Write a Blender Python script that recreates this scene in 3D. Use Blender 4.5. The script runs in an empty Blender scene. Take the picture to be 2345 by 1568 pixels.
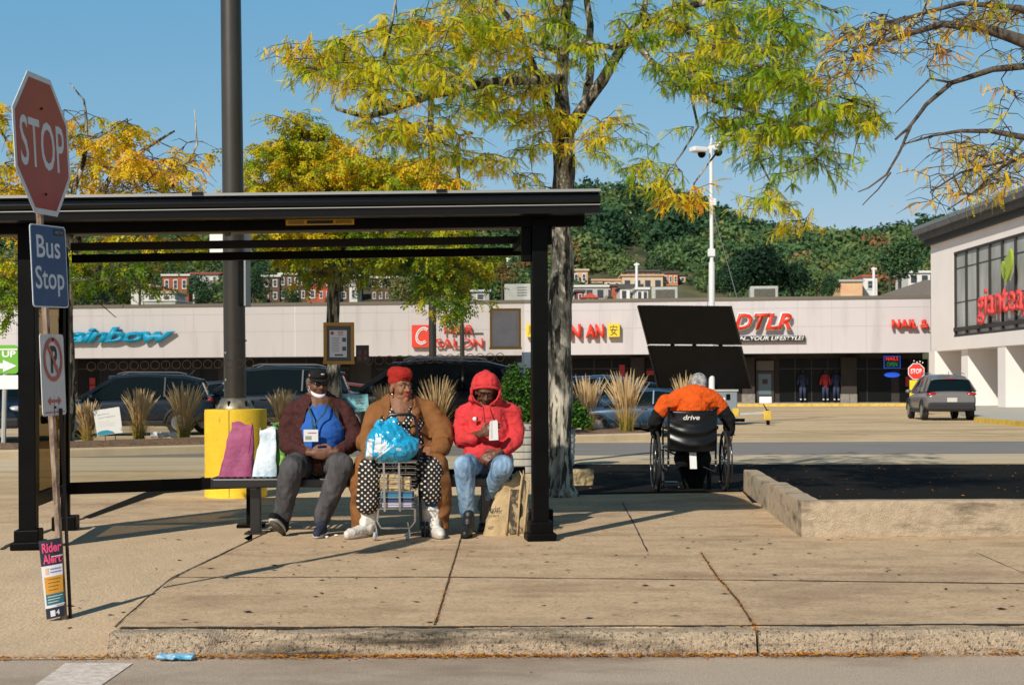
import bpy, math, random
import numpy as np
from mathutils import Vector, Matrix, Euler, noise
SC = bpy.context.scene
C = SC.collection
R = math.radians
# ---------------------------------------------------------------- camera, sky, sun
# photograph measured on a 2345 x 1568 grid: focal 3257, horizon row 886, eye height 1.2 m
F, CX, HY, CH, ROLL = 3257.0, 1172.5, 886.0, 1.2, 0.004
cd = bpy.data.cameras.new('camera'); cam = bpy.data.objects.new('camera', cd); C.objects.link(cam)
cd.lens = 50.0; cd.sensor_width = 36.0; cd.shift_y = 102 / 2345; cd.clip_end = 3000; cd.clip_start = .1
cam.matrix_world = Matrix.Translation((0, 0, CH)) @ (Euler((R(90), 0, 0)).to_matrix() @ Matrix.Rotation(-ROLL, 3, 'Z')).to_4x4()
cd.dof.use_dof = True; cd.dof.focus_distance = 11.5; cd.dof.aperture_fstop = 6.3
SC.camera = cam
SUNV = Vector((0.563, 1.0, -0.84)).normalized()
w = bpy.data.worlds.new('World'); SC.world = w; w.use_nodes = True
nt = w.node_tree; nt.nodes.clear()
sky = nt.nodes.new('ShaderNodeTexSky'); sky.sky_type = 'NISHITA'; sky.sun_disc = False
sky.sun_elevation = math.asin(-SUNV.z); sky.sun_rotation = math.atan2(-SUNV.x, -SUNV.y)
sky.air_density = 1.0; sky.dust_density = 0.3; sky.ozone_density = 2.6
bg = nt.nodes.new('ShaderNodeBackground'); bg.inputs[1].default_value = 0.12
wo = nt.nodes.new('ShaderNodeOutputWorld')
sp_ = nt.nodes.new('ShaderNodeSeparateColor'); cb_ = nt.nodes.new('ShaderNodeCombineColor'); nt.links.new(sky.outputs[0], sp_.inputs[0])
for i_, (k_, g_) in enumerate(((.70, 1.0), (1.81, .5), (3.12, .3))):      # film-like colour response of the clear sky
    pw = nt.nodes.new('ShaderNodeMath'); pw.operation = 'POWER'; pw.inputs[1].default_value = g_; nt.links.new(sp_.outputs[i_], pw.inputs[0])
    ml_ = nt.nodes.new('ShaderNodeMath'); ml_.operation = 'MULTIPLY'; ml_.inputs[1].default_value = k_; nt.links.new(pw.outputs[0], ml_.inputs[0]); nt.links.new(ml_.outputs[0], cb_.inputs[i_])
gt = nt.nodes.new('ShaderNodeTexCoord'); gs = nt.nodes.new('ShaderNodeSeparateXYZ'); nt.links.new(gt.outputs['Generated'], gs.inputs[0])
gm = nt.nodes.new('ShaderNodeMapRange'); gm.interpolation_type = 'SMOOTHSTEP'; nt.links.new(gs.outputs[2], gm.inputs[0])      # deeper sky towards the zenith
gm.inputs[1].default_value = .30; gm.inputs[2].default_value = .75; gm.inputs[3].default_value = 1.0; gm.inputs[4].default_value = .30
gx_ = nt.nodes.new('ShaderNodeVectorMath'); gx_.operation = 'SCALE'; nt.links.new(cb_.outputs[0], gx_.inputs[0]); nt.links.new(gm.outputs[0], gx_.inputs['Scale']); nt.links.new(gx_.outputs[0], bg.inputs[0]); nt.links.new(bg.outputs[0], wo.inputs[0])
sd = bpy.data.lights.new('sun', 'SUN'); sd.energy = 4.6; sd.angle = R(0.5); sd.color = (1, .94, .84)
so = bpy.data.objects.new('sun', sd); C.objects.link(so); so.rotation_euler = SUNV.to_track_quat('-Z', 'Y').to_euler()
SC.view_settings.view_transform = 'Standard'; SC.view_settings.look = 'None'
SC.view_settings.exposure = 0.0; SC.view_settings.gamma = 1

# ---------------------------------------------------------------- measuring: grid position -> metres
def rot(px, py):
    dx, dy = px - CX, HY - py
    c, s = math.cos(ROLL), math.sin(ROLL)
    return dx * c + dy * s, -dx * s + dy * c
def P(px, py, d):
    X, Z = rot(px, py)
    return Vector((X * d / F, d, CH + Z * d / F))
def G(px, py, z=0.0):
    X, Z = rot(px, py)
    d = F * (CH - z) / (-Z)
    return Vector((X * d / F, d, z))
def RP(px, py, o, n):
    X, Z = rot(px, py); dr = Vector((X / F, 1, Z / F)); e = Vector((0, 0, CH))
    return e + dr * ((o - e).dot(n) / dr.dot(n))

# ---------------------------------------------------------------- mesh helpers
class MB:
    def __init__(s): s.v = []; s.f = []; s.m = []
    def add(s, vs, fs, mi=0):
        n = len(s.v); s.v += [tuple(p) for p in vs]
        s.f += [tuple(i + n for i in f) for f in fs]; s.m += [mi] * len(fs); return s
    def box(s, c, size, rz=0, mi=0, M=None):
        Rm = M if M is not None else Matrix.Rotation(rz, 3, 'Z'); c = Vector(c)
        vs = [c + Rm @ Vector((a * size[0] / 2, b * size[1] / 2, e * size[2] / 2)) for e in (-1, 1) for b in (-1, 1) for a in (-1, 1)]
        return s.add(vs, [(0, 2, 3, 1), (4, 5, 7, 6), (0, 1, 5, 4), (2, 6, 7, 3), (0, 4, 6, 2), (1, 3, 7, 5)], mi)
    def bar(s, a, b, w, h, mi=0):      # box from a to b, w across, h up
        a, b = Vector(a), Vector(b); u = (b - a); L = u.length; u.normalize()
        side = u.cross(Vector((0, 0, 1)))
        if side.length < .05: side = u.cross(Vector((0, 1, 0)))
        side.normalize(); up = side.cross(u)
        M = Matrix((u, side, up)).transposed()
        return s.box((a + b) / 2, (L, w, h), M=M, mi=mi)
    def tube(s, pts, rads, n=8, mi=0, sq=1.0, cap=True):
        pts = [Vector(p) for p in pts]
        if not hasattr(rads, '__len__'): rads = [rads] * len(pts)
        prev = None; base = len(s.v); k = len(pts)
        for i, p in enumerate(pts):
            t = (pts[min(i + 1, k - 1)] - pts[max(i - 1, 0)])
            if t.length < 1e-9: t = Vector((0, 0, 1))
            t.normalize()
            if prev is None:
                a = t.cross(Vector((0, 1, 0)))
                if a.length < .2: a = t.cross(Vector((1, 0, 0)))
            else: a = prev - t * prev.dot(t)
            a.normalize(); prev = a; b = t.cross(a)
            for j in range(n):
                an = 2 * math.pi * j / n
                s.v.append(tuple(p + (a * math.cos(an) + b * math.sin(an) * sq) * rads[i]))
        for i in range(k - 1):
            for j in range(n):
                q = (j + 1) % n
                s.f.append((base + i * n + j, base + i * n + q, base + (i + 1) * n + q, base + (i + 1) * n + j)); s.m.append(mi)
        if cap:
            s.f.append(tuple(base + j for j in reversed(range(n)))); s.f.append(tuple(base + (k - 1) * n + j for j in range(n))); s.m += [mi, mi]
        return s
    def ell(s, c, r, M=None, nu=12, nv=8, mi=0):
        if not hasattr(r, '__len__'): r = (r, r, r)
        c = Vector(c); vs = []; fs = []
        vs.append(Vector((0, 0, -r[2])))
        for i in range(1, nv):
            th = math.pi * i / nv - math.pi / 2
            for j in range(nu):
                ph = 2 * math.pi * j / nu
                vs.append(Vector((r[0] * math.cos(th) * math.cos(ph), r[1] * math.cos(th) * math.sin(ph), r[2] * math.sin(th))))
        vs.append(Vector((0, 0, r[2]))); T = len(vs) - 1
        for j in range(nu):
            q = (j + 1) % nu
            fs.append((0, 1 + q, 1 + j)); fs.append((T, 1 + (nv - 2) * nu + j, 1 + (nv - 2) * nu + q))
            for i in range(nv - 2):
                a = 1 + i * nu; b = a + nu
                fs.append((a + j, a + q, b + q, b + j))
        if M is not None: vs = [M @ v for v in vs]
        return s.add([c + v for v in vs], fs, mi)
    def prism(s, out, M, t, mi=0):     # outline in the xy plane of M, thickness along its z
        n = len(out)
        vs = [M @ Vector((x, y, 0)) for x, y in out] + [M @ Vector((x, y, t)) for x, y in out]
        return s.add(vs, [tuple(reversed(range(n))), tuple(range(n, 2 * n))] + [(i, (i + 1) % n, n + (i + 1) % n, n + i) for i in range(n)], mi)
    def lathe(s, prof, c, n=24, mi=0):
        c = Vector(c); vs = []; k = len(prof)
        for r, z in prof:
            for j in range(n):
                a = 2 * math.pi * j / n; vs.append(c + Vector((r * math.cos(a), r * math.sin(a), z)))
        fs = [(i * n + j, i * n + (j + 1) % n, (i + 1) * n + (j + 1) % n, (i + 1) * n + j) for i in range(k - 1) for j in range(n)]
        fs += [tuple(reversed(range(n))), tuple((k - 1) * n + j for j in range(n))]
        return s.add(vs, fs, mi)
    def limb(s, pts, rads, n=12, mi=0):
        if not hasattr(rads, '__len__'): rads = [rads] * len(pts)
        for i in range(len(pts) - 1): s.tube([pts[i], pts[i + 1]], [rads[i], rads[i + 1]], n, mi)
        for p, r in zip(pts, rads): s.ell(p, r, nu=n, nv=8, mi=mi)
        return s
    def quad(s, a, b, c, d, mi=0): return s.add([a, b, c, d], [(0, 1, 2, 3)], mi)

def tag(o, label=None, cat=None, group=None, kind=None):
    if label: o['label'] = label
    if cat: o['category'] = cat
    if group: o['group'] = group
    if kind: o['kind'] = kind
    return o
def thing(name, label, cat, loc=(0, 0, 0), group=None, rz=0):
    o = bpy.data.objects.new(name, None); C.objects.link(o); o.location = loc; o.rotation_euler = (0, 0, rz)
    o.empty_display_size = .2
    return tag(o, label, cat, group)
def worldloc(o):
    p = Vector((0, 0, 0))
    while o: p = p + o.location; o = o.parent
    return p
def link(name, me, mats, root=None, smooth=False, bevel=0, solid=0):
    o = bpy.data.objects.new(name, me); C.objects.link(o)
    if mats is not None:
        me.materials.clear()
        for m in (mats if isinstance(mats, (list, tuple)) else [mats]): me.materials.append(m)
    if smooth:
        me.polygons.foreach_set('use_smooth', [True] * len(me.polygons))
        if smooth != 1:
            try: me.set_sharp_from_angle(angle=R(smooth))
            except Exception: pass
    if solid:
        md = o.modifiers.new('solid', 'SOLIDIFY'); md.thickness = solid; md.offset = -1
    if bevel:
        md = o.modifiers.new('bevel', 'BEVEL'); md.width = bevel; md.segments = 2; md.limit_method = 'ANGLE'; md.angle_limit = R(40); md.harden_normals = False
    if root: o.parent = root
    return o
def mesh(name, mb):
    me = bpy.data.meshes.new(name); me.from_pydata(mb.v, [], mb.f); me.polygons.foreach_set('material_index', mb.m); me.update()
    return me
def build(name, mb, mats, root=None, smooth=False, bevel=0, solid=0, local=False):
    me = mesh(name, mb)
    if root is not None and not local:
        me.transform(Matrix.Translation(-worldloc(root)))
    return link(name, me, mats, root, smooth, bevel, solid)
def evaluated(ob):
    bpy.context.view_layer.update()
    dg = bpy.context.evaluated_depsgraph_get()
    me = bpy.data.meshes.new_from_object(ob.evaluated_get(dg))
    return me
def remesh(mb, voxel, it=4, fac=.6):
    me = mesh('tmp', mb); me.polygons.foreach_set('material_index', [0] * len(me.polygons))
    ob = bpy.data.objects.new('tmp', me); C.objects.link(ob)
    md = ob.modifiers.new('r', 'REMESH'); md.mode = 'VOXEL'; md.voxel_size = voxel
    if it: md = ob.modifiers.new('s', 'SMOOTH'); md.iterations = it; md.factor = fac
    out = evaluated(ob); bpy.data.objects.remove(ob); bpy.data.meshes.remove(me)
    return out
def verts_np(me):
    a = np.empty(len(me.vertices) * 3); me.vertices.foreach_get('co', a); return a.reshape(-1, 3)
def set_np(me, a): me.vertices.foreach_set('co', a.ravel()); me.update()
def folds(me, amp, sc=(9, 9, 3), seed=0, ridge=True):   # cloth folds pushed into the vertices
    co = verts_np(me); n = np.empty(len(me.vertices) * 3); me.vertices.foreach_get('normal', n); n = n.reshape(-1, 3)
    for i in range(len(co)):
        p = Vector((co[i][0] * sc[0] + seed, co[i][1] * sc[1], co[i][2] * sc[2] + seed * .7))
        k = noise.noise(p) + .5 * noise.noise(p * 2.3)
        if ridge: k = .45 - abs(k) * 1.6
        co[i] += n[i] * amp * k
    set_np(me, co); return me
def cut(me, pred):                     # remove faces whose centre satisfies pred
    import bmesh
    bm = bmesh.new(); bm.from_mesh(me)
    kill = [f for f in bm.faces if pred(f.calc_center_median(), f.normal)]
    bmesh.ops.delete(bm, geom=kill, context='FACES'); 
    for _ in range(2):
        bv = [v for v in bm.verts if v.is_boundary]
        bmesh.ops.smooth_vert(bm, verts=bv, factor=.5, use_axis_x=True, use_axis_y=True, use_axis_z=True)
    bm.to_mesh(me); bm.free(); return me
def paint_faces(me, fn):               # material slot by place
    for f in me.polygons: f.material_index = fn(f.center, f.normal)
def lmesh(name, me, mats, root, smooth=True, solid=0):
    me.transform(Matrix.Translation(-worldloc(root))); me.name = name
    idx = [p.material_index for p in me.polygons]
    o = link(name, me, mats, root, smooth, solid=solid)
    me.polygons.foreach_set('material_index', idx)
    return o
def copy_tree(o, parent=None):
    c = o.copy(); C.objects.link(c); c.parent = parent
    for ch in list(o.children): copy_tree(ch, c)
    return c
def text_mesh(s, w, h, ext=0, bold=0, shear=0, sp=1.0):      # a flat-lying text mesh fitted to w x h, lower left at the origin
    cu = bpy.data.curves.new('t', 'FONT'); cu.body = s; cu.extrude = 0; cu.offset = bold; cu.shear = shear; cu.space_character = sp; cu.resolution_u = 3
    ob = bpy.data.objects.new('t', cu); C.objects.link(ob)
    me = evaluated(ob); bpy.data.objects.remove(ob)
    a = verts_np(me)
    if len(a) == 0: return me
    lo = a.min(0); hi = a.max(0)
    a[:, 0] = (a[:, 0] - lo[0]) / max(hi[0] - lo[0], 1e-6) * w
    if h: a[:, 1] = (a[:, 1] - lo[1]) / max(hi[1] - lo[1], 1e-6) * h
    else: a[:, 1] = (a[:, 1] - lo[1]) * w / max(hi[0] - lo[0], 1e-6)
    a[:, 2] = 0; set_np(me, a)
    return me
def text(name, s, M, w, h, mats, root=None, ext=.002, bold=0, shear=0, sp=1.0):   # M: 4x4 with x along the line, y up, z towards the reader
    me = text_mesh(s, w, h, ext, bold, shear, sp)
    if root is not None and M is not None: M = Matrix.Translation(-worldloc(root)) @ M
    me.transform(M); me.name = name
    o = link(name, me, mats, root)
    if ext > .0021:
        md = o.modifiers.new('solid', 'SOLIDIFY'); md.thickness = ext; md.offset = -1
    return o
def frame(o, x, y):
    x = Vector(x).normalized(); y = Vector(y); z = x.cross(y).normalized(); y = z.cross(x)
    M = Matrix((x, y, z)).transposed().to_4x4(); M.translation = Vector(o); return M
FACE = lambda o: frame(o, (1, 0, 0), (0, 0, 1))      # upright, facing the street

# ---------------------------------------------------------------- materials
def srgb(c):
    if isinstance(c, str): c = [int(c[i:i + 2], 16) / 255 for i in (0, 2, 4)]
    return tuple(x / 12.92 if x <= .04045 else ((x + .055) / 1.055) ** 2.4 for x in c) + (1,)
MC = {}
def mat(name, col, rough=.6, metal=0, var=0, scale=6, bump=0, bscale=60, col2=None, spec=.5, coat=0, st=(1, 1, 1), det=4, lo=.35, hi=.65, emit=0, sub=0, noisy=None):
    if name in MC: return MC[name]
    m = bpy.data.materials.new(name); m.use_nodes = True; MC[name] = m
    nt = m.node_tree; N = nt.nodes; L = nt.links; b = N['Principled BSDF']
    c1 = srgb(col) if isinstance(col, str) else tuple(col) + (1,)
    b.inputs['Base Color'].default_value = c1; b.inputs['Roughness'].default_value = rough; b.inputs['Metallic'].default_value = metal
    b.inputs['Specular IOR Level'].default_value = spec; b.inputs['Coat Weight'].default_value = coat
    if emit: b.inputs['Emission Color'].default_value = c1; b.inputs['Emission Strength'].default_value = emit
    if sub: b.inputs['Subsurface Weight'].default_value = sub; b.inputs['Subsurface Radius'].default_value = (.02, .008, .004); b.inputs['Subsurface Scale'].default_value = .5
    m['_c1'] = c1
    if var or col2 or bump:
        tc = N.new('ShaderNodeTexCoord'); mp = N.new('ShaderNodeMapping'); mp.inputs['Scale'].default_value = st
        L.new(tc.outputs['Object'], mp.inputs[0])
    if var or col2:
        nz = N.new('ShaderNodeTexNoise'); nz.inputs['Scale'].default_value = scale; nz.inputs['Detail'].default_value = det; nz.inputs['Roughness'].default_value = .65
        L.new(mp.outputs[0], nz.inputs[0])
        rp = N.new('ShaderNodeMapRange'); rp.inputs[1].default_value = lo; rp.inputs[2].default_value = hi; L.new(nz.outputs[0], rp.inputs[0])
        mx = N.new('ShaderNodeMix'); mx.data_type = 'RGBA'
        if col2: c2 = srgb(col2) if isinstance(col2, str) else tuple(col2) + (1,)
        else: c2 = c1
        if var: a = tuple(min(1, x * (1 - var)) for x in c1[:3]) + (1,); e = tuple(min(1, x * (1 + var)) for x in c2[:3]) + (1,)
        else: a, e = c1, c2
        mx.inputs[6].default_value = a; mx.inputs[7].default_value = e
        L.new(rp.outputs[0], mx.inputs[0]); L.new(mx.outputs[2], b.inputs['Base Color'])
    if bump:
        n2 = N.new('ShaderNodeTexNoise'); n2.inputs['Scale'].default_value = bscale; n2.inputs['Detail'].default_value = 4
        L.new(mp.outputs[0], n2.inputs[0]); bp = N.new('ShaderNodeBump'); bp.inputs['Strength'].default_value = bump; bp.inputs['Distance'].default_value = .02
        L.new(n2.outputs[0], bp.inputs['Height']); L.new(bp.outputs[0], b.inputs['Normal'])
    return m
def add_stain(m, col, scale, lo, hi, st=(1, 1, 1), amt=1.0):   # a second, coarser patch layer over the base colour
    nt = m.node_tree; N = nt.nodes; L = nt.links; b = N['Principled BSDF']
    tc = N.new('ShaderNodeTexCoord'); mp = N.new('ShaderNodeMapping'); mp.inputs['Scale'].default_value = st; mp.inputs['Location'].default_value = (3.3, 1.7, .4)
    L.new(tc.outputs['Object'], mp.inputs[0])
    nz = N.new('ShaderNodeTexNoise'); nz.inputs['Scale'].default_value = scale; nz.inputs['Detail'].default_value = 5; nz.inputs['Roughness'].default_value = .6
    L.new(mp.outputs[0], nz.inputs[0])
    rp = N.new('ShaderNodeMapRange'); rp.inputs[1].default_value = lo; rp.inputs[2].default_value = hi; rp.inputs[4].default_value = amt; L.new(nz.outputs[0], rp.inputs[0])
    mx = N.new('ShaderNodeMix'); mx.data_type = 'RGBA'; mx.inputs[7].default_value = srgb(col)
    src = b.inputs['Base Color']
    if src.is_linked: L.new(src.links[0].from_socket, mx.inputs[6])
    else: mx.inputs[6].default_value = src.default_value[:]
    L.new(rp.outputs[0], mx.inputs[0]); L.new(mx.outputs[2], b.inputs['Base Color']); return m
def leafmat(name, cols, trans=.45, rough=.6):     # colour chosen by the leaf's own 'tint' value
    m = bpy.data.materials.new(name); m.use_nodes = True; nt = m.node_tree; N = nt.nodes; L = nt.links; b = N['Principled BSDF']; b.inputs['Roughness'].default_value = rough; b.inputs['Specular IOR Level'].default_value = .25
    at = N.new('ShaderNodeAttribute'); at.attribute_name = 'tint'; cr = N.new('ShaderNodeValToRGB'); L.new(at.outputs['Fac'], cr.inputs[0])
    e = cr.color_ramp.elements
    while len(e) > 1: e.remove(e[-1])
    for i, (p, c) in enumerate(cols):
        q = e[0] if i == 0 else e.new(p)
        q.position = p; q.color = srgb(c)
    L.new(cr.outputs[0], b.inputs['Base Color'])
    tr = N.new('ShaderNodeBsdfTranslucent'); L.new(cr.outputs[0], tr.inputs[0])
    mx = N.new('ShaderNodeMixShader'); mx.inputs[0].default_value = trans
    L.new(b.outputs[0], mx.inputs[1]); L.new(tr.outputs[0], mx.inputs[2]); L.new(mx.outputs[0], N['Material Output'].inputs[0]); return m
def glassmat(name, tint, op=.1, rough=.0, ior=1.15):        # thin pane: clear, slightly tinted, reflecting at a glance
    m = bpy.data.materials.new(name); m.use_nodes = True; nt = m.node_tree; N = nt.nodes; L = nt.links; N.remove(N['Principled BSDF'])
    t = N.new('ShaderNodeBsdfTransparent'); t.inputs[0].default_value = srgb(tint)
    g = N.new('ShaderNodeBsdfGlossy'); g.inputs['Roughness'].default_value = rough
    d = N.new('ShaderNodeBsdfDiffuse'); d.inputs[0].default_value = (.5, .5, .48, 1)
    fr = N.new('ShaderNodeFresnel'); fr.inputs[0].default_value = ior
    m1 = N.new('ShaderNodeMixShader'); m1.inputs[0].default_value = op; L.new(t.outputs[0], m1.inputs[1]); L.new(d.outputs[0], m1.inputs[2])
    m2 = N.new('ShaderNodeMixShader'); ge = N.new('ShaderNodeNewGeometry'); iv = N.new('ShaderNodeMath'); iv.operation = 'SUBTRACT'; iv.inputs[0].default_value = 1; L.new(ge.outputs['Backfacing'], iv.inputs[1]); mu = N.new('ShaderNodeMath'); mu.operation = 'MULTIPLY'; L.new(fr.outputs[0], mu.inputs[0]); L.new(iv.outputs[0], mu.inputs[1]); L.new(mu.outputs[0], m2.inputs[0]); L.new(m1.outputs[0], m2.inputs[1]); L.new(g.outputs[0], m2.inputs[2])
    L.new(m2.outputs[0], N['Material Output'].inputs[0]); return m
def fastmesh(name, V, Q, mats, tint=None, root=None, mi=None):      # V (n,3), Q (m,4) arrays
    me = bpy.data.meshes.new(name); V = np.asarray(V, dtype=np.float32); Q = np.asarray(Q, dtype=np.int32)
    if root is not None: V = V - np.array(worldloc(root), dtype=np.float32)
    me.vertices.add(len(V)); me.vertices.foreach_set('co', V.ravel())
    me.loops.add(Q.size); me.loops.foreach_set('vertex_index', Q.ravel())
    me.polygons.add(len(Q)); me.polygons.foreach_set('loop_start', np.arange(len(Q), dtype=np.int32) * Q.shape[1])
    me.update(calc_edges=True)
    if tint is not None:
        a = me.attributes.new('tint', 'FLOAT', 'POINT'); a.data.foreach_set('value', np.asarray(tint, dtype=np.float32))
    return link(name, me, mats, root)
# ================================================================ ground
rnd = random.Random(5)
m_conc = mat('sidewalk_concrete', (.585, .415, .25), .9, var=.14, scale=5, det=8, bump=.35, bscale=90, lo=.3, hi=.7)
add_stain(m_conc, (.40, .28, .165), 1.1, .5, .75, (1, 2.2, 1), .55); add_stain(m_conc, (.25, .18, .115), 130, .62, .72, amt=.5)
add_stain(m_conc, (.64, .44, .26), 26, .50, .68, (1, 1.6, 1), .40); add_stain(m_conc, (.30, .22, .135), 48, .54, .64, (.7, 1.6, 1), .55); add_stain(m_conc, (.36, .25, .15), .55, .52, .70, (1, 1.4, 1), .45)
m_ramp = mat('ramp_concrete', (.58, .42, .26), .9, var=.08, scale=4, det=8, bump=.4, bscale=60, st=(1, .35, 1))
add_stain(m_ramp, (.42, .30, .185), 40, .55, .7, (2.2, .25, 1), .4)
m_curb = mat('curb_concrete', (.46, .35, .235), .92, var=.22, scale=28, det=9, bump=.9, bscale=110)
add_stain(m_curb, (.09, .07, .045), 1.7, .50, .66, (.8, 1, 7), .85); add_stain(m_curb, (.13, .10, .07), 60, .55, .62, amt=.75)
m_asph = mat('street_asphalt', (.50, .39, .29), .85, var=.26, scale=160, det=6, bump=.5, bscale=220)
add_stain(m_asph, (.40, .29, .205), .8, .45, .7, (1, 2, 1), .6); add_stain(m_asph, (.52, .44, .35), 220, .64, .7, amt=.6)
m_lot = mat('lot_asphalt', (.60, .445, .255), .9, var=.10, scale=2.5, det=9, bump=.2, bscale=60)
add_stain(m_lot, (.46, .34, .185), .35, .45, .7, (.5, 1.5, 1), .6); add_stain(m_lot, (.22, .18, .14), 9, .62, .74, (.3, 1, 1), .6)
add_stain(m_lot, (.66, .50, .30), 3.5, .52, .72, (.5, 2, 1), .35)
m_drk = mat('new_asphalt', (.012, .010, .008), 1.0, spec=.1, var=.3, scale=30, bump=.4, bscale=120)
add_stain(m_drk, (.035, .028, .024), 3, .6, .75, (.4, 1.5, 1), .6)
m_grey = mat('drive_asphalt', (.215, .195, .175), .9, var=.14, scale=1.5, det=8, st=(.3, 2, 1))
m_lconc = mat('drive_concrete', (.55, .43, .28), .9, var=.12, scale=1.2, det=8, st=(.25, 2, 1))
m_wpaint = mat('road_paint_white', (.60, .50, .42), .7, var=.12, scale=30, col2=(.72, .62, .53))
m_ypaint = mat('road_paint_yellow', (.62, .42, .06), .7, var=.2, scale=4)
m_joint = mat('joint_dirt_shade', (.035, .028, .02), .95, var=.4, scale=25)

def sheet(name, pts, m, root=None, kind='structure'):
    mb = MB(); mb.add(pts, [tuple(range(len(pts)))])
    o = build(name, mb, m, root); tag(o, kind=kind); return o
Z = lambda v, z: Vector((v[0], v[1], z))
sheet('ground', [(-900, -60, -.15), (900, -60, -.15), (900, 900, -.15), (-900, 900, -.15)], m_lot)
sheet('street', [(-60, -25, -.115), (60, -25, -.115), (60, 7.05, -.115), (-60, 7.05, -.115)], m_asph)
sheet('parking_lot', [(-130, 12.7, -.006), (130, 12.7, -.006), (130, 96, -.006), (-130, 96, -.006)], m_lot)
# sidewalk slab
eL = [(-2.0, 7.12), (-2.07, 8.0), (-2.14, 8.95), (-2.05, 11.2)]
mb = MB(); out = [(x, y) for x, y in eL] + [(-2.3, 12.6), (-9, 12.9), (-9, 15.6), (1.0, 15.6), (2.62, 15.9), (40, 15.9), (40, 7.12)]
mb.prism(list(reversed(out)), Matrix.Translation((0, 0, -.14)), .14)
tag(build('sidewalk', mb, m_conc), kind='structure')
# ramp at the left, sloping down to the street
def rampz(y): 
    t = max(0, min(1, (y - 6.93) / 2.3)); return -.108 * (1 - t * t * (3 - 2 * t)) - .002
V_ = []; Q_ = []; ny = 24
def edge(y):
    for (a, b), (c, d) in zip(eL, eL[1:]):
        if y <= d: return a + (c - a) * max(0, (y - b)) / (d - b)
    return -2.15
ys = [6.9 + 6.0 * i / ny for i in range(ny + 1)]
for y in ys:
    e = edge(max(y, 7.12)) - .004
    for k in range(9): V_.append((-30 + (e + 30) * (k / 8) ** .4, y, rampz(y)))
Q_ = [(j * 9 + k, j * 9 + k + 1, (j + 1) * 9 + k + 1, (j + 1) * 9 + k) for j in range(ny) for k in range(8)]
mb = MB(); mb.add(V_, Q_); tag(build('curb_ramp', mb, m_ramp, smooth=1), kind='structure')
# street curb: cast lengths with a broken notch and a split joint
def curb(x0, x1, name='curb'):
    n = int((x1 - x0) / .03); prof = [(6.945, -.13), (6.955, -.09), (6.962, -.05), (6.972, -.018), (6.99, -.003), (7.03, 0), (7.108, 0), (7.112, -.12)]
    V = []; k = len(prof)
    for i in range(n + 1):
        x = x0 + (x1 - x0) * i / n
        for j, (y, z) in enumerate(prof):
            a = noise.noise(Vector((x * 9, y * 30, z * 30))) * .006 + noise.noise(Vector((x * 2.1, 3, z))) * .006
            dy, dz = (a * 1.2, a if j > 2 else 0)
            nd = (x - (-1.33)) / .16
            if abs(nd) < 1 and j in (1, 2, 3, 4, 5): 
                q = (1 - abs(nd)) ** .5; r = noise.noise(Vector((x * 40, j * 2.3, 1))) * .03
                dy += (.09 + r) * q; dz -= (.045 + r) * q if j > 2 else 0
            V.append((x, y + dy, z + dz - (.003 if j > 5 else 0)))
    mb = MB(); mb.add(V, [(i * k + j, (i + 1) * k + j, (i + 1) * k + j + 1, i * k + j + 1) for i in range(n) for j in range(k - 1)] + [tuple(range(k)), tuple(n * k + j for j in reversed(range(k)))])
    return tag(build(name, mb, m_curb, smooth=50), kind='structure')
curb(-1.985, 1.19); curb(1.205, 9.0); curb(9.012, 20)
# joints in the paving: narrow uneven dirt-filled strips; the curb one also paints shade
def strip(mb, pts, w0, w1=None, z=.0035, sd=0, seg=.06):
    w1 = w1 or w0; pts = [Vector((p[0], p[1], 0)) for p in pts]; rows = []
    tot = sum((b - a).length for a, b in zip(pts, pts[1:])); acc = 0
    for a, b in zip(pts, pts[1:]):
        u = (b - a).normalized(); s = Vector((-u.y, u.x, 0)); n = max(1, int((b - a).length / seg))
        for i in range(n + 1):
            p = a.lerp(b, i / n); t = (acc + (b - a).length * i / n) / tot
            ww = (w0 + (w1 - w0) * t) * (.55 + .9 * abs(noise.noise(Vector((p.x * 5 + sd, p.y * 5, 0)))) + .5 * abs(noise.noise(Vector((p.x * 21, p.y * 21 + sd, 0)))))
            off = noise.noise(Vector((p.x * 3, p.y * 3, sd + 9))) * w0 * .35
            rows.append((p + s * (ww / 2 + off), p - s * (ww / 2 - off)))
        acc += (b - a).length
    V = [Z(q, z) for r in rows for q in r]
    mb.add(V, [(2 * i, 2 * i + 1, 2 * i + 3, 2 * i + 2) for i in range(len(rows) - 1)])
mb = MB()
strip(mb, [(-1.97, 7.13), (-.2, 7.13)], .055, .04, sd=1); strip(mb, [(-.2, 7.13), (1.2, 7.13)], .026, sd=2); strip(mb, [(1.2, 7.13), (9, 7.13)], .035, .085, sd=3)  # curb joint widened, so its dark colour also draws the raised slab edge's shadow
strip(mb, [G(395, 1322), G(1000, 1321), G(1700, 1328)], .022, sd=4); strip(mb, [G(1700, 1328), G(2420, 1337)], .024, .034, sd=5)
j1 = [G(262, 1436), G(330, 1375), G(395, 1322), G(575, 1236), G(640, 1205)]; strip(mb, j1, .014, .02, sd=6)
j2 = [G(995, 1431), G(1015, 1372), G(1030, 1318), G(1056, 1230)]; strip(mb, j2, .014, .013, sd=7)
j3 = [G(1605, 1265), G(1640, 1318), G(1690, 1375), G(1727, 1432)]; strip(mb, j3, .014, .016, sd=8)
strip(mb, [G(1425, 1150), G(1452, 1200), G(1482, 1262)], .014, sd=9)
strip(mb, [G(1270, 1226), G(1600, 1226), G(1835, 1229)], .006, sd=10); strip(mb, [G(1560, 1194), G(1790, 1195)], .006, sd=11)
strip(mb, [G(0, 1258), G(45, 1236), G(130, 1208), G(210, 1180)], .035, .04, sd=12)
strip(mb, [G(2235, 1265), G(2420, 1345)], .006, sd=13)
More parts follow.
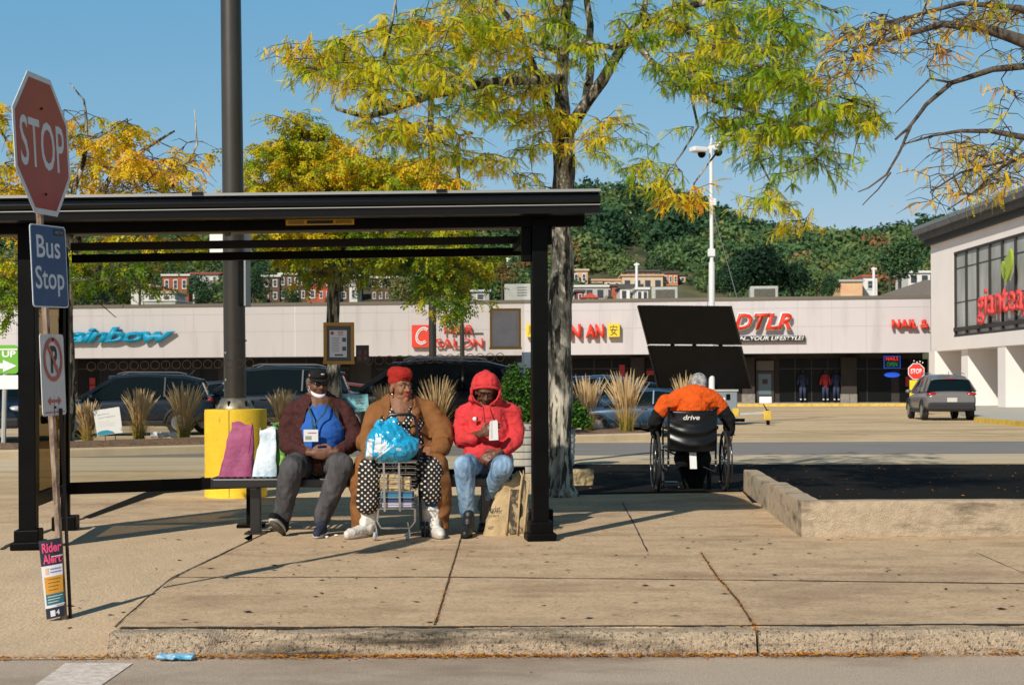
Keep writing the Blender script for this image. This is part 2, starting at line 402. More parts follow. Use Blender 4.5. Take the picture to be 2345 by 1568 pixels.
tag(build('pavement_joints', mb, m_joint), kind='structure')
mb = MB(); mb.add([G(205, 1186, .004), G(375, 1127, .004), G(455, 1121, .004), G(600, 1090, .004), G(600, 1055, .004), G(455, 1094, .004), G(330, 1127, .004), G(190, 1183, .004)], [tuple(range(8))])
mb.add([G(1300, 1062, .004), G(2700, 1062, .004), G(3200, 1150, .004), G(1722, 1150, .004), G(1700, 1124, .004), G(1300, 1131, .004)], [tuple(range(6))])
tag(build('asphalt_lane', mb, m_drk), kind='structure')
sheet('drive_concrete', [G(-900, 1085, -.002), G(3300, 1059, -.002), G(3300, 1034, -.002), G(-900, 1052, -.002)], m_lconc)
sheet('drive_asphalt', [G(-900, 1051.5, -.002), G(3300, 1034, -.002), G(3300, 1006, -.002), G(-900, 1022, -.002)], m_grey)
mb = MB(); strip(mb, [G(1300, 1058), G(2800, 1061)], .12, z=.001, sd=20, seg=.4)
strip(mb, [G(1780, 984), G(1990, 996)], .08, z=.001, sd=21, seg=.5); strip(mb, [G(2180, 987), G(2420, 1001)], .07, z=.001, sd=22, seg=.5); strip(mb, [G(1690, 944), G(1970, 945)], .1, z=.001, sd=23, seg=.8)
tag(build('lane_lines', mb, m_ypaint), kind='structure')
sheet('crosswalk_marking', [G(-20, 1640, -.111), G(150, 1517, -.111), G(305, 1517, -.111), G(128, 1640, -.111)], m_wpaint)

# low concrete wall round the lane at the right
m_wall = mat('wall_concrete', (.45, .35, .235), .92, var=.16, scale=14, det=9, bump=.7, bscale=90)
add_stain(m_wall, (.17, .14, .10), 3.0, .52, .72, (.7, 1, 3), .75)
wl = thing('concrete_edging', 'long pale low concrete edging wall turning the corner beside the dark lane', 'low wall', (2.4, 11.4, 0))
mb = MB(); a = G(1836, 1229); b = G(1760, 1172); c_ = G(1703, 1125)
def seg_(p, q, w, h): 
    mb = MB(); p, q = Vector(p), Vector(q); u = (q - p).normalized(); s = Vector((u.y, -u.x, 0)) * w
    prof = [(0, 0), (.0, h - .05), (.012, h - .014), (.04, h), (.96, h), (1, h - .012), (1, 0)]
    n = max(2, int((q - p).length / .12)); V = []
    for i in range(n + 1):
        o = p.lerp(q, i / n)
        for t, z in prof: V.append(o + s * t + Vector((0, 0, z)) + Vector((1, 1, .6)) * noise.noise(o * 4 + Vector((t, z * 4, 0))) * .006)
    k = len(prof)
    mb.add(V, [(i * k + j, i * k + (j + 1) % k, (i + 1) * k + (j + 1) % k, (i + 1) * k + j) for i in range(n) for j in range(k)] + [tuple(reversed(range(k))), tuple(n * k + j for j in range(k))])
    return mb
a2 = a + Vector((.18, 0, 0))
for p, q in ((a + Vector((4.0, -.02, 0)), a + Vector((.0, 0, 0))), (a + Vector((9, -.05, 0)), a + Vector((4.012, -.02, 0)))):
    mbx = seg_(q, p, -.17, .285); build('wall_length', mbx, m_wall, wl, smooth=40)
build('wall_length', seg_(a + Vector((-.0, .175, 0)), b, .17, .285), m_wall, wl, smooth=40)
build('wall_length', seg_(b.lerp(c_, .006), c_, .16, .25), m_wall, wl, smooth=40)

# planting strip across the lot
m_mulch = mat('mulch', (.12, .065, .035), .95, var=.5, scale=20, det=8, bump=1, bscale=30, col2=(.20, .12, .07))
fa, fb = G(-700, 1072), G(1500, 1006); u = (fb - fa).normalized(); s = Vector((-u.y, u.x, 0))
mb = MB()
def band(mb, p, q, n0, n1, z0, z1, mi=0):
    mb.add([Z(p + s * n0, z0), Z(q + s * n0, z0), Z(q + s * n0, z1), Z(p + s * n0, z1), Z(p + s * n1, z0), Z(q + s * n1, z0), Z(q + s * n1, z1), Z(p + s * n1, z1)],
           [(0, 1, 2, 3), (5, 4, 7, 6), (3, 2, 6, 7), (1, 5, 6, 2), (4, 0, 3, 7)], mi)
band(mb, fa, fb, 0, .22, -.1, .15); band(mb, fa, fb, 2.6, 2.82, -.1, .15)
band(mb, fb, fb + u * .22, 0, 2.82, -.1, .15)
tag(build('planting_kerb', mb, m_lconc, bevel=.03), kind='structure')
V = []; nx = 160
for j in range(9):
    for i in range(nx + 1):
        p = fa.lerp(fb, i / nx) + s * (.2 + 2.42 * j / 8)
        V.append((p.x, p.y, .13 + .10 * math.sin(math.pi * j / 8) + .05 * noise.noise(p * 1.5)))
mb = MB(); mb.add(V, [(j * (nx + 1) + i, j * (nx + 1) + i + 1, (j + 1) * (nx + 1) + i + 1, (j + 1) * (nx + 1) + i) for j in range(8) for i in range(nx)])
tag(build('mulch_bed', mb, m_mulch, smooth=1), kind='structure')
# storefront walk with a yellow kerb
m_walk = mat('walk_concrete', (.45, .42, .36), .9, var=.1, scale=1)

# leaf litter: gutter drifts, joints, strays
V = []; Q = []; T = []
def leaf(x, y, z, r, t, el=1.0):
    a = rnd.uniform(0, 6.28); h = r * rnd.uniform(.25, .6); i = len(V); up = rnd.uniform(0, .5) * r
    c, s_ = math.cos(a) * r * el, math.sin(a) * r
    V.extend([(x - c, y - s_, z), (x + s_ * h / r * .8, y - c * h / r * .8, z + up * .6), (x + c, y + s_, z + up * .3), (x - s_ * h / r * .8, y + c * h / r * .8, z)])
    Q.append((i, i + 1, i + 2, i + 3)); T.extend([t] * 4)
for i in range(10000):
    x = rnd.uniform(-6, 6); dn = .5 + .5 * noise.noise(Vector((x * 1.3, 0, 2))) + .35 * noise.noise(Vector((x * 5, 0, 5)))
    if rnd.random() > dn + (.25 if -1.5 < x < 2 else -.1): continue
    leaf(x, 6.945 - abs(rnd.gauss(0, .030)), -.109 + rnd.uniform(0, .012), rnd.uniform(.007, .017), rnd.uniform(.0, .6))
def along(pts, n, w, r=.011):
    pts = [Vector(p) for p in pts]
    for _ in range(n):
        k = rnd.randrange(len(pts) - 1); p = pts[k].lerp(pts[k + 1], rnd.random()); leaf(p.x + rnd.gauss(0, w), p.y + rnd.gauss(0, w), .006, rnd.uniform(.4, 1) * r, rnd.uniform(.05, .75))
along([Vector(p) for p in j2], 260, .010); along(j3, 420, .012); along(j1, 120, .014, .009)
along([G(395, 1322), G(1000, 1321), G(1700, 1328)], 300, .008, .009); along([(1.2, 7.11, 0), (-1.9, 7.11, 0)], 120, .012)
along([(1.198, 6.96, 0), (1.198, 7.1, 0)], 60, .006)
for i in range(900):
    x, y = rnd.uniform(-4.5, 6), rnd.uniform(7.1, 15.5); leaf(x, y, .004 + (rampz(y) if x < -2 else 0), rnd.uniform(.005, .011), rnd.choice([rnd.uniform(.1, .6), .95]))
for i in range(260):
    x, y = rnd.uniform(-3, 5), rnd.uniform(7.15, 11.5); leaf(x, y, .004 + (rampz(y) if x < -2 else 0), rnd.uniform(.012, .024), .98, 1.5)
for i in range(260): leaf(rnd.uniform(-5, 5), 7 - rnd.random() ** .5 * 3, -.111, rnd.uniform(.005, .013), rnd.choice([.3, .97, .9]))
for i in range(500):
    x, y = rnd.uniform(.6, 9), rnd.uniform(11.7, 22); leaf(x, y, .012, rnd.uniform(.012, .028), rnd.uniform(.05, .6))
m_lit = leafmat('dry_leaf', [(0, 'D8A23A'), (.3, 'C98628'), (.55, 'B4682A'), (.8, '7A4A28'), (.93, '3B2C22'), (1, '2A2420')], .15)
tag(fastmesh('leaf_litter', V, Q, m_lit, T), kind='stuff')
# ================================================================ strip mall and supermarket
A0, B0 = P(178, 700, 92), P(2131, 680, 85)
nM = Vector((-(B0 - A0).y, (B0 - A0).x, 0)).normalized() * -1       # facade normal, towards the street
uM = Vector(((B0 - A0).x, (B0 - A0).y, 0)).normalized()
ZU = Vector((0, 0, 1))
def W(px, py, off=0.0): return RP(px, py, A0 + nM * off, nM)
def wbox(mb, px0, px1, py0, py1, o0, o1, mi=0):    # block on the facade: top left/bottom right marks, between offsets o0..o1
    xm, ym = (px0 + px1) / 2, (py0 + py1) / 2
    a, b = W(px0, ym, o1), W(px1, ym, o1); t, l = W(xm, py0, o1), W(xm, py1, o1)
    vs = []
    for o in (o0, o1):
        d = nM * (o - o1)
        for p, z in ((a, l.z), (b, l.z), (b, t.z), (a, t.z)): vs.append(Vector((p.x, p.y, z)) + d)
    return mb.add(vs, [(0, 3, 2, 1), (4, 5, 6, 7), (0, 1, 5, 4), (3, 7, 6, 2), (0, 4, 7, 3), (1, 2, 6, 5)], mi)
m_fasc = mat('fascia_panel', (.54, .50, .50), .75, var=.03, scale=.4, det=8, st=(1, 1, .4))
add_stain(m_fasc, (.43, .37, .32), .9, .55, .8, (1, 1, .12), .35)
m_dark = mat('dark_trim', (.03, .027, .022), .6)
m_shop = mat('shop_glass', (.006, .007, .007), .35, spec=.15)
m_pier = mat('brown_pier', (.035, .026, .02), .8, var=.2, scale=3)  # brown darkened to put the canopy's deep shade into the colour
m_base = mat('stone_base', (.22, .20, .17), .9, var=.2, scale=6)
m_cop = mat('brown_coping', (.14, .12, .09), .7)
m_roof = mat('roof_membrane', (.25, .23, .21), .9)
m_line = mat('panel_joint', (.42, .38, .35), .9)
m_red = mat('sign_red', (.75, .045, .02), .45); m_wht = mat('sign_white', (.82, .80, .78), .5); m_yel = mat('sign_yellow', (.80, .56, .02), .5)
m_blu = mat('sign_blue', (.0, .30, .52), .45); m_blk = mat('sign_black', (.02, .02, .02), .5)
ml = thing('strip_mall', 'long low strip mall with a pale fascia and shop signs above dark windows', 'building', (0, 90, 0))
pz = lambda px, py, o=0: W(px, py, o).z
zt, zb = pz(1200, 694), pz(1200, 813)
L0, R0 = W(-420, 700), W(2131, 700)
def mbox(p, q, z0, z1, o0, o1, mb=None, mi=0):
    mb = mb or MB(); vs = []
    for o in (o0, o1):
        for b_, z in ((p, z0), (q, z0), (q, z1), (p, z1)): vs.append(Vector((b_.x, b_.y, z)) + nM * o)
    return mb.add(vs, [(0, 3, 2, 1), (4, 5, 6, 7), (0, 1, 5, 4), (3, 7, 6, 2), (0, 4, 7, 3), (1, 2, 6, 5)], mi)
build('fascia', mbox(L0, R0, zb, zt, -.35, 0), m_fasc, ml)
build('coping', mbox(L0, R0, zt + .003, zt + .2, -.5, .06), m_cop, ml)
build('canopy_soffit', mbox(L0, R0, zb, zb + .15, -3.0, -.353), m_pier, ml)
build('roof', mbox(L0, R0, zt - .4, zt - .25, -26, -.36), m_roof, ml)
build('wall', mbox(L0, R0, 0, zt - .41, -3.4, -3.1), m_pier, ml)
mb = MB()
for zf in (.845, .50): mbox(L0, R0, zb + (zt - zb) * zf - .012, zb + (zt - zb) * zf + .012, 0, .006, mb)
tl = (R0 - L0).length; k = 2.03
x = 0
while x < tl:
    p = L0 + uM * x; mbox(p, p + uM * .02, zb, zt, 0, .004, mb); x += k * (1 if int(x) % 2 else 1.9)
build('panel_joints', mb, m_line, ml)
# shop fronts, three metres back under the canopy
def front(px0, px1, py0, py1, name, m, o0=-3.1, o1=-3.0): return build(name, wbox(MB(), px0, px1, py0, py1, o0, o1), m, ml)
for a, b in ((-380, -40), (178, 500), (560, 800), (860, 1180), (1312, 1440), (1480, 1640), (1785, 1925), (1948, 2040), (2060, 2125)):
    front(a, b, 822, 921, 'shop_window', m_shop, -3.1, -3.02)
m_frm = mat('window_frame', (.05, .045, .04), .5, .3)
mb = MB()
for a in (230, 300, 380, 440, 610, 700, 760, 930, 1010, 1090, 1150, 1360, 1400, 1530, 1590, 1820, 1858, 1895, 1985, 2085): wbox(mb, a, a + 1.6, 822, 921, -3.02, -2.97)
for a, b in ((178, 500), (560, 800), (860, 1180), (1312, 1440), (1480, 1640), (1785, 1925), (1948, 2040), (2060, 2125)): wbox(mb, a, b, 843, 845, -3.02, -2.96)
build('mullions', mb, m_frm, ml)
for a, b in ((1700, 1728), (1926, 1946), (1946, 1962), (500, 525), (820, 850), (1445, 1475)):
    front(a, b, 818, 902, 'pier', m_pier, -3.0, -2.55); front(a - 1, b + 1, 902, 929, 'pier_base', m_base, -3.0, -2.5)
mb = MB(); wbox(mb, 1772, 1925, 921, 931, -3.0, -2.8); wbox(mb, 1962, 2060, 921, 931, -3.0, -2.8); wbox(mb, 178, 1180, 921, 931, -3.0, -2.8); wbox(mb, 1312, 1700, 921, 931, -3.0, -2.8)
build('sill_wall', mb, m_base, ml)
dr = front(1732, 1772, 850, 929, 'door', m_frm, -3.0, -2.9)
m_dgl = mat('door_glass', (.10, .15, .17), .2)
o = build('pane', wbox(MB(), 1737, 1766, 856, 903, -2.9, -2.88), m_dgl, dr, local=False)
o = build('notice', wbox(MB(), 1739, 1767, 908, 925, -2.9, -2.87), m_wht, dr)
o = build('sticker', wbox(MB(), 1746, 1758, 868, 879, -2.88, -2.86), m_blk, dr)
front(1732, 1772, 826, 848, 'transom', mat('transom_panel', (.12, .11, .09), .6), -3.0, -2.9)
m_neonr = mat('neon_red', (.9, .03, .02), .4, emit=1.2); m_neong = mat('neon_green', (.02, .4, .15), .4, emit=.3); m_neonb = mat('neon_blue', (.03, .12, .8), .4, emit=.7)
# neon window sign
ns = thing('neon_sign', 'small glowing window sign in red, green and blue reading nails', 'neon sign', W(2043, 829, -2.9))
build('backing', wbox(MB(), 2024, 2062, 815, 843, -2.96, -2.93), m_blk, ns)
mb = MB()
for a, b, c_, d in ((2024, 2062, 815, 816.2), (2024, 2062, 842, 843), (2024, 2025, 815, 843), (2061, 2062, 815, 843)): wbox(mb, a, b, c_, d, -2.93, -2.88)
build('blue_border', mb, m_neonb, ns)
def wtext(s_, px0, px1, py0, py1, off, m, root, ext=.05, name='lettering', **kw):
    o = W(px0, py1, off); w_ = (W(px1, py1, off) - o).dot(uM); h_ = W(px0, py0, off).z - o.z
    return text(name, s_, frame(o, uM, ZU), w_, h_, m, root, ext, **kw)
wtext('NAILS', 2029, 2057, 817.5, 825, -2.90, m_neonr, ns); wtext('OPEN', 2031, 2055, 829, 839, -2.90, m_neong, ns)
build('blue_lamp', MB().ell(W(2043, 858, -2.9), (.5, .1, .16)), m_neonb, ml, smooth=1)
# clothes forms in the window
m_clr = mat('red_shirt', (.40, .03, .03), .8); m_cln = mat('navy_clothes', (.02, .03, .07), .8); m_cls = mat('white_shoes', (.7, .7, .7), .6)
for px, mm, y0 in ((1890, m_clr, 858), (1838, m_cln, 853), (1955 - 29 + 10, m_cln, 860)):
    if px > 1925: px = 1915
    t = thing('mannequin', {1890: 'shop mannequin in a red shirt in the window', 1838: 'shop mannequin in blue clothes near the glass door', 1915: 'dark mannequin with white shoes at the right end of the window'}[px], 'mannequin', W(px, 920, -2.7), 'mannequins in the shop window')
    c0 = W(px, 875, -2.7); h = 1 / 37
    mb = MB(); mb.limb([c0 + ZU * .35, c0 + ZU * -.2], [.2, .17]); mb.limb([c0 + Vector((-.22, 0, .35)), c0 + Vector((-.3, 0, -.1))], .07); mb.limb([c0 + Vector((.22, 0, .35)), c0 + Vector((.3, 0, -.1))], .07)
    build('shirt', mb, mm, t, smooth=1)
    build('head', MB().ell(c0 + ZU * .68, (.09, .1, .12)), m_blk, t, smooth=1)
    mb = MB(); mb.limb([c0 + Vector((-.1, 0, -.2)), c0 + Vector((-.13, 0, -1.0))], [.11, .07]); mb.limb([c0 + Vector((.1, 0, -.2)), c0 + Vector((.13, 0, -1.0))], [.11, .07]); build('trousers', mb, m_cln, t, smooth=1)
    mb = MB(); mb.ell(c0 + Vector((-.13, -.08, -1.07)), (.06, .14, .05)); mb.ell(c0 + Vector((.13, -.08, -1.07)), (.06, .14, .05)); build('shoes', mb, m_cls, t, smooth=1)
# window posters / small lit things deep in the shops
m_pr = mat('poster_red', (.45, .03, .03), .6); m_pw = mat('poster_white', (.55, .55, .55), .6); m_pb = mat('poster_blue', (.02, .25, .5), .6)
mb = MB()
for a, b, c_, d, mi in ((1480, 1500, 848, 858, 0), (1418, 1431, 835, 880, 1), (1500, 1512, 850, 872, 0), (205, 218, 865, 880, 0), (205, 218, 882, 894, 0), (395, 412, 869, 885, 1), (450, 462, 874, 886, 2), (505, 517, 873, 886, 1), (1021, 1043, 823, 832, 0), (2074, 2088, 862, 884, 1), (2092, 2110, 855, 884, 1), (360, 385, 880, 895, 2)):
    wbox(mb, a, b, c_, d, -2.96, -2.93, mi)
build('window_posters', mb, [m_pr, m_pw, m_pb], ml)
mb = MB(); [mb.ell(W(a, b, -2.0), .03, nu=8, nv=6) for a, b in ((538, 900 * 0 + 828), (590, 858), (556, 846), (2093, 826), (2100, 829), (2107, 827), (2113, 830), (536, 862))]
build('canopy_lights', mb, mat('lamp_glow', (1, .9, .7), .4, emit=2), ml)
# signs on the fascia
sg = build('sign_raceway', wbox(MB(), 1040, 1106, 762, 764, .02, .12), m_blk, ml)
wtext('rainbow', 124, 399, 750, 786, .40, m_blu, ml, .25, 'rainbow_sign', bold=.035, shear=.35, sp=.86)
hs = build('salon_logo', wbox(MB(), 943, 985, 744, 795, .05, .35), m_red, ml)
mb = MB(); 
for rr, ww in ((19, 1.5), (14.5, 1.5)):
    pts = [W(968 + rr * .78 * math.cos(R(a)) + 3 * math.sin(R(a)), 769 - rr * math.sin(R(a)), .38) for a in range(50, 325, 12)]
    mb.tube(pts, .045 if rr > 15 else .035, 6)
build('swoosh', mb, m_wht, hs)
wtext('HAIR', 1017, 1084, 744, 765, .30, m_red, ml, .12, 'salon_sign', bold=.01); wtext('SALON', 998, 1106, 775, 796, .30, m_red, ml, .12, 'salon_sign', bold=.01)
wtext('SHUN', 1232, 1330, 742, 775, .40, m_red, ml, .25, 'restaurant_sign', bold=.04); wtext('AN', 1341, 1383, 742, 774, .40, m_red, ml, .25, 'restaurant_sign', bold=.04)
for a in (1205, 1392):
    q = build('yellow_box', wbox(MB(), a, a + 27, 741, 771, .1, .45), m_yel, ml)
    wtext('\u5b89' if a > 1300 else '\u9806', a + 5, a + 22, 744, 768, .46, m_blk, q, .02, 'character')
wtext('DTLR', 1678, 1815, 716, 757, .34, m_wht, ml, .1, 'sports_sign', bold=.07, shear=.3); wtext('DTLR', 1680, 1813, 718, 755, .42, m_red, ml, .07, 'sports_sign', bold=.03, shear=.3)
bb = build('tagline_board', wbox(MB(), 1636, 1844, 769, 782, .05, .25), m_blk, ml)
wtext('FASHION...YOUR LIFESTYLE!', 1640, 1841, 771, 780, .27, m_wht, bb, .03, bold=.02, shear=.25)
wtext('NAIL & SPA', 2043, 2180, 731, 752, .40, m_red, ml, .25, 'nail_sign', bold=.035)
# walk and kerb
wk = mbox(L0, R0, -.02, .14, -3.4, 1.2); tag(build('storefront_walk', wk, m_walk), kind='structure')
tag(build('yellow_kerb', mbox(W(1660, 900), W(2131, 900), -.02, .145, 1.203, 1.4), m_ypaint), kind='structure')
# rooftop units
m_unit = mat('unit_metal', (.42, .42, .38), .6, var=.1, scale=2); m_grille = mat('unit_grille', (.10, .09, .07), .8, var=.3, scale=9)
for i, (a, b, c_, d) in enumerate(((1492, 1552, 657, 690), (1718, 1782, 655, 688))):
    t = thing('rooftop_unit', ['grey rooftop air unit left of the white camera mast', 'grey rooftop air unit right of the white camera mast'][i], 'air unit', W((a + b) / 2, d, -9), 'air units on the mall roof')
    build('casing', wbox(MB(), a, b, c_, d + 8, -12, -9), m_unit, t, bevel=.04)
    build('grille', wbox(MB(), a + 9, b - 7, c_ + 6, d + 4, -9, -8.95), m_grille, t)
t = thing('roof_sign_box', 'grey panelled cabinet with faded lettering on the mall roof', 'roof cabinet', W(1185, 684, -8))
build('casing', wbox(MB(), 1155, 1222, 650, 690, -10, -8), m_unit, t, bevel=.04)
for k in range(4): wtext('-----------', 1184, 1206, 657 + k * 6, 659 + k * 6, -7.97, mat('faded_ink', (.2, .2, .2), .8), t, name='faded_line')
t = thing('roof_cabinet', 'flat pale cabinet low on the mall roof at the left', 'roof cabinet', W(365, 700, -9))
mb = MB(); wbox(mb, 330, 402, 689, 704, -12, -9); build('casing', mb, m_unit, t, bevel=.05)
build('lid', wbox(MB(), 327, 405, 686.5, 689, -12.1, -8.9), m_wht, t)

# supermarket at the right: its front runs towards the street
S0, S1 = P(2132, 700, 80), P(2345, 700, 66)
uS = Vector(((S1 - S0).x, (S1 - S0).y, 0)).normalized(); nS = Vector((uS.y, -uS.x, 0)); nS = nS if nS.x < 0 else -nS
def WS(px, py, off=0): return RP(px, py, S0 + nS * off, nS)
def sbox(mb, p, q, z0, z1, o0, o1, mi=0):
    vs = []
    for o in (o0, o1):
        for b_, z in ((p, z0), (q, z0), (q, z1), (p, z1)): vs.append(Vector((b_.x, b_.y, z)) + nS * o)
    return mb.add(vs, [(0, 3, 2, 1), (4, 5, 6, 7), (0, 1, 5, 4), (3, 7, 6, 2), (0, 4, 7, 3), (1, 2, 6, 5)], mi)
sm = thing('supermarket', 'white supermarket front with a dark cornice, tall grey window band and red lettering', 'building', (24, 70, 0))
zT, zB = WS(2133, 562).z, WS(2135, 805).z
E1 = S0 + uS * 34
m_sup = mat('market_panel', (.84, .77, .72), .7, var=.03, scale=.3)
wz0, wz1 = WS(2184, 772).z, WS(2184, 578).z; wa = WS(2184, 700); wb = wa + uS * 22
mb = MB(); sbox(mb, S0, wa, zB, zT, -1.0, 0); sbox(mb, wa, wb, zB, wz0, -1.0, -.002); sbox(mb, wa, wb, wz1, zT, -1.0, -.002); sbox(mb, wb, E1, zB, zT, -1.0, 0)
build('fascia', mb, m_sup, sm)
mb = MB(); sbox(mb, S0 - uS * .35, E1, zT, zT + .32, -1.3, .25); build('cornice', mb, m_dark, sm)
mb = MB(); sbox(mb, S0 - uS * .6, E1, zT + .323, zT + .62, -1.5, .5); sbox(mb, S0 - uS * .9, E1, zT + .623, zT + .9, -1.8, .75); build('roof_edge', mb, mat('cornice_grey', (.09, .09, .085), .7, var=.2, scale=2), sm)
mb = MB(); sbox(mb, S0 - uS * .9, E1, zT + .903, zT + 1.1, -28, .76); build('roof', mb, mat('roof_grey', (.16, .18, .19), .8), sm)
mb = MB(); a = S0 - nS * 1.002; mb.add([Z(a, zB), Z(a - nS * 30, zB), Z(a - nS * 30, zT), Z(a, zT)], [(3, 2, 1, 0)]); build('end_wall', mb, m_sup, sm)
mb = MB(); sbox(mb, wa, wb, wz0, wz1, -.9, -.12); build('window_band', mb, mat('band_glass', (.36, .37, .35), .35, var=.25, scale=.8, st=(1, 1, .3)), sm)
mb = MB()
for k in range(12):
    p = wa + uS * (k * 1.75 + .02); sbox(mb, p, p + uS * .16, wz0, wz1, -.12, -.02)
for z in (wz0, wz1 - .12): sbox(mb, wa, wb, z + .001, z + .12, -.118, -.01)
sbox(mb, wa, wb, wz0 + .3, wz0 + .5, -.1, .02)
for z in (.40, .80): sbox(mb, wa, wb, wz0 + (wz1 - wz0) * z, wz0 + (wz1 - wz0) * z + .04, -.117, -.09)
build('mullions', mb, m_dark, sm)
t0 = WS(2249, 745); hgt = WS(2249, 660).z - t0.z
tx = text('lettering', 'gianteagle', frame(t0 + nS * .28, uS, ZU), 8.6, hgt * 1.0, mat('market_red', (.80, .07, .06), .5), sm, .08, bold=.012)
mb = MB()
for (x0, y0, x1, y1, ww) in ((2306, 640, 2300, 598, 4), (2308, 645, 2318, 570, 6)):
    a, b = WS(x0, y0, .4), WS(x1, y1, .4); n_ = 9; vs = []
    for i in range(n_ + 1):
        q = a.lerp(b, i / n_); hw = ww * .075 * math.sin(math.pi * min(1, (i / n_) * .95 + .05)) ** .7
        vs += [q - uS * hw, q + uS * hw, q + uS * hw + nS * .12, q - uS * hw + nS * .12]
    mb.add(vs, [(4 * i + j, 4 * i + (j + 1) % 4, 4 * i + 4 + (j + 1) % 4, 4 * i + 4 + j) for i in range(n_) for j in range(4)])
build('leaf_emblem', mb, mat('emblem_green', (.32, .42, .04), .5), sm)
# piers: fins facing the street, open bays between
for k, (px0, px1, d) in enumerate(((2141, 2203, 79), (2217, 2290, 74.5), (2303, 2392, 68.5), (2395, 2480, 62))):
    a, b = P(px0, 900, d), P(px1, 900, d); mb = MB()
    mb.add([Z(a, 0), Z(b, 0), Z(b, zB), Z(a, zB), Z(a, 0) + Vector((0, 1.1, 0)), Z(b, 0) + Vector((0, 1.1, 0)), Z(b, zB) + Vector((0, 1.1, 0)), Z(a, zB) + Vector((0, 1.1, 0))],
           [(0, 1, 2, 3), (5, 4, 7, 6), (0, 3, 7, 4), (1, 5, 6, 2)]); build('pier', mb, m_sup, sm)
mb = MB(); sbox(mb, S0, E1, zB, zB + .2, -8, -1.003); build('soffit', mb, m_sup, sm)
mb = MB(); sbox(mb, S0 - uS * 3, E1, 0, zB, -5.5, -5.2); build('shop_wall', mb, m_pier, sm)
mb = MB(); sbox(mb, S0 + uS * 1, E1, .4, 3.0, -5.2, -5.1); build('shop_window', mb, m_shop, sm)
mb = MB(); a_, b_ = P(2236, 962, 1), 0
ka = G(2243, 966); kb = G(2345, 975); kd = (kb - ka).normalized()
vs = [ka, kb + kd * 20, kb + kd * 20 + Vector((40, 0, 0)), Vector((kb.x + 60, S0.y + 3, 0)), Vector((23.2, S0.y + 3, 0)), Vector((19.5, 63, 0))]
mb.add([Z(v, .14) for v in vs] + [Z(v, -.02) for v in vs], [tuple(range(6))] + [(i, i + 6, (i + 1) % 6 + 6, (i + 1) % 6) for i in range(6)])
tag(build('market_walk', mb, m_walk), kind='structure')
mb = MB(); q = Vector((-kd.y, kd.x, 0)); 
kk = [ka - q * .18, kb + kd * 20 - q * .18, kb + kd * 20 - q * .003, ka - q * .003]
mb.add([Z(v, .147) for v in kk] + [Z(v, -.02) for v in kk], [(0, 1, 2, 3), (0, 4, 5, 1), (1, 5, 6, 2), (3, 2, 6, 7), (0, 3, 7, 4)])
tag(build('market_kerb', mb, m_ypaint), kind='structure')
build('balcony_roof', MB().add([P(2015, 676, 100), P(2131, 676, 99), P(2131, 641, 112), P(2118, 641, 112)], [(0, 1, 2, 3)]).add([P(2015, 678, 100), P(2118, 643, 112), P(2131, 643, 112), P(2131, 678, 112)], [(0, 1, 2, 3)]), mat('brown_roof', (.20, .16, .12), .9, var=.15, scale=3), ml)
# ================================================================ bus shelter
m_blkp = mat('black_paint', (.0025, .0025, .0022), .5, spec=.1, var=.4, scale=4, bump=.05, bscale=40)
m_blk2 = mat('black_metal', (.0025, .0025, .0022), .5, 0, spec=.1, var=.3, scale=9)
m_gut = mat('dark_bronze', (.005, .007, .010), .3, .1, spec=.4)
m_edge = mat('bright_edge', (.35, .35, .33), .5, .4)
m_glass = glassmat('shelter_glass', (.96, .96, .95), .0)
m_side = glassmat('side_glass', (.74, .70, .62), .0, ior=1.001)
sh = thing('bus_shelter', 'black metal bus shelter with glass back and side panels', 'bus shelter', (-1.6, 11.3, 0))
FL, FR = G(66, 1256), G(1237, 1236)           # front post feet
BL, BR = G(168, 1224) + Vector((0, .35, 0)), None
ux = (FR - FL).normalized(); uy = Vector((-ux.y, ux.x, 0)); WD = (FR - FL).length; TILT = .024
def S(a, b, z): return FL + ux * a + uy * b + Vector((0, 0, z + TILT * a))     # shelter frame: along, back, up
ML = Matrix((ux + Vector((0, 0, TILT)), uy, (0, 0, 1))).transposed()
def sb(a0, a1, b0, b1, z0, z1, mb=None, mi=0):
    mb = mb or MB(); vs = [S(a, b, z) for z in (z0, z1) for b in (b0, b1) for a in (a0, a1)]
    return mb.add(vs, [(0, 2, 3, 1), (4, 5, 7, 6), (0, 1, 5, 4), (2, 6, 7, 3), (0, 4, 6, 2), (1, 3, 7, 5)], mi)
def spart(name, args, m=m_blkp, bev=.006, root=sh): return build(name, sb(*args), m, root, bevel=bev)
HB = 2.42; DB = 1.45
def zo(z, a): return z - TILT * a
for a in (0, WD):
    spart('post', (a - .062, a + .062, -.06, .06, zo(.0, a), HB))
    f = spart('post_foot', (a - .092, a + .092, -.09, .09, zo(0, a), zo(.15, a)), bev=.012)
    build('flange', sb(a - .115, a + .115, -.115, .115, zo(.001, a), zo(.06, a)), m_blkp, f, bevel=.01)
for a in (0, WD + .21):
    spart('post', (a - .035, a + .035, DB - .035, DB + .035, zo(0, a), HB - .1))
    spart('post_foot', (a - .1, a + .1, DB - .1, DB + .1, zo(0, a), zo(.12, a)), bev=.012)
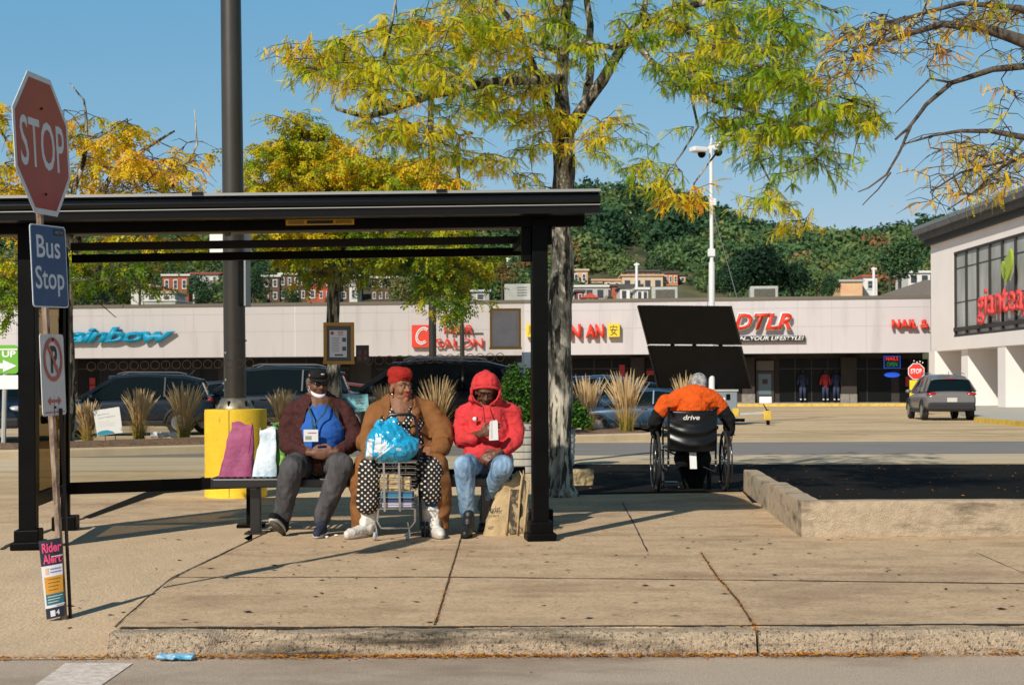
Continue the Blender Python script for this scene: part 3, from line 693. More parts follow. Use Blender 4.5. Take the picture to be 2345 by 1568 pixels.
# front and rear header beams, rails
spart('header_beam', (-.55, WD + .36, -.04, .05, HB - .06, HB + .06), m_blk2)
spart('header_beam', (-.4, WD + .3, DB + .06, DB + .12, HB + .125, HB + .16), m_blk2)
spart('top_rail', (.062, WD + .07, DB - .03, DB + .03, 2.27, 2.34)); spart('top_rail', (.07, WD + .05, DB - .13, DB - .06, 2.365, 2.43), mat('rail_lit_grey', (.018, .018, .019), .5, spec=.2))  # second rail coloured grey to look lit beside the black ones
spart('bottom_rail', (-.02, WD + .07, DB - .03, DB + .03, .30, .40))
for a in (0, WD): spart('side_beam', (a - .04, a + .04, .062, DB - .047, HB - .12, HB - .02)); 
spart('corner_bracket', (WD - .14, WD - .063, -.03, .03, HB - .33, HB - .062)); spart('corner_bracket', (WD + .063, WD + .1, -.03, .03, HB - .20, HB - .062))
# roof: profile run along the shelter
def prof(a0, a1, pts, m, name='roof', sm=False, bev=0):
    mb = MB(); k = len(pts); vs = [S(a0, b, z) for b, z in pts] + [S(a1, b, z) for b, z in pts]
    mb.add(vs, [(i, i + k, (i + 1) % k + k, (i + 1) % k) for i in range(k)] + [tuple(range(k)), tuple(reversed(range(k, 2 * k)))]); return build(name, mb, m, sh, smooth=sm, bevel=bev)
r0, r1 = -.75, WD + .42; rb = -.34; zt_ = HB + .19
gp = [(rb, zt_ - .03), (rb + .012, zt_ - .055)]
gp += [(rb + .012 - .05 * math.sin(math.pi * i / 10) - .02, zt_ - .045 - .075 * i / 10) for i in range(11)]
gp += [(rb - .014, zt_ - .13), (rb, zt_ - .185), (rb + .16, zt_ - .185), (rb + .16, zt_ - .03)]
prof(r0, r1, gp, m_gut, 'gutter', sm=35)
prof(r0, r1 + .004, [(rb - .035, zt_ - .026), (rb + .5, zt_ - .026), (rb + .5, zt_ - .006), (rb - .035, zt_ - .006)], m_edge, 'drip_edge')
prof(r0, r1 + .004, [(rb - .030, zt_ - .128), (rb - .014, zt_ - .128), (rb - .014, zt_ - .121), (rb - .030, zt_ - .121)], m_edge, 'gutter_lip')
arch = [(rb + .2 + (DB + .62) * i / 12, zt_ - .03 + .16 * math.sin(math.pi * i / 12)) for i in range(13)]
prof(r0, r1, arch + [(b, z - .03) for b, z in reversed(arch)], mat('roof_panel', (.03, .035, .04), .35), 'roof_panel', sm=35)
prof(r0, r1, [(DB + .3, zt_ - .05), (DB + .48, zt_ - .05), (DB + .48, zt_ - .03), (DB + .3, zt_ - .03)], m_gut, 'rear_gutter')
for a in (.0, 1.35, 2.7, WD): spart('rafter', (a - .025, a + .025, rb + .17, DB + .29, HB + .09, HB + .14), m_blk2)
spart('splice_plate', (1.25, 1.33, rb - .045, rb + .02, zt_ - .02, zt_ + .004), m_gut, 0); spart('splice_plate', (3.05, 3.13, rb - .045, rb + .02, zt_ - .02, zt_ + .004), m_gut, 0)
# glass: back wall, side wall; rings printed on the upper band
def pane(name, a0, a1, b0, b1, z0, z1, m): return build(name, sb(a0, a1, b0, b1, z0, z1), m, sh)
pane('back_glass', .05, WD * .5 - .004, DB - .006, DB + .006, .405, 2.265, m_glass); pane('back_glass', WD * .5 + .004, WD + .07, DB - .006, DB + .006, .405, 2.265, m_glass)
pane('side_glass', -.006, .006, .30, DB - .16, .40, 2.2, m_side)
spart('side_frame', (-.02, .02, .065, .30, .40, 2.25)); spart('side_frame', (-.018, .018, DB - .16, DB - .05, .40, 2.25), bev=0)
spart('side_rail', (-.03, .03, .062, DB - .047, .30, .40)); spart('side_rail', (-.03, .03, .062, DB - .047, 2.2, 2.28))
spart('rail_foot', (1.52, 1.60, DB - .035, DB + .035, zo(.0, 1.5), .30)); spart('foot_plate', (1.44, 1.68, DB - .1, DB + .1, zo(0.001, 1.5), zo(.03, 1.5)))
m_ring = mat('ring_print', (.20, .13, .08), .8)
mb = MB()
def ring(mb, a, z, r, w=.003, b=DB - .009):
    n = 20; vs = []
    for i in range(n):
        an = 2 * math.pi * i / n
        for q in (r - w, r + w): vs.append(S(a + q * math.cos(an), b, z + q * math.sin(an)))
    mb.add(vs, [(2 * i, 2 * i + 1, (2 * i + 3) % (2 * n), (2 * i + 2) % (2 * n)) for i in range(n)])
for i in range(16): ring(mb, .22 + i * .0887, 1.385 - i * .0005, .036)
build('ring_print', mb, m_ring, sh); mb = MB()
for i in range(14): ring(mb, 2.58 + i * .0887, 1.375, .036)
build('ring_print', mb, m_ring, sh)
st = build('warning_sticker', sb(1.92, 2.44, -.0445, -.041, HB - .025, HB + .018), m_yel2 if 'm_yel2' in globals() else mat('sticker_yellow', (.62, .36, .03), .6), sh)
build('sticker_text', sb(2.08, 2.28, -.0475, -.045, HB - .015, HB + .010), m_blk, st)
for k in range(3): build('sticker_line', sb(1.94, 2.06, -.0475, -.045, HB - .014 + k * .009, HB - .011 + k * .009), m_blk, st); build('sticker_line', sb(2.30, 2.42, -.0475, -.045, HB - .014 + k * .009, HB - .011 + k * .009), m_blk, st)
mb = MB(); mb.tube([S(1.02, 0, 0) + Vector((0, 0, 0))] * 2, .001, 4)
mb = MB(); pts = [P(318 + 6 * k, 447 - 9 * math.sin(k / 9 * 3.14), 11.2) for k in range(10)]; mb.tube(pts, .008, 6); tag(build('fallen_twig', mb, mat('blue_strap', (.12, .22, .3), .5)), 'thin curved bluish strap lying on the shelter roof above its left part', 'strap')

# notices on the back glass
m_gold = mat('gold_frame', (.42, .22, .02), .55); m_paper = mat('paper_grey', (.42, .42, .43), .8, var=.1, scale=9); m_papw = mat('paper_white', (.66, .67, .68), .8)
def notice(nm, lab, px0, px1, py0, py1, fr, m_in, cat='notice'):
    d = 11.92; a, b = P(px0, py1, d), P(px1, py0, d); t = thing(nm, lab, cat, ((a.x + b.x) / 2, d, a.z)); w_ = b.x - a.x; h_ = b.z - a.z; c0 = Vector(((a.x + b.x) / 2, d, (a.z + b.z) / 2))
    if fr:
        mb = MB(); f = fr
        mb.box(c0 + Vector((0, 0, h_ / 2 - f / 2)), (w_, .02, f)); mb.box(c0 - Vector((0, 0, h_ / 2 - f / 2)), (w_ + .01, .02, f)); mb.box(c0 + Vector((w_ / 2 - f / 2, 0, 0)), (f, .019, h_ - 2 * f)); mb.box(c0 - Vector((w_ / 2 - f / 2, 0, 0)), (f, .019, h_ - 2 * f))
        build('frame', mb, m_gold, t, bevel=.003)
    build('sheet', MB().box(c0 + Vector((0, .004, 0)), (w_ - 2 * fr - .001, .006, h_ - 2 * fr - .001)), m_in, t); return t, c0, w_, h_
t, c0, w_, h_ = notice('framed_notice', 'gold framed bus notice with printed text and two small pictures on the glass', 741, 811, 738, 834, .028, mat('notice_back', (.06, .07, .065), .5))
pg = build('page', MB().box(c0 + Vector((-.005, -.003, -.003)), (.145, .003, .225)), m_papw, t)
m_ink = mat('ink', (.10, .10, .11), .8); m_inkr = mat('ink_red', (.40, .08, .05), .8)
build('round_emblem', MB().ell(c0 + Vector((-.055, -.006, .085)), (.015, .002, .015)), m_inkr, pg, smooth=1)
for k in range(3): build('heading_line', MB().box(c0 + Vector((.015, -.0055, .098 - k * .013)), (.05 - .005 * k, .001, .005)), m_inkr, pg)
for k in range(9): build('text_line', MB().box(c0 + Vector((-.028, -.0055, .045 - k * .014)), (.07 - .008 * (k % 3), .001, .004)), mat('ink_grey', (.25, .25, .27), .8), pg)
for z in (.03, -.045): build('picture', MB().box(c0 + Vector((.045, -.0055, z)), (.032, .001, .034)), m_ink, pg)
build('footer_picture', MB().box(c0 + Vector((0, -.0055, -.098)), (.07, .001, .014)), m_ink, pg)
t, c0, w_, h_ = notice('framed_notice', 'gold framed blank grey sheet at the right end of the glass', 1122, 1193, 706, 800, .02, m_paper)
t, c0, w_, h_ = notice('small_poster', 'small dark photo card taped right of the printed gold framed notice', 815, 845, 790, 831, 0, mat('card_dark', (.02, .012, .01), .5), 'poster')
m_por = mat('card_figures', (.13, .05, .03), .7, var=.5, scale=60)
for dx in (-.022, .025): build('portrait', MB().ell(c0 + Vector((dx, -.001, .012)), (.014, .002, .022)), m_por, t); build('portrait', MB().ell(c0 + Vector((dx, -.001, -.035)), (.017, .002, .02)), m_por, t)

# bench
m_bench = mat('bench_black', (.010, .010, .010), .3, spec=.7)
bn = thing('bench', 'black slatted metal bench under the shelter', 'bench', (-1.2, 11.8, 0))
bx0, bx1, byf, zs = P(486, 1100, 11.62).x, P(1196, 1100, 11.62).x, 11.62, .455
mb = MB(); n_ = 47
for i in range(n_):
    x = bx0 + .03 + (bx1 - bx0 - .06) * i / (n_ - 1)
    mb.tube([(x, byf + .02, zs - .035), (x, byf + .05, zs), (x, byf + .36, zs + .004), (x, byf + .42, zs - .02)], .0135, 6)
build('slats', mb, m_bench, bn, smooth=40)
for y, z in ((byf, zs - .03), (byf + .43, zs - .03)):
    build('seat_rail', MB().bar((bx0, y, z), (bx1, y, z), .035, .075), m_bench, bn, bevel=.012)
for px in (583, 1113):
    x = P(px, 1100, 11.7).x
    build('leg', MB().box((x, 11.76, .21), (.085, .07, .42)), m_bench, bn, bevel=.006); build('foot_plate', MB().box((x, 11.76, .008), (.16, .2, .014)), m_bench, bn)
    build('cross_bar', MB().bar((x, byf, zs - .06), (x, byf + .42, zs - .06), .05, .05), m_bench, bn)
for x in (bx0, bx1): build('end_cap', MB().bar((x, byf - .01, zs - .03), (x, byf + .44, zs - .03), .03, .09), m_bench, bn, bevel=.01)

# ================================================================ tall lamp pole in a round yellow footing
gx = G(527, 1141); lp = thing('lamp_pole', 'tall bronze steel lamp pole on a round yellow painted concrete footing', 'lamp post', (gx.x, gx.y + .33, 0))
cx, cy = gx.x, gx.y + .33; SCL = F / cy
m_pole = mat('bronze_pole', (.055, .048, .040), .42, .35, var=.2, scale=2, st=(1, 1, .25), bump=.05, bscale=20)
m_foot = mat('yellow_concrete', (.90, .58, .03), .75, var=.08, scale=5, det=7, bump=.25, bscale=50)
add_stain(m_foot, (.85, .68, .20), 4, .55, .7, (1, 1, .4), .5); add_stain(m_foot, (.45, .33, .12), 12, .66, .74, (1, 1, .6), .6)
rr = 70.5 / SCL
mb = MB(); prof_ = [(rr * 1.004, 0), (rr, .05), (rr * .995, .4), (rr * 1.0, .93), (rr * .985, .965), (rr * .5, .972)]
mb.lathe(prof_, (cx, cy, 0), 48); build('footing', mb, m_foot, lp, smooth=40)
build('form_seam', MB().box((cx - .01, cy - rr + .001, .48), (.012, .01, .95)), mat('seam', (.50, .38, .05), .8), lp)
hp = 25 / SCL
build('pole', MB().tube([(cx - .005, cy, .97), (cx - .02, cy, 3.4), (cx - .06, cy, 8.5)], [hp * 1.0, hp * .97, hp * .86], 32), m_pole, lp, smooth=40)
mb = MB(); mb.lathe([(hp * 1.75, .972), (hp * 1.7, .99), (hp * 1.35, 1.07), (hp * 1.02, 1.09)], (cx - .005, cy, 0), 28); build('base_cover', mb, mat('galvanised', (.30, .27, .22), .45, .6, var=.4, scale=14), lp, smooth=40)
for k in range(6):
    a = k * 1.05 + .3; build('anchor_bolt', MB().tube([(cx + math.cos(a) * hp * 1.55, cy + math.sin(a) * hp * 1.55, .97), (cx + math.cos(a) * hp * 1.55, cy + math.sin(a) * hp * 1.55, 1.06)], .014, 6), m_blk2, lp)
mb = MB()
for px, py, r in ((508, 838, .01), (537, 876, .012), (534, 922, .008), (509, 900, .01)): mb.ell(P(px + 8, py - 30, cy - hp * .8), (r, r * .5, r * 1.3), nu=8, nv=6)
build('band_clips', mb, m_edge, lp); build('band', MB().tube([(cx, cy, 1.72), (cx, cy, 1.735)], hp * 1.03, 28), m_pole, lp, smooth=40); build('band', MB().tube([(cx, cy, 1.30), (cx, cy, 1.312)], hp * 1.03, 28), m_pole, lp, smooth=40)
bx = P(528, 555, cy + .2)
build('sign_board', MB().box((bx.x, bx.y, bx.z + .02), (P(576, 0, cy).x - P(480, 0, cy).x, .03, .34)), m_wht, lp, bevel=.004)
ho = P(557, 645, cy + .05); build('side_panel', MB().box(ho, (.075, .30, .55)), m_blk2, lp, bevel=.01); build('side_plate', MB().box(ho + Vector((.045, 0, 0)), (.02, .30, .55)), mat('plate_grey', (.30, .34, .36), .5), lp)
# ================================================================ leaning sign post by the street
base = Vector((-2.47, 7.86, rampz(7.86)))
sp = thing('sign_post', 'leaning rusty post with stop sign, blue bus stop sign and no parking sign', 'street sign', base)
dS = base.y
def Q(px, py, dy=0): return P(px, py, dS + dy)
m_rust = mat('rusty_steel', (.16, .09, .055), .85, .3, var=.4, scale=20, bump=.4, bscale=60, col2=(.30, .22, .16), st=(1, 1, .35))
m_wood = mat('post_dark', (.035, .025, .02), .9, var=.3, scale=20, st=(1, 1, .3))
mb = MB(); b0, b1 = base.copy(), Q(94, 300); mb.limb([b0 + Vector((-.012, 0, 0)), b1 + Vector((-.036, .0, 0))], .020, 6)
build('post', mb, m_rust, sp, smooth=40)
build('post_flange_shade', MB().bar(b0 + Vector((.018, .02, 0)), Q(126, 935) + Vector((.012, .06, 0)), .010, .018), m_wood, sp)  # dark colour paints the shade in the post's channel
m_sred = mat('stop_red', (.34, .022, .014), .35, var=.12, scale=3, spec=.6, bump=.02, bscale=12); m_salu = mat('sign_back', (.5, .5, .48), .5, .5)
m_sblue = mat('bus_blue', (.015, .055, .155), .4, var=.12, scale=6, spec=.6); m_swh = mat('sign_face_white', (.62, .62, .60), .45, var=.05, scale=20); m_lgd = mat('legend_white', (.60, .64, .66), .45)
# stop sign: an octagon turned towards the side street, so its outline is narrowed
def plane_from(tl, tr, bl): # sign plane given by three marks with depths
    o = P(*bl); x = P(bl[0] + tr[0] - tl[0], bl[1] + tr[1] - tl[1], bl[2] + tr[2] - tl[2]) - o; return o, x
cS = P(98, 333, dS); yaw = R(-66)
hv = 162 * (dS - .05) / F
xv = Vector((62 * dS / F, 0, 0)); 
def face_matrix(c, half_w_px, skew, hw, dep=-.05):
    # sign of true half width hw seen half_w_px wide: turned about the post
    ap = half_w_px * c.y / F / hw; t = -c.x / c.y
    yw = min((abs(math.cos(R(q)) + t * math.sin(R(q)) - ap), R(q)) for q in range(20, 89))[1]
    x = Vector((math.cos(yw), math.sin(yw), skew)); M = frame(c, x, (-0.03, 0, 1)); return M
hw = .375; MS = face_matrix(cS, 62, .05, hw)
def oct_(r): return [(r / math.cos(R(22.5)) * math.cos(R(22.5 + 45 * k)), r / math.cos(R(22.5)) * math.sin(R(22.5 + 45 * k))) for k in range(8)]
sg = build('stop_sign', MB().prism(oct_(hw * 1.02), MS @ Matrix.Translation((0, 0, -.004)), .004), m_lgd, sp)
build('red_field', MB().prism(oct_(hw * .94), MS @ Matrix.Translation((0, 0, .0005)), .0008), m_sred, sg)
text('legend', 'STOP', MS @ Matrix.Translation((-.305, -.135, .002)), .61, .27, m_lgd, sg, .002, bold=.008)
build('bolt', MB().ell(MS @ Vector((0, .2, .004)), .008), m_wood, sg); build('bolt', MB().ell(MS @ Vector((0, -.27, .004)), .008), m_wood, sg)
def rrect(w_, h_, r, n=4):
    o = []
    for cx_, cy_, a0 in ((w_ - r, h_ - r, 0), (-w_ + r, h_ - r, 90), (-w_ + r, -h_ + r, 180), (w_ - r, -h_ + r, 270)):
        for i in range(n + 1): a = R(a0 + 90 * i / n); o.append((cx_ + r * math.cos(a), cy_ + r * math.sin(a)))
    return o
cB = P(113.5, 610, dS); hB = 94 * dS / F; MBm = face_matrix(cB, 41, .03, .152)
sg = build('bus_stop_sign', MB().prism(rrect(.152, hB, .02), MBm @ Matrix.Translation((0, 0, -.004)), .004), m_lgd, sp)
build('blue_field', MB().prism(rrect(.145, hB - .007, .018), MBm @ Matrix.Translation((0, 0, .0005)), .0008), m_sblue, sg)
text('legend', 'Bus', MBm @ Matrix.Translation((-.105, .045, .002)), .20, .125, m_lgd, sg, .002, bold=.01); text('legend', 'Stop', MBm @ Matrix.Translation((-.125, -.165, .002)), .245, .165, m_lgd, sg, .002, bold=.01)
pl = build('number_plate', MB().prism(rrect(.045, .018, .002), MBm @ Matrix.Translation((.088, .192, .002)), .0008), m_blk, sg)
text('number', '4834', MBm @ Matrix.Translation((.053, .183, .0035)), .07, .018, mat('faded_grey', (.25, .25, .25), .7), sg, .001)
cN = P(122, 858, dS); hN = 93 * dS / F; MN = face_matrix(cN, 26.5, .02, .152)
sg = build('no_parking_sign', MB().prism(rrect(.152, hN, .02), MN @ Matrix.Translation((0, 0, -.004)), .004), m_swh, sp)
m_sfr = mat('sign_faded_red', (.48, .12, .09), .5)
def ring2(mb, M, r0, r1, z, n=32, a0=0, a1=360):
    vs = []
    for i in range(n + 1):
        a = R(a0 + (a1 - a0) * i / n)
        for r in (r0, r1): vs.append(M @ Vector((r * math.cos(a), r * math.sin(a), z)))
    mb.add(vs, [(2 * i, 2 * i + 1, 2 * i + 3, 2 * i + 2) for i in range(n)])
MNc = MN @ Matrix.Translation((0, .085, 0))
text('letter', 'P', MNc @ Matrix.Translation((-.028, -.075, .002)), .085, .15, m_blk, sg, .002, bold=.03)
mb = MB(); ring2(mb, MNc, .098, .122, .0045); mb.prism([(-.1, .012), (-.1, -.012), (.1, -.012), (.1, .012)], MNc @ Matrix.Rotation(R(-50), 4, 'Z') @ Matrix.Translation((0, 0, .0045)), .0005)
build('prohibition_ring', mb, m_sfr, sg)
MA = MN @ Matrix.Translation((0, -.145, .002))
build('double_arrow', MB().prism([(-.09, 0), (-.05, .024), (-.05, .008), (.05, .008), (.05, .024), (.09, 0), (.05, -.024), (.05, -.008), (-.05, -.008), (-.05, -.024)], MA, .0008), m_sfr, sg)
mb = MB(); ring2(mb, MN, 0, 0, .001, 2); mb = MB()
mb.prism([(-.13, -.003), (.13, -.003), (.13, .003), (-.13, .003)], MN @ Matrix.Translation((0, -hN + .018, .0015)), .0008); build('lower_line', mb, m_sfr, sg)
build('bolt', MB().ell(MN @ Vector((0, hN - .03, .004)), .009), m_wood, sg); build('bolt', MB().ell(MN @ Vector((0, -hN + .045, .004)), .007), m_wood, sg)
# rider alert flyer wrapped at the foot
a, b = P(88, 1238, dS - .06), P(140, 1230, dS - .035); c_, d_ = P(107, 1418, dS - .05), P(148, 1408, dS - .03)
def fl(u_, v_, o=0): p = a.lerp(b, u_).lerp(c_.lerp(d_, u_), v_); return p + Vector((0, -.012 * math.sin(math.pi * u_) - o, 0))
def flp(u0, u1, v0, v1, o, mb=None, n=6):
    mb = mb or MB(); vs = [fl(u0 + (u1 - u0) * i / n, v, o) for v in (v0, v1) for i in range(n + 1)]
    return mb.add(vs, [(i, n + 1 + i, n + 2 + i, i + 1) for i in range(n)])
m_navy = mat('flyer_navy', (.012, .016, .03), .5); m_pk = mat('flyer_pink', (.62, .06, .16), .5); m_teal = mat('flyer_teal', (.02, .13, .15), .5); m_flo = mat('flyer_orange', (.55, .25, .02), .5); m_lil = mat('flyer_white', (.62, .61, .66), .5)
fy = build('flyer', flp(0, 1, 0, 1, 0), m_navy, sp)
build('white_band', flp(0, 1, .33, .47, .0015), m_lil, fy); build('orange_band', flp(.1, 1, .47, .69, .0015), m_flo, fy); build('teal_band', flp(.05, 1, .69, .83, .0015), m_teal, fy); build('white_strip', flp(0, 1, .83, .865, .0015), m_lil, fy); build('white_edge', flp(0, .1, .47, .83, .0016), m_lil, fy)
def ftext(s_, u0, u1, v0, v1, m, bold=0, nm='legend'):
    me = text_mesh(s_, 1, 1, bold=bold); co = verts_np(me)
    for i in range(len(co)): co[i] = fl(u0 + (u1 - u0) * co[i][0], v1 + (v0 - v1) * co[i][1], .004) - worldloc(fy)
    set_np(me, co); me.name = nm; link(nm, me, m, fy)
ftext('Rider', .14, 1.0, .04, .165, m_pk, .03); ftext('Alert', .14, .98, .185, .305, m_pk, .03); ftext('4', .60, .78, .90, .965, m_lil, .02)
for k in range(4): build('text_line', flp(.28, .9 - .05 * k, .50 + k * .045, .508 + k * .045, .003), mat('ink_brown', (.18, .09, .02), .8), fy)
for k in range(3): build('text_line', flp(.2, .95 - .1 * k, .72 + k * .035, .728 + k * .035, .003), m_lil, fy)
for k in range(2): build('text_line', flp(.45, .95, .37 + k * .04, .385 + k * .04, .003), mat('ink_soft', (.15, .2, .35), .8), fy)
build('badge', flp(.28, .55, .90, .975, .003), m_lil, fy); build('strap', flp(.55, 1.05, .215, .225, .006), m_lil, fy); build('strap', flp(.6, 1.05, .83, .845, .006), m_lil, fy); build('orange_emblem', flp(.2, .38, .36, .44, .003), mat('peach', (.6, .4, .25), .6), fy)

# ================================================================ planters, rock, bits on the ground
m_plant = mat('planter_grey', (.50, .48, .43), .8, var=.08, scale=4)
def planter(px, py, wpx, ytop, lab):
    g = G(px, py); t = thing('planter', lab, 'planter', (g.x, g.y + .3, 0), 'ribbed planters with green shrubs'); s_ = F / (g.y + .3); r = wpx / 2 / s_; H = P(px, ytop, g.y).z; pr = []; n_ = 7
    for i in range(n_): z = H * i / n_; q = r * (.80 + .2 * i / n_); pr += [(q, z + .004), (q + .004, z + H / n_ * .5), (q, z + H / n_ - .014), (q - .015, z + H / n_ - .012), (q - .015, z + H / n_ - .001)]
    pr += [(r * 1.02, H), (r * .9, H + .005)]
    build('pot', MB().lathe(pr, (g.x, g.y + .3, 0), 32), m_plant, t, smooth=30)
    build('soil', MB().ell((g.x, g.y + .3, H - .02), (r * .9, r * .9, .05)), m_mulch, t); return t, g, H, r
rk = thing('rock', 'pale angular sandstone block lying at the foot of the big tree', 'rock', G(1335, 1112))
mb = MB(); c0 = G(1335, 1112) + Vector((0, .12, .09)); mb.box(c0, (.24, .22, .2), rz=.2); me = remesh(mb, .012, 3); folds(me, .02, (9, 9, 9), 3); lmesh('stone', me, mat('sandstone', (.50, .38, .20), .95, var=.2, scale=8, bump=.6, bscale=50), rk, smooth=50)
me = remesh(MB().box((0, 0, .01), (.17, .07, .018)), .006, 3); folds(me, .010, (25, 25, 30), 4); me.transform(Matrix.Translation(G(403, 1507, -.105)))
o = link('wrapper', me, mat('wrapper_blue', (.05, .36, .62), .3, spec=.7, col2=(.5, .65, .75), scale=14), None, 40); tag(o, 'crumpled blue and white snack wrapper lying in the gutter', 'wrapper')
me = remesh(MB().box((0, 0, .05), (.62, .18, .10)), .03, 3); folds(me, .05, (5, 5, 9), 2); me.transform(Matrix.Translation(G(378, 1016) + Vector((0, .1, .14))))
o = link('plastic_bag', me, m_wht, None, 1); tag(o, 'white plastic bag lying on the mulch between two grass clumps', 'bag')
mb = MB(); 
for px, py in ((765, 1222), (744, 1229)): pass
for i, (px, py, r) in enumerate(((1238, 1222, .02), (748, 1231, .014), (770, 1227, .012))):
    me = remesh(MB().ell((0, 0, r * .6), (r * 1.3, r, r * .6), nu=10, nv=8), r * .2, 1); folds(me, r * .4, (60, 60, 60), i); me.transform(Matrix.Translation(G(px, py)))
    tag(link('crumb', me, mat('popcorn', (.65, .55, .35), .9) if i == 0 else m_wht, None, 1), ['yellowish crumpled scrap at the foot of the right shelter post', 'white paper scrap on the pavement by the man\'s right shoe', 'small white scrap on the pavement between the man and the woman'][i], 'litter')
# ================================================================ people
m_sk1 = mat('skin_dark', (.145, .062, .034), .58, var=.18, scale=25, bump=.15, bscale=160, sub=.05)
m_sk2 = mat('skin_brown', (.23, .098, .046), .6, var=.14, scale=25, bump=.12, bscale=160, sub=.05)
m_sk3 = mat('skin_deep', (.13, .054, .03), .5, var=.18, scale=25, sub=.05)
m_sk4 = mat('skin_ruddy', (.32, .15, .09), .5, var=.15, scale=25, sub=.05)
m_lip = mat('lips_red', (.45, .035, .03), .4); m_lipd = mat('lips_dark', (.12, .04, .03), .5)
m_eyew = mat('eye_white', (.5, .45, .42), .3); m_iris = mat('iris_dark', (.01, .006, .004), .2); m_brow = mat('brow_hair', (.02, .012, .01), .8)
def cloth(name, col, var=.15, sc=14, rough=.9, bump=.12, bs=300, **k): return mat(name, col, rough, var=var, scale=sc, bump=bump, bscale=bs, spec=.2, **k)
def hand(mb, w_, f, n, th, L=.175, curl=(35, 40, 30), k=1.0, spread=.10):
    # wrist, finger direction, palm normal, thumb side
    f = Vector(f).normalized(); n = Vector(n); n = (n - f * n.dot(f)).normalized(); s_ = Vector(th); s_ = (s_ - f * s_.dot(f) - n * s_.dot(n)).normalized()
    w_ = Vector(w_); M = Matrix((s_, f, n)).transposed()
    mb.ell(w_ + f * .042 * k, (.040 * k, .052 * k, .017 * k), M=M); mb.ell(w_ + f * .062 * k, (.041 * k, .026 * k, .0155 * k), M=M); mb.limb([w_ - f * .02, w_ + f * .03], [.026 * k, .024 * k], 8)
    for i, (o, l) in enumerate(((.030, .94), (.010, 1.0), (-.010, .95), (-.029, .78))):
        p = w_ + (f * (.080 - .004 * abs(i - 1)) + s_ * o) * k; d = (f + s_ * o * spread * 30 * .3).normalized(); pts = [p - d * .01]; a = 0
        for c_, seg in zip(curl, (.040, .026, .020)):
            a += c_ + i * 3; dd = d * math.cos(R(a)) + n * math.sin(R(a)); p = p + dd * seg * l * k; pts.append(p)
        mb.limb(pts, [.0098 * k, .0095 * k, .0088 * k, .0078 * k], 7)
    p = w_ + (f * .02 + s_ * .032) * k; d = (f * .75 + s_ * .75 + n * .35).normalized(); q = p + d * .036 * k; d2 = (f * 1 + s_ * .1 + n * .45).normalized()
    mb.limb([p, q, q + d2 * .028 * k], [.0135 * k, .0115 * k, .009 * k], 7)
def head(mb, c, s_, yaw, pitch, neck, jaw=1.0, nose=1.0, wide=1.0):
    M3 = Matrix.Rotation(R(yaw), 3, 'Z') @ Matrix.Rotation(R(pitch), 3, 'X'); c = Vector(c)
    T = lambda x, y, z: c + M3 @ (Vector((x, y, z)) * s_)
    e = lambda p, r: mb.ell(T(*p), tuple(v * s_ for v in r), M=M3, nu=18, nv=12)
    W_ = wide
    e((0, .014, .038), (.075 * W_, .096, .083)); e((0, -.018, -.018), (.064 * W_, .072, .088)); e((0, -.03, -.072), (.048 * W_ * jaw, .048, .042)); e((.03, .0, -.06), (.034 * W_, .045, .04)); e((-.03, .0, -.06), (.034 * W_, .045, .04))
    for x in (-1, 1):
        e((x * .037 * W_, -.058, -.026), (.026, .026, .026)); e((x * .079 * W_, .012, -.008), (.012, .022, .034))
        mb.limb([T(x * .012, -.086, .030), T(x * .048, -.074, .030)], .0105 * s_, 8); mb.ell(T(x * .031, -.079, .008), .0125 * s_)
        e((x * .013 * nose, -.094, -.026), (.012, .013, .010))
    mb.limb([T(0, -.084, .020), T(0, -.098, -.004), T(0, -.106, -.022)], [.008 * s_, .010 * s_, .0135 * s_ * nose], 8)
    mb.limb([T(-.024, -.078, -.051), T(0, -.089, -.048), T(.024, -.078, -.051)], .0085 * s_, 8); mb.limb([T(-.02, -.076, -.062), T(0, -.087, -.063), T(.02, -.076, -.062)], .0092 * s_, 8)
    e((0, -.074, -.092), (.022, .02, .017)); mb.limb([T(0, .022, -.05), Vector(neck)], [.058 * s_, .066 * s_], 14); return T, M3
def eyes(T, M3, s_, root, open_=1.0):
    for x in (-1, 1):
        o = lmesh('eye', mesh('e', MB().ell(T(x * .031, -.0835, .0085), (.0118 * s_, .008 * s_, .0062 * s_ * open_), M=M3, nu=12, nv=8)), [m_eyew], root)
        lmesh('iris', mesh('e', MB().ell(T(x * .031, -.0885, .0085), (.0054 * s_, .004 * s_, .0056 * s_ * open_), M=M3, nu=10, nv=8)), [m_iris], o)
        lmesh('eyebrow', mesh('e', MB().limb([T(x * .014, -.098, .033), T(x * .034, -.092, .040), T(x * .05, -.078, .036)], [.003 * s_, .0038 * s_, .002 * s_], 6)), [m_brow], root)
def shoe(mb, heel, toe, k=1.0):           # heel and toe points on the ground plane of the sole
    h, t = Vector(heel), Vector(toe); u = (t - h).normalized(); up = Vector((0, 0, 1)); up = (up - u * u.dot(up)).normalized()
    mb.limb([h + u * .035 * k + up * .042 * k, h + u * .12 * k + up * .045 * k], [.040 * k, .041 * k], 10); mb.limb([h + u * .12 * k + up * .04 * k, h + u * .21 * k + up * .034 * k, h + u * .245 * k + up * .030 * k], [.042 * k, .040 * k, .030 * k], 10)
    mb.limb([h + u * .06 * k + up * .05 * k, h + u * .055 * k + up * .10 * k], [.04 * k, .042 * k], 10)
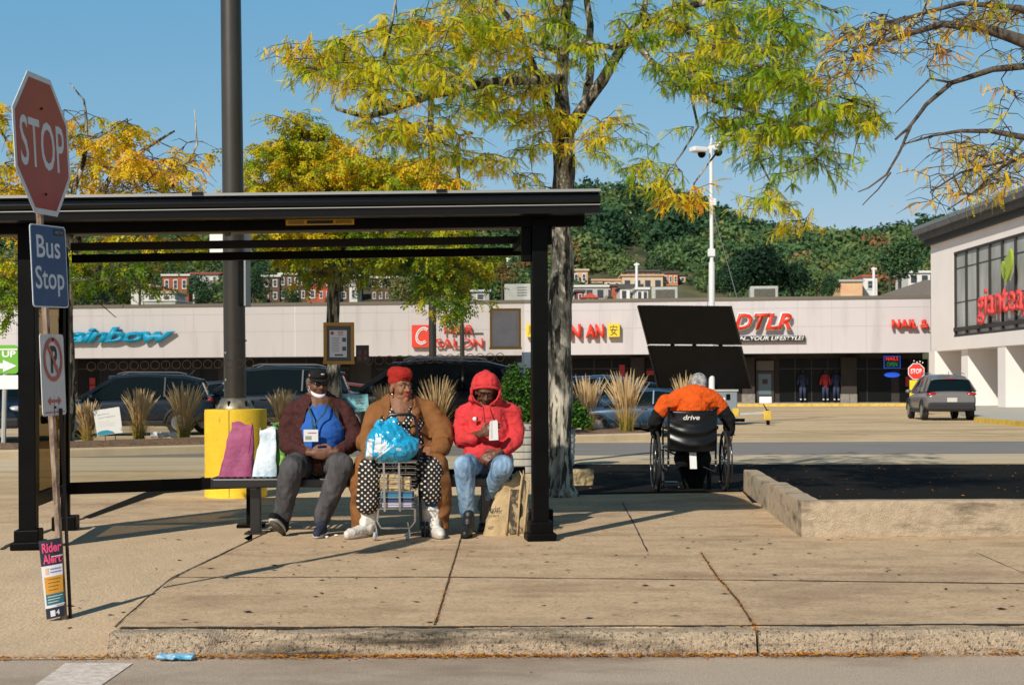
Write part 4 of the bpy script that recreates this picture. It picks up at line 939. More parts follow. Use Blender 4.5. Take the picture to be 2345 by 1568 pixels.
def sole(mb, heel, toe, k=1.0):
    h, t = Vector(heel), Vector(toe); u = (t - h).normalized(); up = Vector((0, 0, 1)); up = (up - u * u.dot(up)).normalized(); s_ = u.cross(up); M = Matrix((u, s_, up)).transposed().to_4x4(); M.translation = h + up * .001
    o = []
    for i in range(20):
        a = 2 * math.pi * i / 20; x = .128 * k + .135 * k * math.cos(a); y = (.040 + .010 * math.cos(a)) * k * math.sin(a); o.append((x, y))
    mb.prism(o, M, .022 * k)
def shell(mb, vox, pred, th, amp=.010, fs=(9, 9, 4), seed=0, it=3, fine=.4):
    me = remesh(mb, vox, it)
    if amp: folds(me, amp, fs, seed); folds(me, amp * fine, tuple(v * 2.3 for v in fs), seed + 9)
    if pred: cut(me, pred)
    return me
X = lambda px, d: (px - CX) * d / F

# ---- man in the blue shirt, left on the bench
r = thing('person', 'seated man in black cap, maroon jacket, blue shirt and grey trousers', 'person', G(735, 1215))
dT = 11.88
neck = P(728, 922, dT - .02)
mb = MB(); T, M3 = head(mb, P(728, 879, dT - .05), 1.0, 26, 6, neck, 1.05, 1.1, 1.05)
mb.limb([P(728, 930, dT), P(731, 985, dT - .02), P(733, 1035, dT - .02)], [.15, .19, .18], 16)
for a, b, c_ in ((P(668, 945, dT), P(657, 1010, dT - .06), P(715, 1036, dT - .30)), (P(793, 945, dT), P(812, 1005, dT - .06), P(764, 1034, dT - .30))): mb.limb([a, b, c_], [.05, .038, .030], 10)
hL, hR = P(712, 1037, dT - .33), P(765, 1035, dT - .33)
hand(mb, hL, (1, -.18, -.12), (0, 1, .15), (0, -.15, 1), curl=(12, 32, 30), k=1.15); hand(mb, hR, (-1, -.25, -.10), (0, 1, .1), (0, -.1, 1), curl=(18, 38, 35), k=1.15)
kn = (P(669, 1075, dT - .48), P(779, 1072, dT - .48)); an = (P(650, 1184, dT - .32), P(737, 1188, dT - .32)); hp_ = (P(705, 1062, dT), P(760, 1062, dT))
for h, k_, a in zip(hp_, kn, an): mb.limb([h, k_, a], [.10, .07, .045], 10)
me = remesh(mb, .0062, 2, .5); lipc = T(0, -.088, -.056)
paint_faces(me, lambda c, n: 1 if (c - lipc).length < .021 and abs((M3.inverted() @ (c - lipc)).z) < .012 and (M3.inverted() @ n).y < -.1 else 0)
lmesh('body', me, [m_sk1, m_lipd], r)
eyes(T, M3, 1.0, r)
m_blu2 = cloth('blue_jersey', (.028, .115, .42), .12, 8); m_mar = cloth('maroon_wool', (.058, .020, .018), .25, 30); m_den = cloth('grey_denim', (.075, .072, .075), .35, 10, st=(1, 1, .35)); m_blkc = cloth('black_cloth', (.012, .012, .013), .3)
# shirt with the belly
mb = MB(); mb.limb([P(728, 930, dT - .01), P(733, 975, dT - .03)], [.135, .19], 20); mb.ell(P(735, 992, dT - .07), (.205, .19, .19), nu=24, nv=16); mb.ell(P(737, 1018, dT - .05), (.19, .20, .12), nu=24, nv=16); mb.limb([P(706, 945, dT), P(756, 945, dT)], .10, 16)
lmesh('shirt', shell(mb, .011, lambda c, n: c.z > P(0, 917, dT).z, 0, .007, (5, 5, 12), 1), [m_blu2], r, solid=.006)
# jacket, open in front
mb = MB(); mb.limb([P(676, 944, dT + .01), P(728, 930, dT + .02), P(782, 943, dT + .01)], [.098, .13, .098], 18)
mb.limb([P(728, 945, dT + .02), P(733, 985, dT), P(735, 1035, dT + .02)], [.20, .235, .225], 22); mb.ell(P(735, 992, dT - .03), (.235, .22, .2), nu=22, nv=14)
for sg_, pts in ((-1, (P(672, 946, dT), P(659, 985, dT - .01), P(660, 1018, dT - .07), P(698, 1038, dT - .26))), (1, (P(787, 946, dT), P(806, 985, dT - .01), P(811, 1012, dT - .07), P(777, 1034, dT - .26)))):
    mb.limb(pts, [.088, .084, .076, .052], 16)
xa = [(917, 22, 22), (940, 33, 30), (965, 40, 47), (990, 43, 57), (1015, 38, 53), (1050, 22, 26)]
def opening(c, n):
    if n.y > .12 and c.y > dT - .05: return False
    px = CX + c.x * F / c.y; py = HY - (c.z - CH) * F / c.y
    if c.y > dT - .12 + .05 or py > 1046 or py < 905: return (py > 1060) 
    for (y0, a0, b0), (y1, a1, b1) in zip(xa, xa[1:]):
        if y0 <= py <= y1:
            t = (py - y0) / (y1 - y0); return 734 - (a0 + (a1 - a0) * t) < px < 734 + (b0 + (b1 - b0) * t)
    return py <= 917 and 712 < px < 756
def open_arm(c, n):                    # keep the forearms that cross in front of the opening
    px = CX + c.x * F / c.y; py = HY - (c.z - CH) * F / c.y
    if c.y < dT - .23 and py > 1003: return False
    return opening(c, n)
lmesh('jacket', shell(mb, .011, open_arm, 0, .013, (7, 7, 11), 4), [m_mar], r, solid=.012)
cl = MB(); cl.limb([P(696, 930, dT - .03), P(703, 919, dT - .02), P(716, 914, dT + .04)], [.022, .024, .02], 10); cl.limb([P(696, 930, dT - .03), P(700, 950, dT - .12), P(704, 962, dT - .17)], [.022, .02, .008], 10)
cl.limb([P(766, 928, dT - .03), P(756, 918, dT - .02), P(745, 914, dT + .04)], [.022, .024, .02], 10); cl.limb([P(766, 928, dT - .03), P(772, 948, dT - .12), P(776, 960, dT - .17)], [.022, .02, .008], 10)
lmesh('collar', shell(cl, .007, None, 0, .003), [mat('collar_dark', (.02, .012, .012), .8)], r)
# trousers
mb = MB(); mb.limb([P(706, 1052, dT), P(764, 1052, dT)], .135, 16)
for h, k_, a in ((P(697, 1060, dT - .02), P(668, 1070, dT - .48), P(647, 1180, dT - .32)), (P(762, 1060, dT - .02), P(783, 1067, dT - .48), P(737, 1184, dT - .33))):
    mb.limb([h, h.lerp(k_, .6), k_], [.115, .107, .098], 18); mb.limb([k_, k_.lerp(a, .3), k_.lerp(a, .7), a], [.096, .094, .078, .072], 18)
lmesh('trousers', shell(mb, .011, None, 0, .010, (14, 14, 4), 2), [m_den], r)
m_shoe = cloth('navy_shoe', (.03, .035, .06), .2); m_sol = mat('shoe_sole', (.55, .52, .48), .7); m_sold = mat('sole_tread', (.10, .085, .07), .9)
a = Vector((X(650, dT - .30), dT - .30, .004)); b = a + Vector((-.06, -.21, .13)); mb = MB(); shoe(mb, a, b, 1.12); o = lmesh('shoe', shell(mb, .007, None, 0, 0), [m_blkc], r); mb = MB(); sole(mb, a, b, 1.12); lmesh('sole', mesh('s', mb), [m_sol], o, solid=0); 
mb = MB(); sole(mb, a + Vector((0, -.002, -.006)), b + Vector((0, -.002, -.006)), 1.04); lmesh('tread', mesh('s', mb), [m_sold], o)
a = Vector((X(739, dT - .30), dT - .30, .003)); b = a + Vector((-.015, -.25, .003)); mb = MB(); shoe(mb, a, b, 1.08); o = lmesh('shoe', shell(mb, .007, None, 0, 0), [m_shoe], r); mb = MB(); sole(mb, a, b, 1.1); lmesh('sole', mesh('s', mb), [m_sol], o)
# cap, glasses, mask, lanyard
mb = MB(); mb.ell(T(0, .012, .062), (.083, .104, .072), M=M3, nu=24, nv=14)
c0 = T(0, 0, .042); me = mesh('c', mb); cut(me, lambda c, n: (M3.inverted() @ (c - c0)).z < 0)
cp = lmesh('cap', me, [m_blkc], r, solid=.004)
vs = []; n_ = 12
for i in range(n_ + 1):
    a = R(-78 + 156 * i / n_); 
    for q, z in ((1.0, .050), (1.0 + .70 * math.cos(a) ** .7, .034)): vs.append(T(.078 * math.sin(a) * (1 if q == 1 else 1.02), .006 - .098 * math.cos(a) * q ** .95, z))
mb = MB(); mb.add(vs, [(2 * i, 2 * i + 1, 2 * i + 3, 2 * i + 2) for i in range(n_)]); lmesh('brim', mesh('b', mb), [m_blkc], cp, solid=.005)
lmesh('cap_emblem', mesh('e', MB().ell(T(.012, -.082, .088), (.018, .006, .007), M=M3)), [mat('emblem_cream', (.5, .46, .38), .6)], cp); lmesh('cap_emblem', mesh('e', MB().ell(T(-.078, -.01, .072), (.006, .014, .012), M=M3)), [mat('emblem_rust', (.35, .16, .1), .6)], cp)
mb = MB(); mb.ell(T(-.066, .03, .015), (.024, .05, .036), M=M3); mb.ell(T(.066, .03, .015), (.024, .05, .036), M=M3); mb.ell(T(0, .075, .01), (.065, .035, .04), M=M3)
me = remesh(mb, .006, 2); folds(me, .004, (90, 90, 90), 3, False); lmesh('hair', me, [mat('grey_hair', (.16, .15, .14), .95, var=.4, scale=80, bump=.8, bscale=200)], r)
mb = MB()
for x in (-1, 1): mb.ell(T(x * .032, -.093, .012), (.028, .010, .019), M=M3)
mb.limb([T(-.01, -.103, .02), T(.01, -.103, .02)], .004, 6); mb.limb([T(-.06, -.083, .02), T(-.082, 0, .018)], .0035, 6); mb.limb([T(.06, -.083, .02), T(.082, 0, .018)], .0035, 6)
lmesh('sunglasses', mesh('g', mb), [mat('dark_lens', (.008, .006, .006), .12)], r)
mb = MB(); n_ = 14; vs = []
for i in range(n_ + 1):
    a = R(-80 + 160 * i / n_)
    for z, q in ((-.078, 1.04), (-.100, 1.10), (-.122, .80)): vs.append(T(.066 * math.sin(a), .0 - .088 * math.cos(a) * q, z + .03 * (1 - math.cos(a))))
mb.add(vs, [(3 * i + j, 3 * i + j + 1, 3 * i + j + 4, 3 * i + j + 3) for i in range(n_) for j in (0, 1)]); mk = lmesh('face_mask', mesh('m', mb), [mat('mask_white', (.72, .72, .74), .8)], r, solid=.003)
lmesh('ear_loop', mesh('l', MB().tube([T(-.064, -.022, -.075), T(-.078, -.014, -.03), T(-.084, .004, .01)], .0022, 6)), [m_wht], mk); lmesh('ear_loop', mesh('l', MB().tube([T(-.062, -.012, -.085), T(-.082, 0, -.05), T(-.085, .02, 0)], .0022, 6)), [m_wht], mk)
m_lan = mat('lanyard_teal', (.01, .045, .05), .7, col2=(.02, .10, .10), scale=60)
def fr(px, py, d): return P(px, py, d)
mb = MB(); mb.tube([fr(752, 921, dT - .14), fr(743, 945, dT - .255), fr(728, 962, dT - .295), fr(718, 984, dT - .325)], .0075, 6, sq=.35); mb.tube([fr(707, 930, dT - .17), fr(713, 950, dT - .27), fr(718, 984, dT - .325)], .0075, 6, sq=.35)
ly = lmesh('lanyard', mesh('l', mb), [m_lan], r); bc = P(712, 997, dT - .335)
bd = lmesh('id_badge', mesh('b', MB().box(bc, (.118, .006, .098))), [mat('badge_plastic', (.62, .64, .64), .3)], r, smooth=False)
lmesh('photo', mesh('b', MB().box(bc + Vector((-.02, -.004, -.018)), (.05, .002, .03))), [mat('badge_photo', (.25, .27, .2), .6)], bd, smooth=False); lmesh('red_line', mesh('b', MB().box(bc + Vector((.01, -.004, .022)), (.07, .002, .008))), [mat('badge_red', (.4, .12, .1), .6)], bd, smooth=False)

# ---- woman in the camel coat
r = thing('person', 'seated woman with red hair, camel coat, polka dot dress and white boots', 'person', G(920, 1222))
dT = 11.85; neck = P(917, 932, dT - .02)
mb = MB(); T, M3 = head(mb, P(918, 889, dT - .05), 1.03, 40, -2, neck, 1.25, 1.1, 1.08)
mb.limb([P(918, 935, dT), P(920, 985, dT - .02), P(922, 1035, dT - .02)], [.15, .19, .20], 16); mb.limb([P(915, 922, dT - .03), P(917, 945, dT - .07)], [.072, .10], 16)
for a, b, c_ in ((P(862, 950, dT), P(842, 1005, dT - .06), P(862, 1040, dT - .38)), (P(985, 950, dT), P(1010, 1000, dT - .06), P(992, 1030, dT - .30))): mb.limb([a, b, c_], [.05, .04, .032], 10)
hand(mb, P(990, 1029, dT - .31), (-1, -.2, .05), (.1, .6, -.8), (-.1, -.6, .6), curl=(20, 35, 30), k=1.12); hand(mb, P(850, 1050, dT - .42), (.6, -.5, .15), (.5, .6, .2), (0, 0, 1), curl=(15, 30, 25), k=1.12)
for h, k_, a in ((P(890, 1070, dT - .02), P(848, 1085, dT - .45), P(838, 1190, dT - .32)), (P(950, 1070, dT - .02), P(985, 1085, dT - .45), P(992, 1190, dT - .30))): mb.limb([h, k_, a], [.11, .075, .05], 10)
me = remesh(mb, .0062, 2, .5); lipc = T(0, -.088, -.056)
paint_faces(me, lambda c, n: 1 if (lambda q: abs(q.z) < .0135 and abs(q.x) < .026 and q.y < .02)(M3.inverted() @ (c - lipc)) and (M3.inverted() @ n).y < -.1 else 0)
lmesh('body', me, [m_sk2, m_lip], r); eyes(T, M3, 1.08, r, .5)
# hair: a red flat top with a dark fade
mb = MB(); mb.ell(T(0, .018, .062), (.088, .106, .076), M=M3, nu=22, nv=14); mb.limb([T(-.016, -.045, .108), T(-.016, .06, .120)], [.060, .062], 18); mb.limb([T(.016, -.045, .108), T(.016, .06, .120)], [.060, .062], 18); mb.ell(T(0, .035, .0), (.0885, .086, .092), M=M3)
me = remesh(mb, .007, 2); 
cut(me, lambda c, n: (lambda q: q.z < .058 * 1.08 and q.y < -.030 - .5 * (q.z))(M3.inverted() @ (c - T(0, 0, 0))))
folds(me, .006, (110, 110, 110), 6, False)
hz = T(0, 0, 0); paint_faces(me, lambda c, n: 0 if (M3.inverted() @ (c - hz)).z > .045 else 1)
lmesh('hair', me, [mat('red_hair', (.44, .016, .008), .9, var=.25, scale=70, bump=.8, bscale=200), mat('fade_hair', (.045, .010, .006), .95, var=.4, scale=90)], r)
lmesh('earring', mesh('e', MB().ell(T(-.088, -.002, -.055), (.006, .006, .018))), [mat('silver', (.6, .58, .5), .25, .9)], r)
m_cam = cloth('camel_wool', (.225, .095, .032), .14, 9, bump=.2, bs=320)
m_dot = bpy.data.materials.new('polka_dot'); m_dot.use_nodes = True; nt = m_dot.node_tree; N = nt.nodes; L = nt.links; b_ = N['Principled BSDF']; b_.inputs['Roughness'].default_value = .8
tc = N.new('ShaderNodeTexCoord'); sx_ = N.new('ShaderNodeSeparateXYZ'); L.new(tc.outputs['Object'], sx_.inputs[0]); mp = N.new('ShaderNodeCombineXYZ')
def mth(op, a, b):
    q = N.new('ShaderNodeMath'); q.operation = op
    for i, v in enumerate((a, b)):
        if isinstance(v, (int, float)): q.inputs[i].default_value = v
        else: L.new(v, q.inputs[i])
    return q.outputs[0]
xx = mth('ADD', sx_.outputs[0], mth('MULTIPLY', sx_.outputs[1], .35)); L.new(mth('MULTIPLY', mth('ADD', xx, sx_.outputs[2]), 22), mp.inputs[0]); L.new(mth('MULTIPLY', mth('SUBTRACT', xx, sx_.outputs[2]), 22), mp.inputs[1]); vo = N.new('ShaderNodeTexVoronoi'); vo.voronoi_dimensions = '2D'; vo.inputs['Scale'].default_value = 1; vo.inputs['Randomness'].default_value = .12
L.new(mp.outputs[0], vo.inputs[0]); lt = N.new('ShaderNodeMath'); lt.operation = 'LESS_THAN'; lt.inputs[1].default_value = .24; L.new(vo.outputs['Distance'], lt.inputs[0])
mx = N.new('ShaderNodeMix'); mx.data_type = 'RGBA'; mx.inputs[6].default_value = (.012, .010, .010, 1); mx.inputs[7].default_value = (.72, .66, .56, 1); L.new(lt.outputs[0], mx.inputs[0]); L.new(mx.outputs[2], b_.inputs['Base Color'])
mb = MB(); mb.limb([P(918, 948, dT - .01), P(920, 985, dT - .04), P(922, 1035, dT - .04)], [.155, .215, .22], 20); mb.ell(P(919, 972, dT - .10), (.17, .15, .12), nu=20, nv=12)
for h, k_, a in ((P(893, 1062, dT - .02), P(850, 1074, dT - .45), P(842, 1152, dT - .43)), (P(948, 1062, dT - .02), P(985, 1074, dT - .45), P(988, 1128, dT - .43))):
    mb.limb([h, h.lerp(k_, .6), k_], [.12, .115, .105], 18); mb.limb([k_, k_.lerp(a, .5), a], [.105, .098, .092], 18)
nv = P(918, 958, dT)
def neckcut(c, n):
    px = CX + c.x * F / c.y; py = HY - (c.z - CH) * F / c.y
    return py < 930 or (n.y < .2 and c.y < dT and py < 964 and abs(px - 918) < (966 - py) * .50 + 3)
lmesh('dress', shell(mb, .010, neckcut, 0, .008, (12, 12, 5), 7), [m_dot], r, solid=.004)
m_legg = cloth('blue_leggings', (.02, .10, .20), .4, 20)
mb = MB()
for k_, a in ((P(845, 1130, dT - .43), P(838, 1168, dT - .36)), (P(987, 1095, dT - .43), P(992, 1168, dT - .35))): mb.limb([k_, a], [.082, .055], 16)
lmesh('leggings', shell(mb, .009, None, 0, .006, (12, 12, 20), 3), [m_legg], r)
m_boot = mat('white_leather', (.66, .61, .54), .45, var=.06, scale=14, bump=.25, bscale=30)
for kx, (an_, hl, to) in enumerate(((P(842, 1166, dT - .36), Vector((X(846, dT - .36), dT - .36, .004)), Vector((X(812, dT - .5), dT - .52, .004))), (P(991, 1166, dT - .35), Vector((X(990, dT - .34), dT - .34, .004)), Vector((X(1004, dT - .55), dT - .55, .004))))):
    to = hl + (to - hl).normalized() * .27
    mb = MB(); mb.limb([an_, an_.lerp(hl, .5) + Vector((0, 0, .03)), hl + Vector((0, 0, .07)) + (to - hl) * .15], [.080, .068, .062], 14); shoe(mb, hl, to, 1.15)
    o = lmesh('boot', shell(mb, .008, None, 0, .006, (14, 14, 22), kx + 2), [m_boot], r); mb = MB(); sole(mb, hl, to, 1.16); lmesh('sole', mesh('s', mb), [mat('boot_sole', (.42, .36, .28), .7)], o)
# coat: open, skirt falling either side of the knees to the ground
mb = MB(); mb.limb([P(866, 948, dT + .01), P(918, 935, dT + .03), P(982, 947, dT + .01)], [.100, .13, .105], 18)
mb.limb([P(920, 950, dT + .03), P(922, 1000, dT + .01), P(922, 1050, dT)], [.21, .25, .275], 22)
for pts in ((P(864, 950, dT), P(846, 985, dT - .02), P(838, 1012, dT - .08), P(852, 1034, dT - .27)), (P(986, 950, dT), P(1008, 980, dT - .02), P(1014, 1006, dT - .08), P(1000, 1030, dT - .25))): mb.limb(pts, [.094, .096, .090, .066], 16)
for sx, pts in ((-1, [P(862, 1060, dT), P(838, 1068, dT - .38), P(824, 1100, dT - .40), P(822, 1150, dT - .36), P(821, 1206, dT - .34)]), (1, [P(975, 1060, dT), P(998, 1068, dT - .38), P(1006, 1100, dT - .40), P(1010, 1150, dT - .34), P(1014, 1205, dT - .33)])):
    mb.limb(pts, [.13, .105, .085 if sx < 0 else .10, .07 if sx < 0 else .085, .05 if sx < 0 else .055], 16)
def coatcut(c, n):
    px = CX + c.x * F / c.y; py = HY - (c.z - CH) * F / c.y
    if py > 1211: return True
    if n.y > .15 and c.y > dT - .1: return False
    if c.y < dT - .20 and 990 < py < 1050 and (px < 868 or px > 960): return False
    if py < 926: return 893 < px < 948
    if py < 1050: w0, w1 = (24 + (py - 926) * .22, 26 + (py - 926) * .20); return c.y < dT + .02 and 918 - w0 < px < 918 + w1
    e0 = 842 - (py - 1050) * .10; e1 = 984 + (py - 1050) * .13
    return e0 < px < e1
lmesh('coat', shell(mb, .012, coatcut, 0, .020, (5, 5, 5), 9, fine=.15), [m_cam], r, solid=.014)
cl = MB(); cl.limb([P(902, 915, dT + .05), P(884, 925, dT - .0), P(888, 950, dT - .14), P(894, 985, dT - .24)], [.030, .040, .034, .02], 12); cl.limb([P(935, 917, dT + .05), P(956, 925, dT - .0), P(950, 952, dT - .15), P(946, 990, dT - .25)], [.032, .044, .040, .02], 12)
cl.limb([P(902, 915, dT + .05), P(918, 918, dT + .12), P(936, 917, dT + .05)], [.03, .035, .03], 12)
lmesh('collar', shell(cl, .009, None, 0, .010, (14, 14, 14), 5), [m_cam], r)
mb = MB(); mb.limb([P(1000, 1030, dT - .33), P(1010, 1022, dT - .30)], [.055, .085], 12); lmesh('cuff', shell(mb, .008, None, 0, .006), [m_cam], r)

# ---- person in the red hoodie
r = thing('person', 'seated person in a red hooded sweatshirt and pale blue jeans', 'person', G(1110, 1210))
dT = 11.9; neck = P(1113, 930, dT - .03)
mb = MB(); T, M3 = head(mb, P(1112, 897, dT - .08), .98, 4, 26, neck)
mb.limb([P(1114, 935, dT), P(1118, 985, dT - .02), P(1118, 1035, dT - .02)], [.13, .16, .16], 16)
for a, b, c_ in ((P(1066, 950, dT), P(1056, 1005, dT - .06), P(1100, 992, dT - .30)), (P(1172, 950, dT), P(1184, 1005, dT - .08), P(1142, 1038, dT - .32))): mb.limb([a, b, c_], [.045, .034, .028], 10)
hand(mb, P(1104, 993, dT - .33), (.75, -.45, .40), (.45, .85, 0), (-.3, -.2, 1), curl=(10, 25, 20), k=1.1, spread=.2); hand(mb, P(1140, 1036, dT - .34), (-.85, -.35, -.35), (.1, .8, -.5), (-.3, -.4, .7), curl=(15, 25, 20), k=1.1)
for h, k_, a in ((P(1090, 1065, dT), P(1063, 1075, dT - .46), P(1071, 1180, dT - .32)), (P(1142, 1065, dT), P(1150, 1075, dT - .44), P(1109, 1172, dT + .02))): mb.limb([h, k_, a], [.09, .05, .035], 10)
me = remesh(mb, .0062, 2, .5); lipc = T(0, -.088, -.056); paint_faces(me, lambda c, n: 1 if (lambda q: abs(q.z) < .013 and abs(q.x) < .024 and q.y < .02)(M3.inverted() @ (c - lipc)) and n.y < -.1 else 0)
lmesh('body', me, [m_sk3, m_lipd], r); eyes(T, M3, .98, r, .45)
m_hood = cloth('red_fleece', (.60, .046, .050), .08, 10, bump=.15, bs=300)
hc = P(1112, 893, dT - .03)
mb = MB(); mb.ell(hc + Vector((0, .0, .01)), (.128, .15, .145), nu=26, nv=18); mb.limb([hc + Vector((0, -.05, .05)), hc + Vector((0, .0, .095))], [.11, .075], 18); mb.limb([hc + Vector((-.085, -.08, -.07)), hc + Vector((0, -.10, .045)), hc + Vector((.085, -.08, -.07))], [.055, .06, .055], 14)
mb.limb([hc + Vector((-.075, -.05, -.08)), P(1108, 930, dT - .06)], [.05, .06], 12); mb.limb([hc + Vector((.075, -.05, -.08)), P(1118, 930, dT - .06)], [.05, .06], 12)
mb.limb([P(1066, 950, dT), P(1113, 938, dT), P(1172, 949, dT)], [.088, .125, .088], 16); mb.limb([P(1114, 950, dT), P(1118, 1000, dT - .02), P(1118, 1040, dT - .03)], [.18, .20, .195], 20)
for pts in ((P(1068, 952, dT), P(1056, 985, dT - .02), P(1058, 1006, dT - .10), P(1082, 1004, dT - .26)), (P(1170, 952, dT), P(1180, 985, dT - .03), P(1180, 1008, dT - .12), P(1154, 1032, dT - .26))): mb.limb(pts, [.080, .078, .070, .048], 14)
mb.ell(P(1108, 1036, dT - .14), (.17, .16, .10), nu=20, nv=12)
def hoodcut(c, n):
    px = CX + c.x * F / c.y; py = HY - (c.z - CH) * F / c.y
    if py > 1066 and c.y > dT - .35: return True
    yc, hw_, hh = 902, 30, 27
    return c.y < dT - .02 and n.y < .75 and 889 < py < 927 and abs(px - 1112) < 31 * (1 - max(0, (py - 905) / 22.) ** 2 * .75) ** .5
lmesh('hoodie', shell(mb, .009, hoodcut, 0, .012, (8, 8, 10), 12, it=3), [m_hood], r, solid=.010)
mb = MB(); mb.tube([P(1082, 891, dT - .205), P(1095, 887, dT - .228), P(1112, 886, dT - .236), P(1129, 887, dT - .228), P(1142, 891, dT - .205)], .010, 8); mb.tube([P(1080, 891, dT - .200), P(1079, 900, dT - .19), P(1086, 915, dT - .17), P(1102, 928, dT - .17)], .009, 8); mb.tube([P(1144, 891, dT - .200), P(1145, 900, dT - .19), P(1138, 915, dT - .17), P(1122, 928, dT - .17)], .009, 8)
lmesh('hood_seam', mesh('h', mb), [m_hood], r)
lmesh('drawstring', mesh('h', MB().tube([P(1106, 930, dT - .17), P(1104, 950, dT - .225), P(1105, 962, dT - .235)], .004, 6)), [m_hood], r); lmesh('drawstring', mesh('h', MB().tube([P(1120, 930, dT - .17), P(1124, 948, dT - .225), P(1123, 958, dT - .235)], .004, 6)), [m_hood], r)
em = P(1087, 959, dT - .225); lmesh('chest_emblem', mesh('e', MB().ell(em, (.018, .008, .018))), [mat('emblem_white', (.7, .68, .66), .6)], r); lmesh('chest_emblem', mesh('e', MB().ell(em + Vector((.022, 0, 0)), (.006, .008, .016))), [m_blkc], r)
mb = MB(); mb.tube([P(1097, 955, dT - .232), P(1115, 957, dT - .238), P(1135, 955, dT - .228)], .0015, 5); lmesh('chest_script', mesh('e', mb), [mat('script_dark', (.15, .02, .03), .7)], r)
m_jean = cloth('pale_denim', (.10, .21, .36), .25, 7, col2=(.25, .36, .48), st=(1, 1, .5))
mb = MB(); mb.limb([P(1094, 1056, dT), P(1142, 1056, dT)], .125, 16)
for h, k_, a in ((P(1090, 1062, dT - .02), P(1063, 1066, dT - .46), P(1070, 1172, dT - .33)), (P(1142, 1062, dT - .02), P(1152, 1068, dT - .46), P(1109, 1160, dT + .02))):
    mb.limb([h, h.lerp(k_, .6), k_], [.105, .095, .085], 18); mb.limb([k_, k_.lerp(a, .3), k_.lerp(a, .7), a], [.084, .080, .066, .06], 18)
lmesh('jeans', shell(mb, .010, None, 0, .009, (14, 14, 5), 22), [m_jean], r)
for h_, t_ in ((Vector((X(1073, dT - .3), dT - .36, .004)), Vector((X(1066, dT - .5), dT - .6, .004))), (Vector((X(1110, dT + .06), dT + .06, .004)), Vector((X(1104, dT - .1), dT - .16, .004)))):
    t_ = h_ + (t_ - h_).normalized() * .28
    mb = MB(); shoe(mb, h_, t_, 1.1); mb.limb([h_ + Vector((0, -.03, .09)), h_ + Vector((0, -.02, .16))], [.05, .048], 12); o = lmesh('shoe', shell(mb, .008, None, 0, 0), [mat('black_shoe', (.012, .011, .011), .5)], r); mb = MB(); sole(mb, h_, t_, 1.12); lmesh('sole', mesh('s', mb), [m_blkc], o)
# folded white paper held up in the hand
t = thing('folded_paper', 'white folded paper held up in front of the red sweatshirt', 'paper', P(1128, 1000, 11.5))
MP = frame(P(1120, 1008, 11.50), (1, .15, .05), (.22, -.1, 1)); build('sheet', MB().prism([(0, 0), (.075, 0), (.075, .155), (.01, .15)], MP, .004), m_wht, t); build('sheet', MB().prism([(.01, .02), (.07, .015), (.068, .165), (.015, .16)], MP @ Matrix.Rotation(R(9), 4, 'Y') @ Matrix.Translation((0, 0, .007)), .002), m_papw, t)

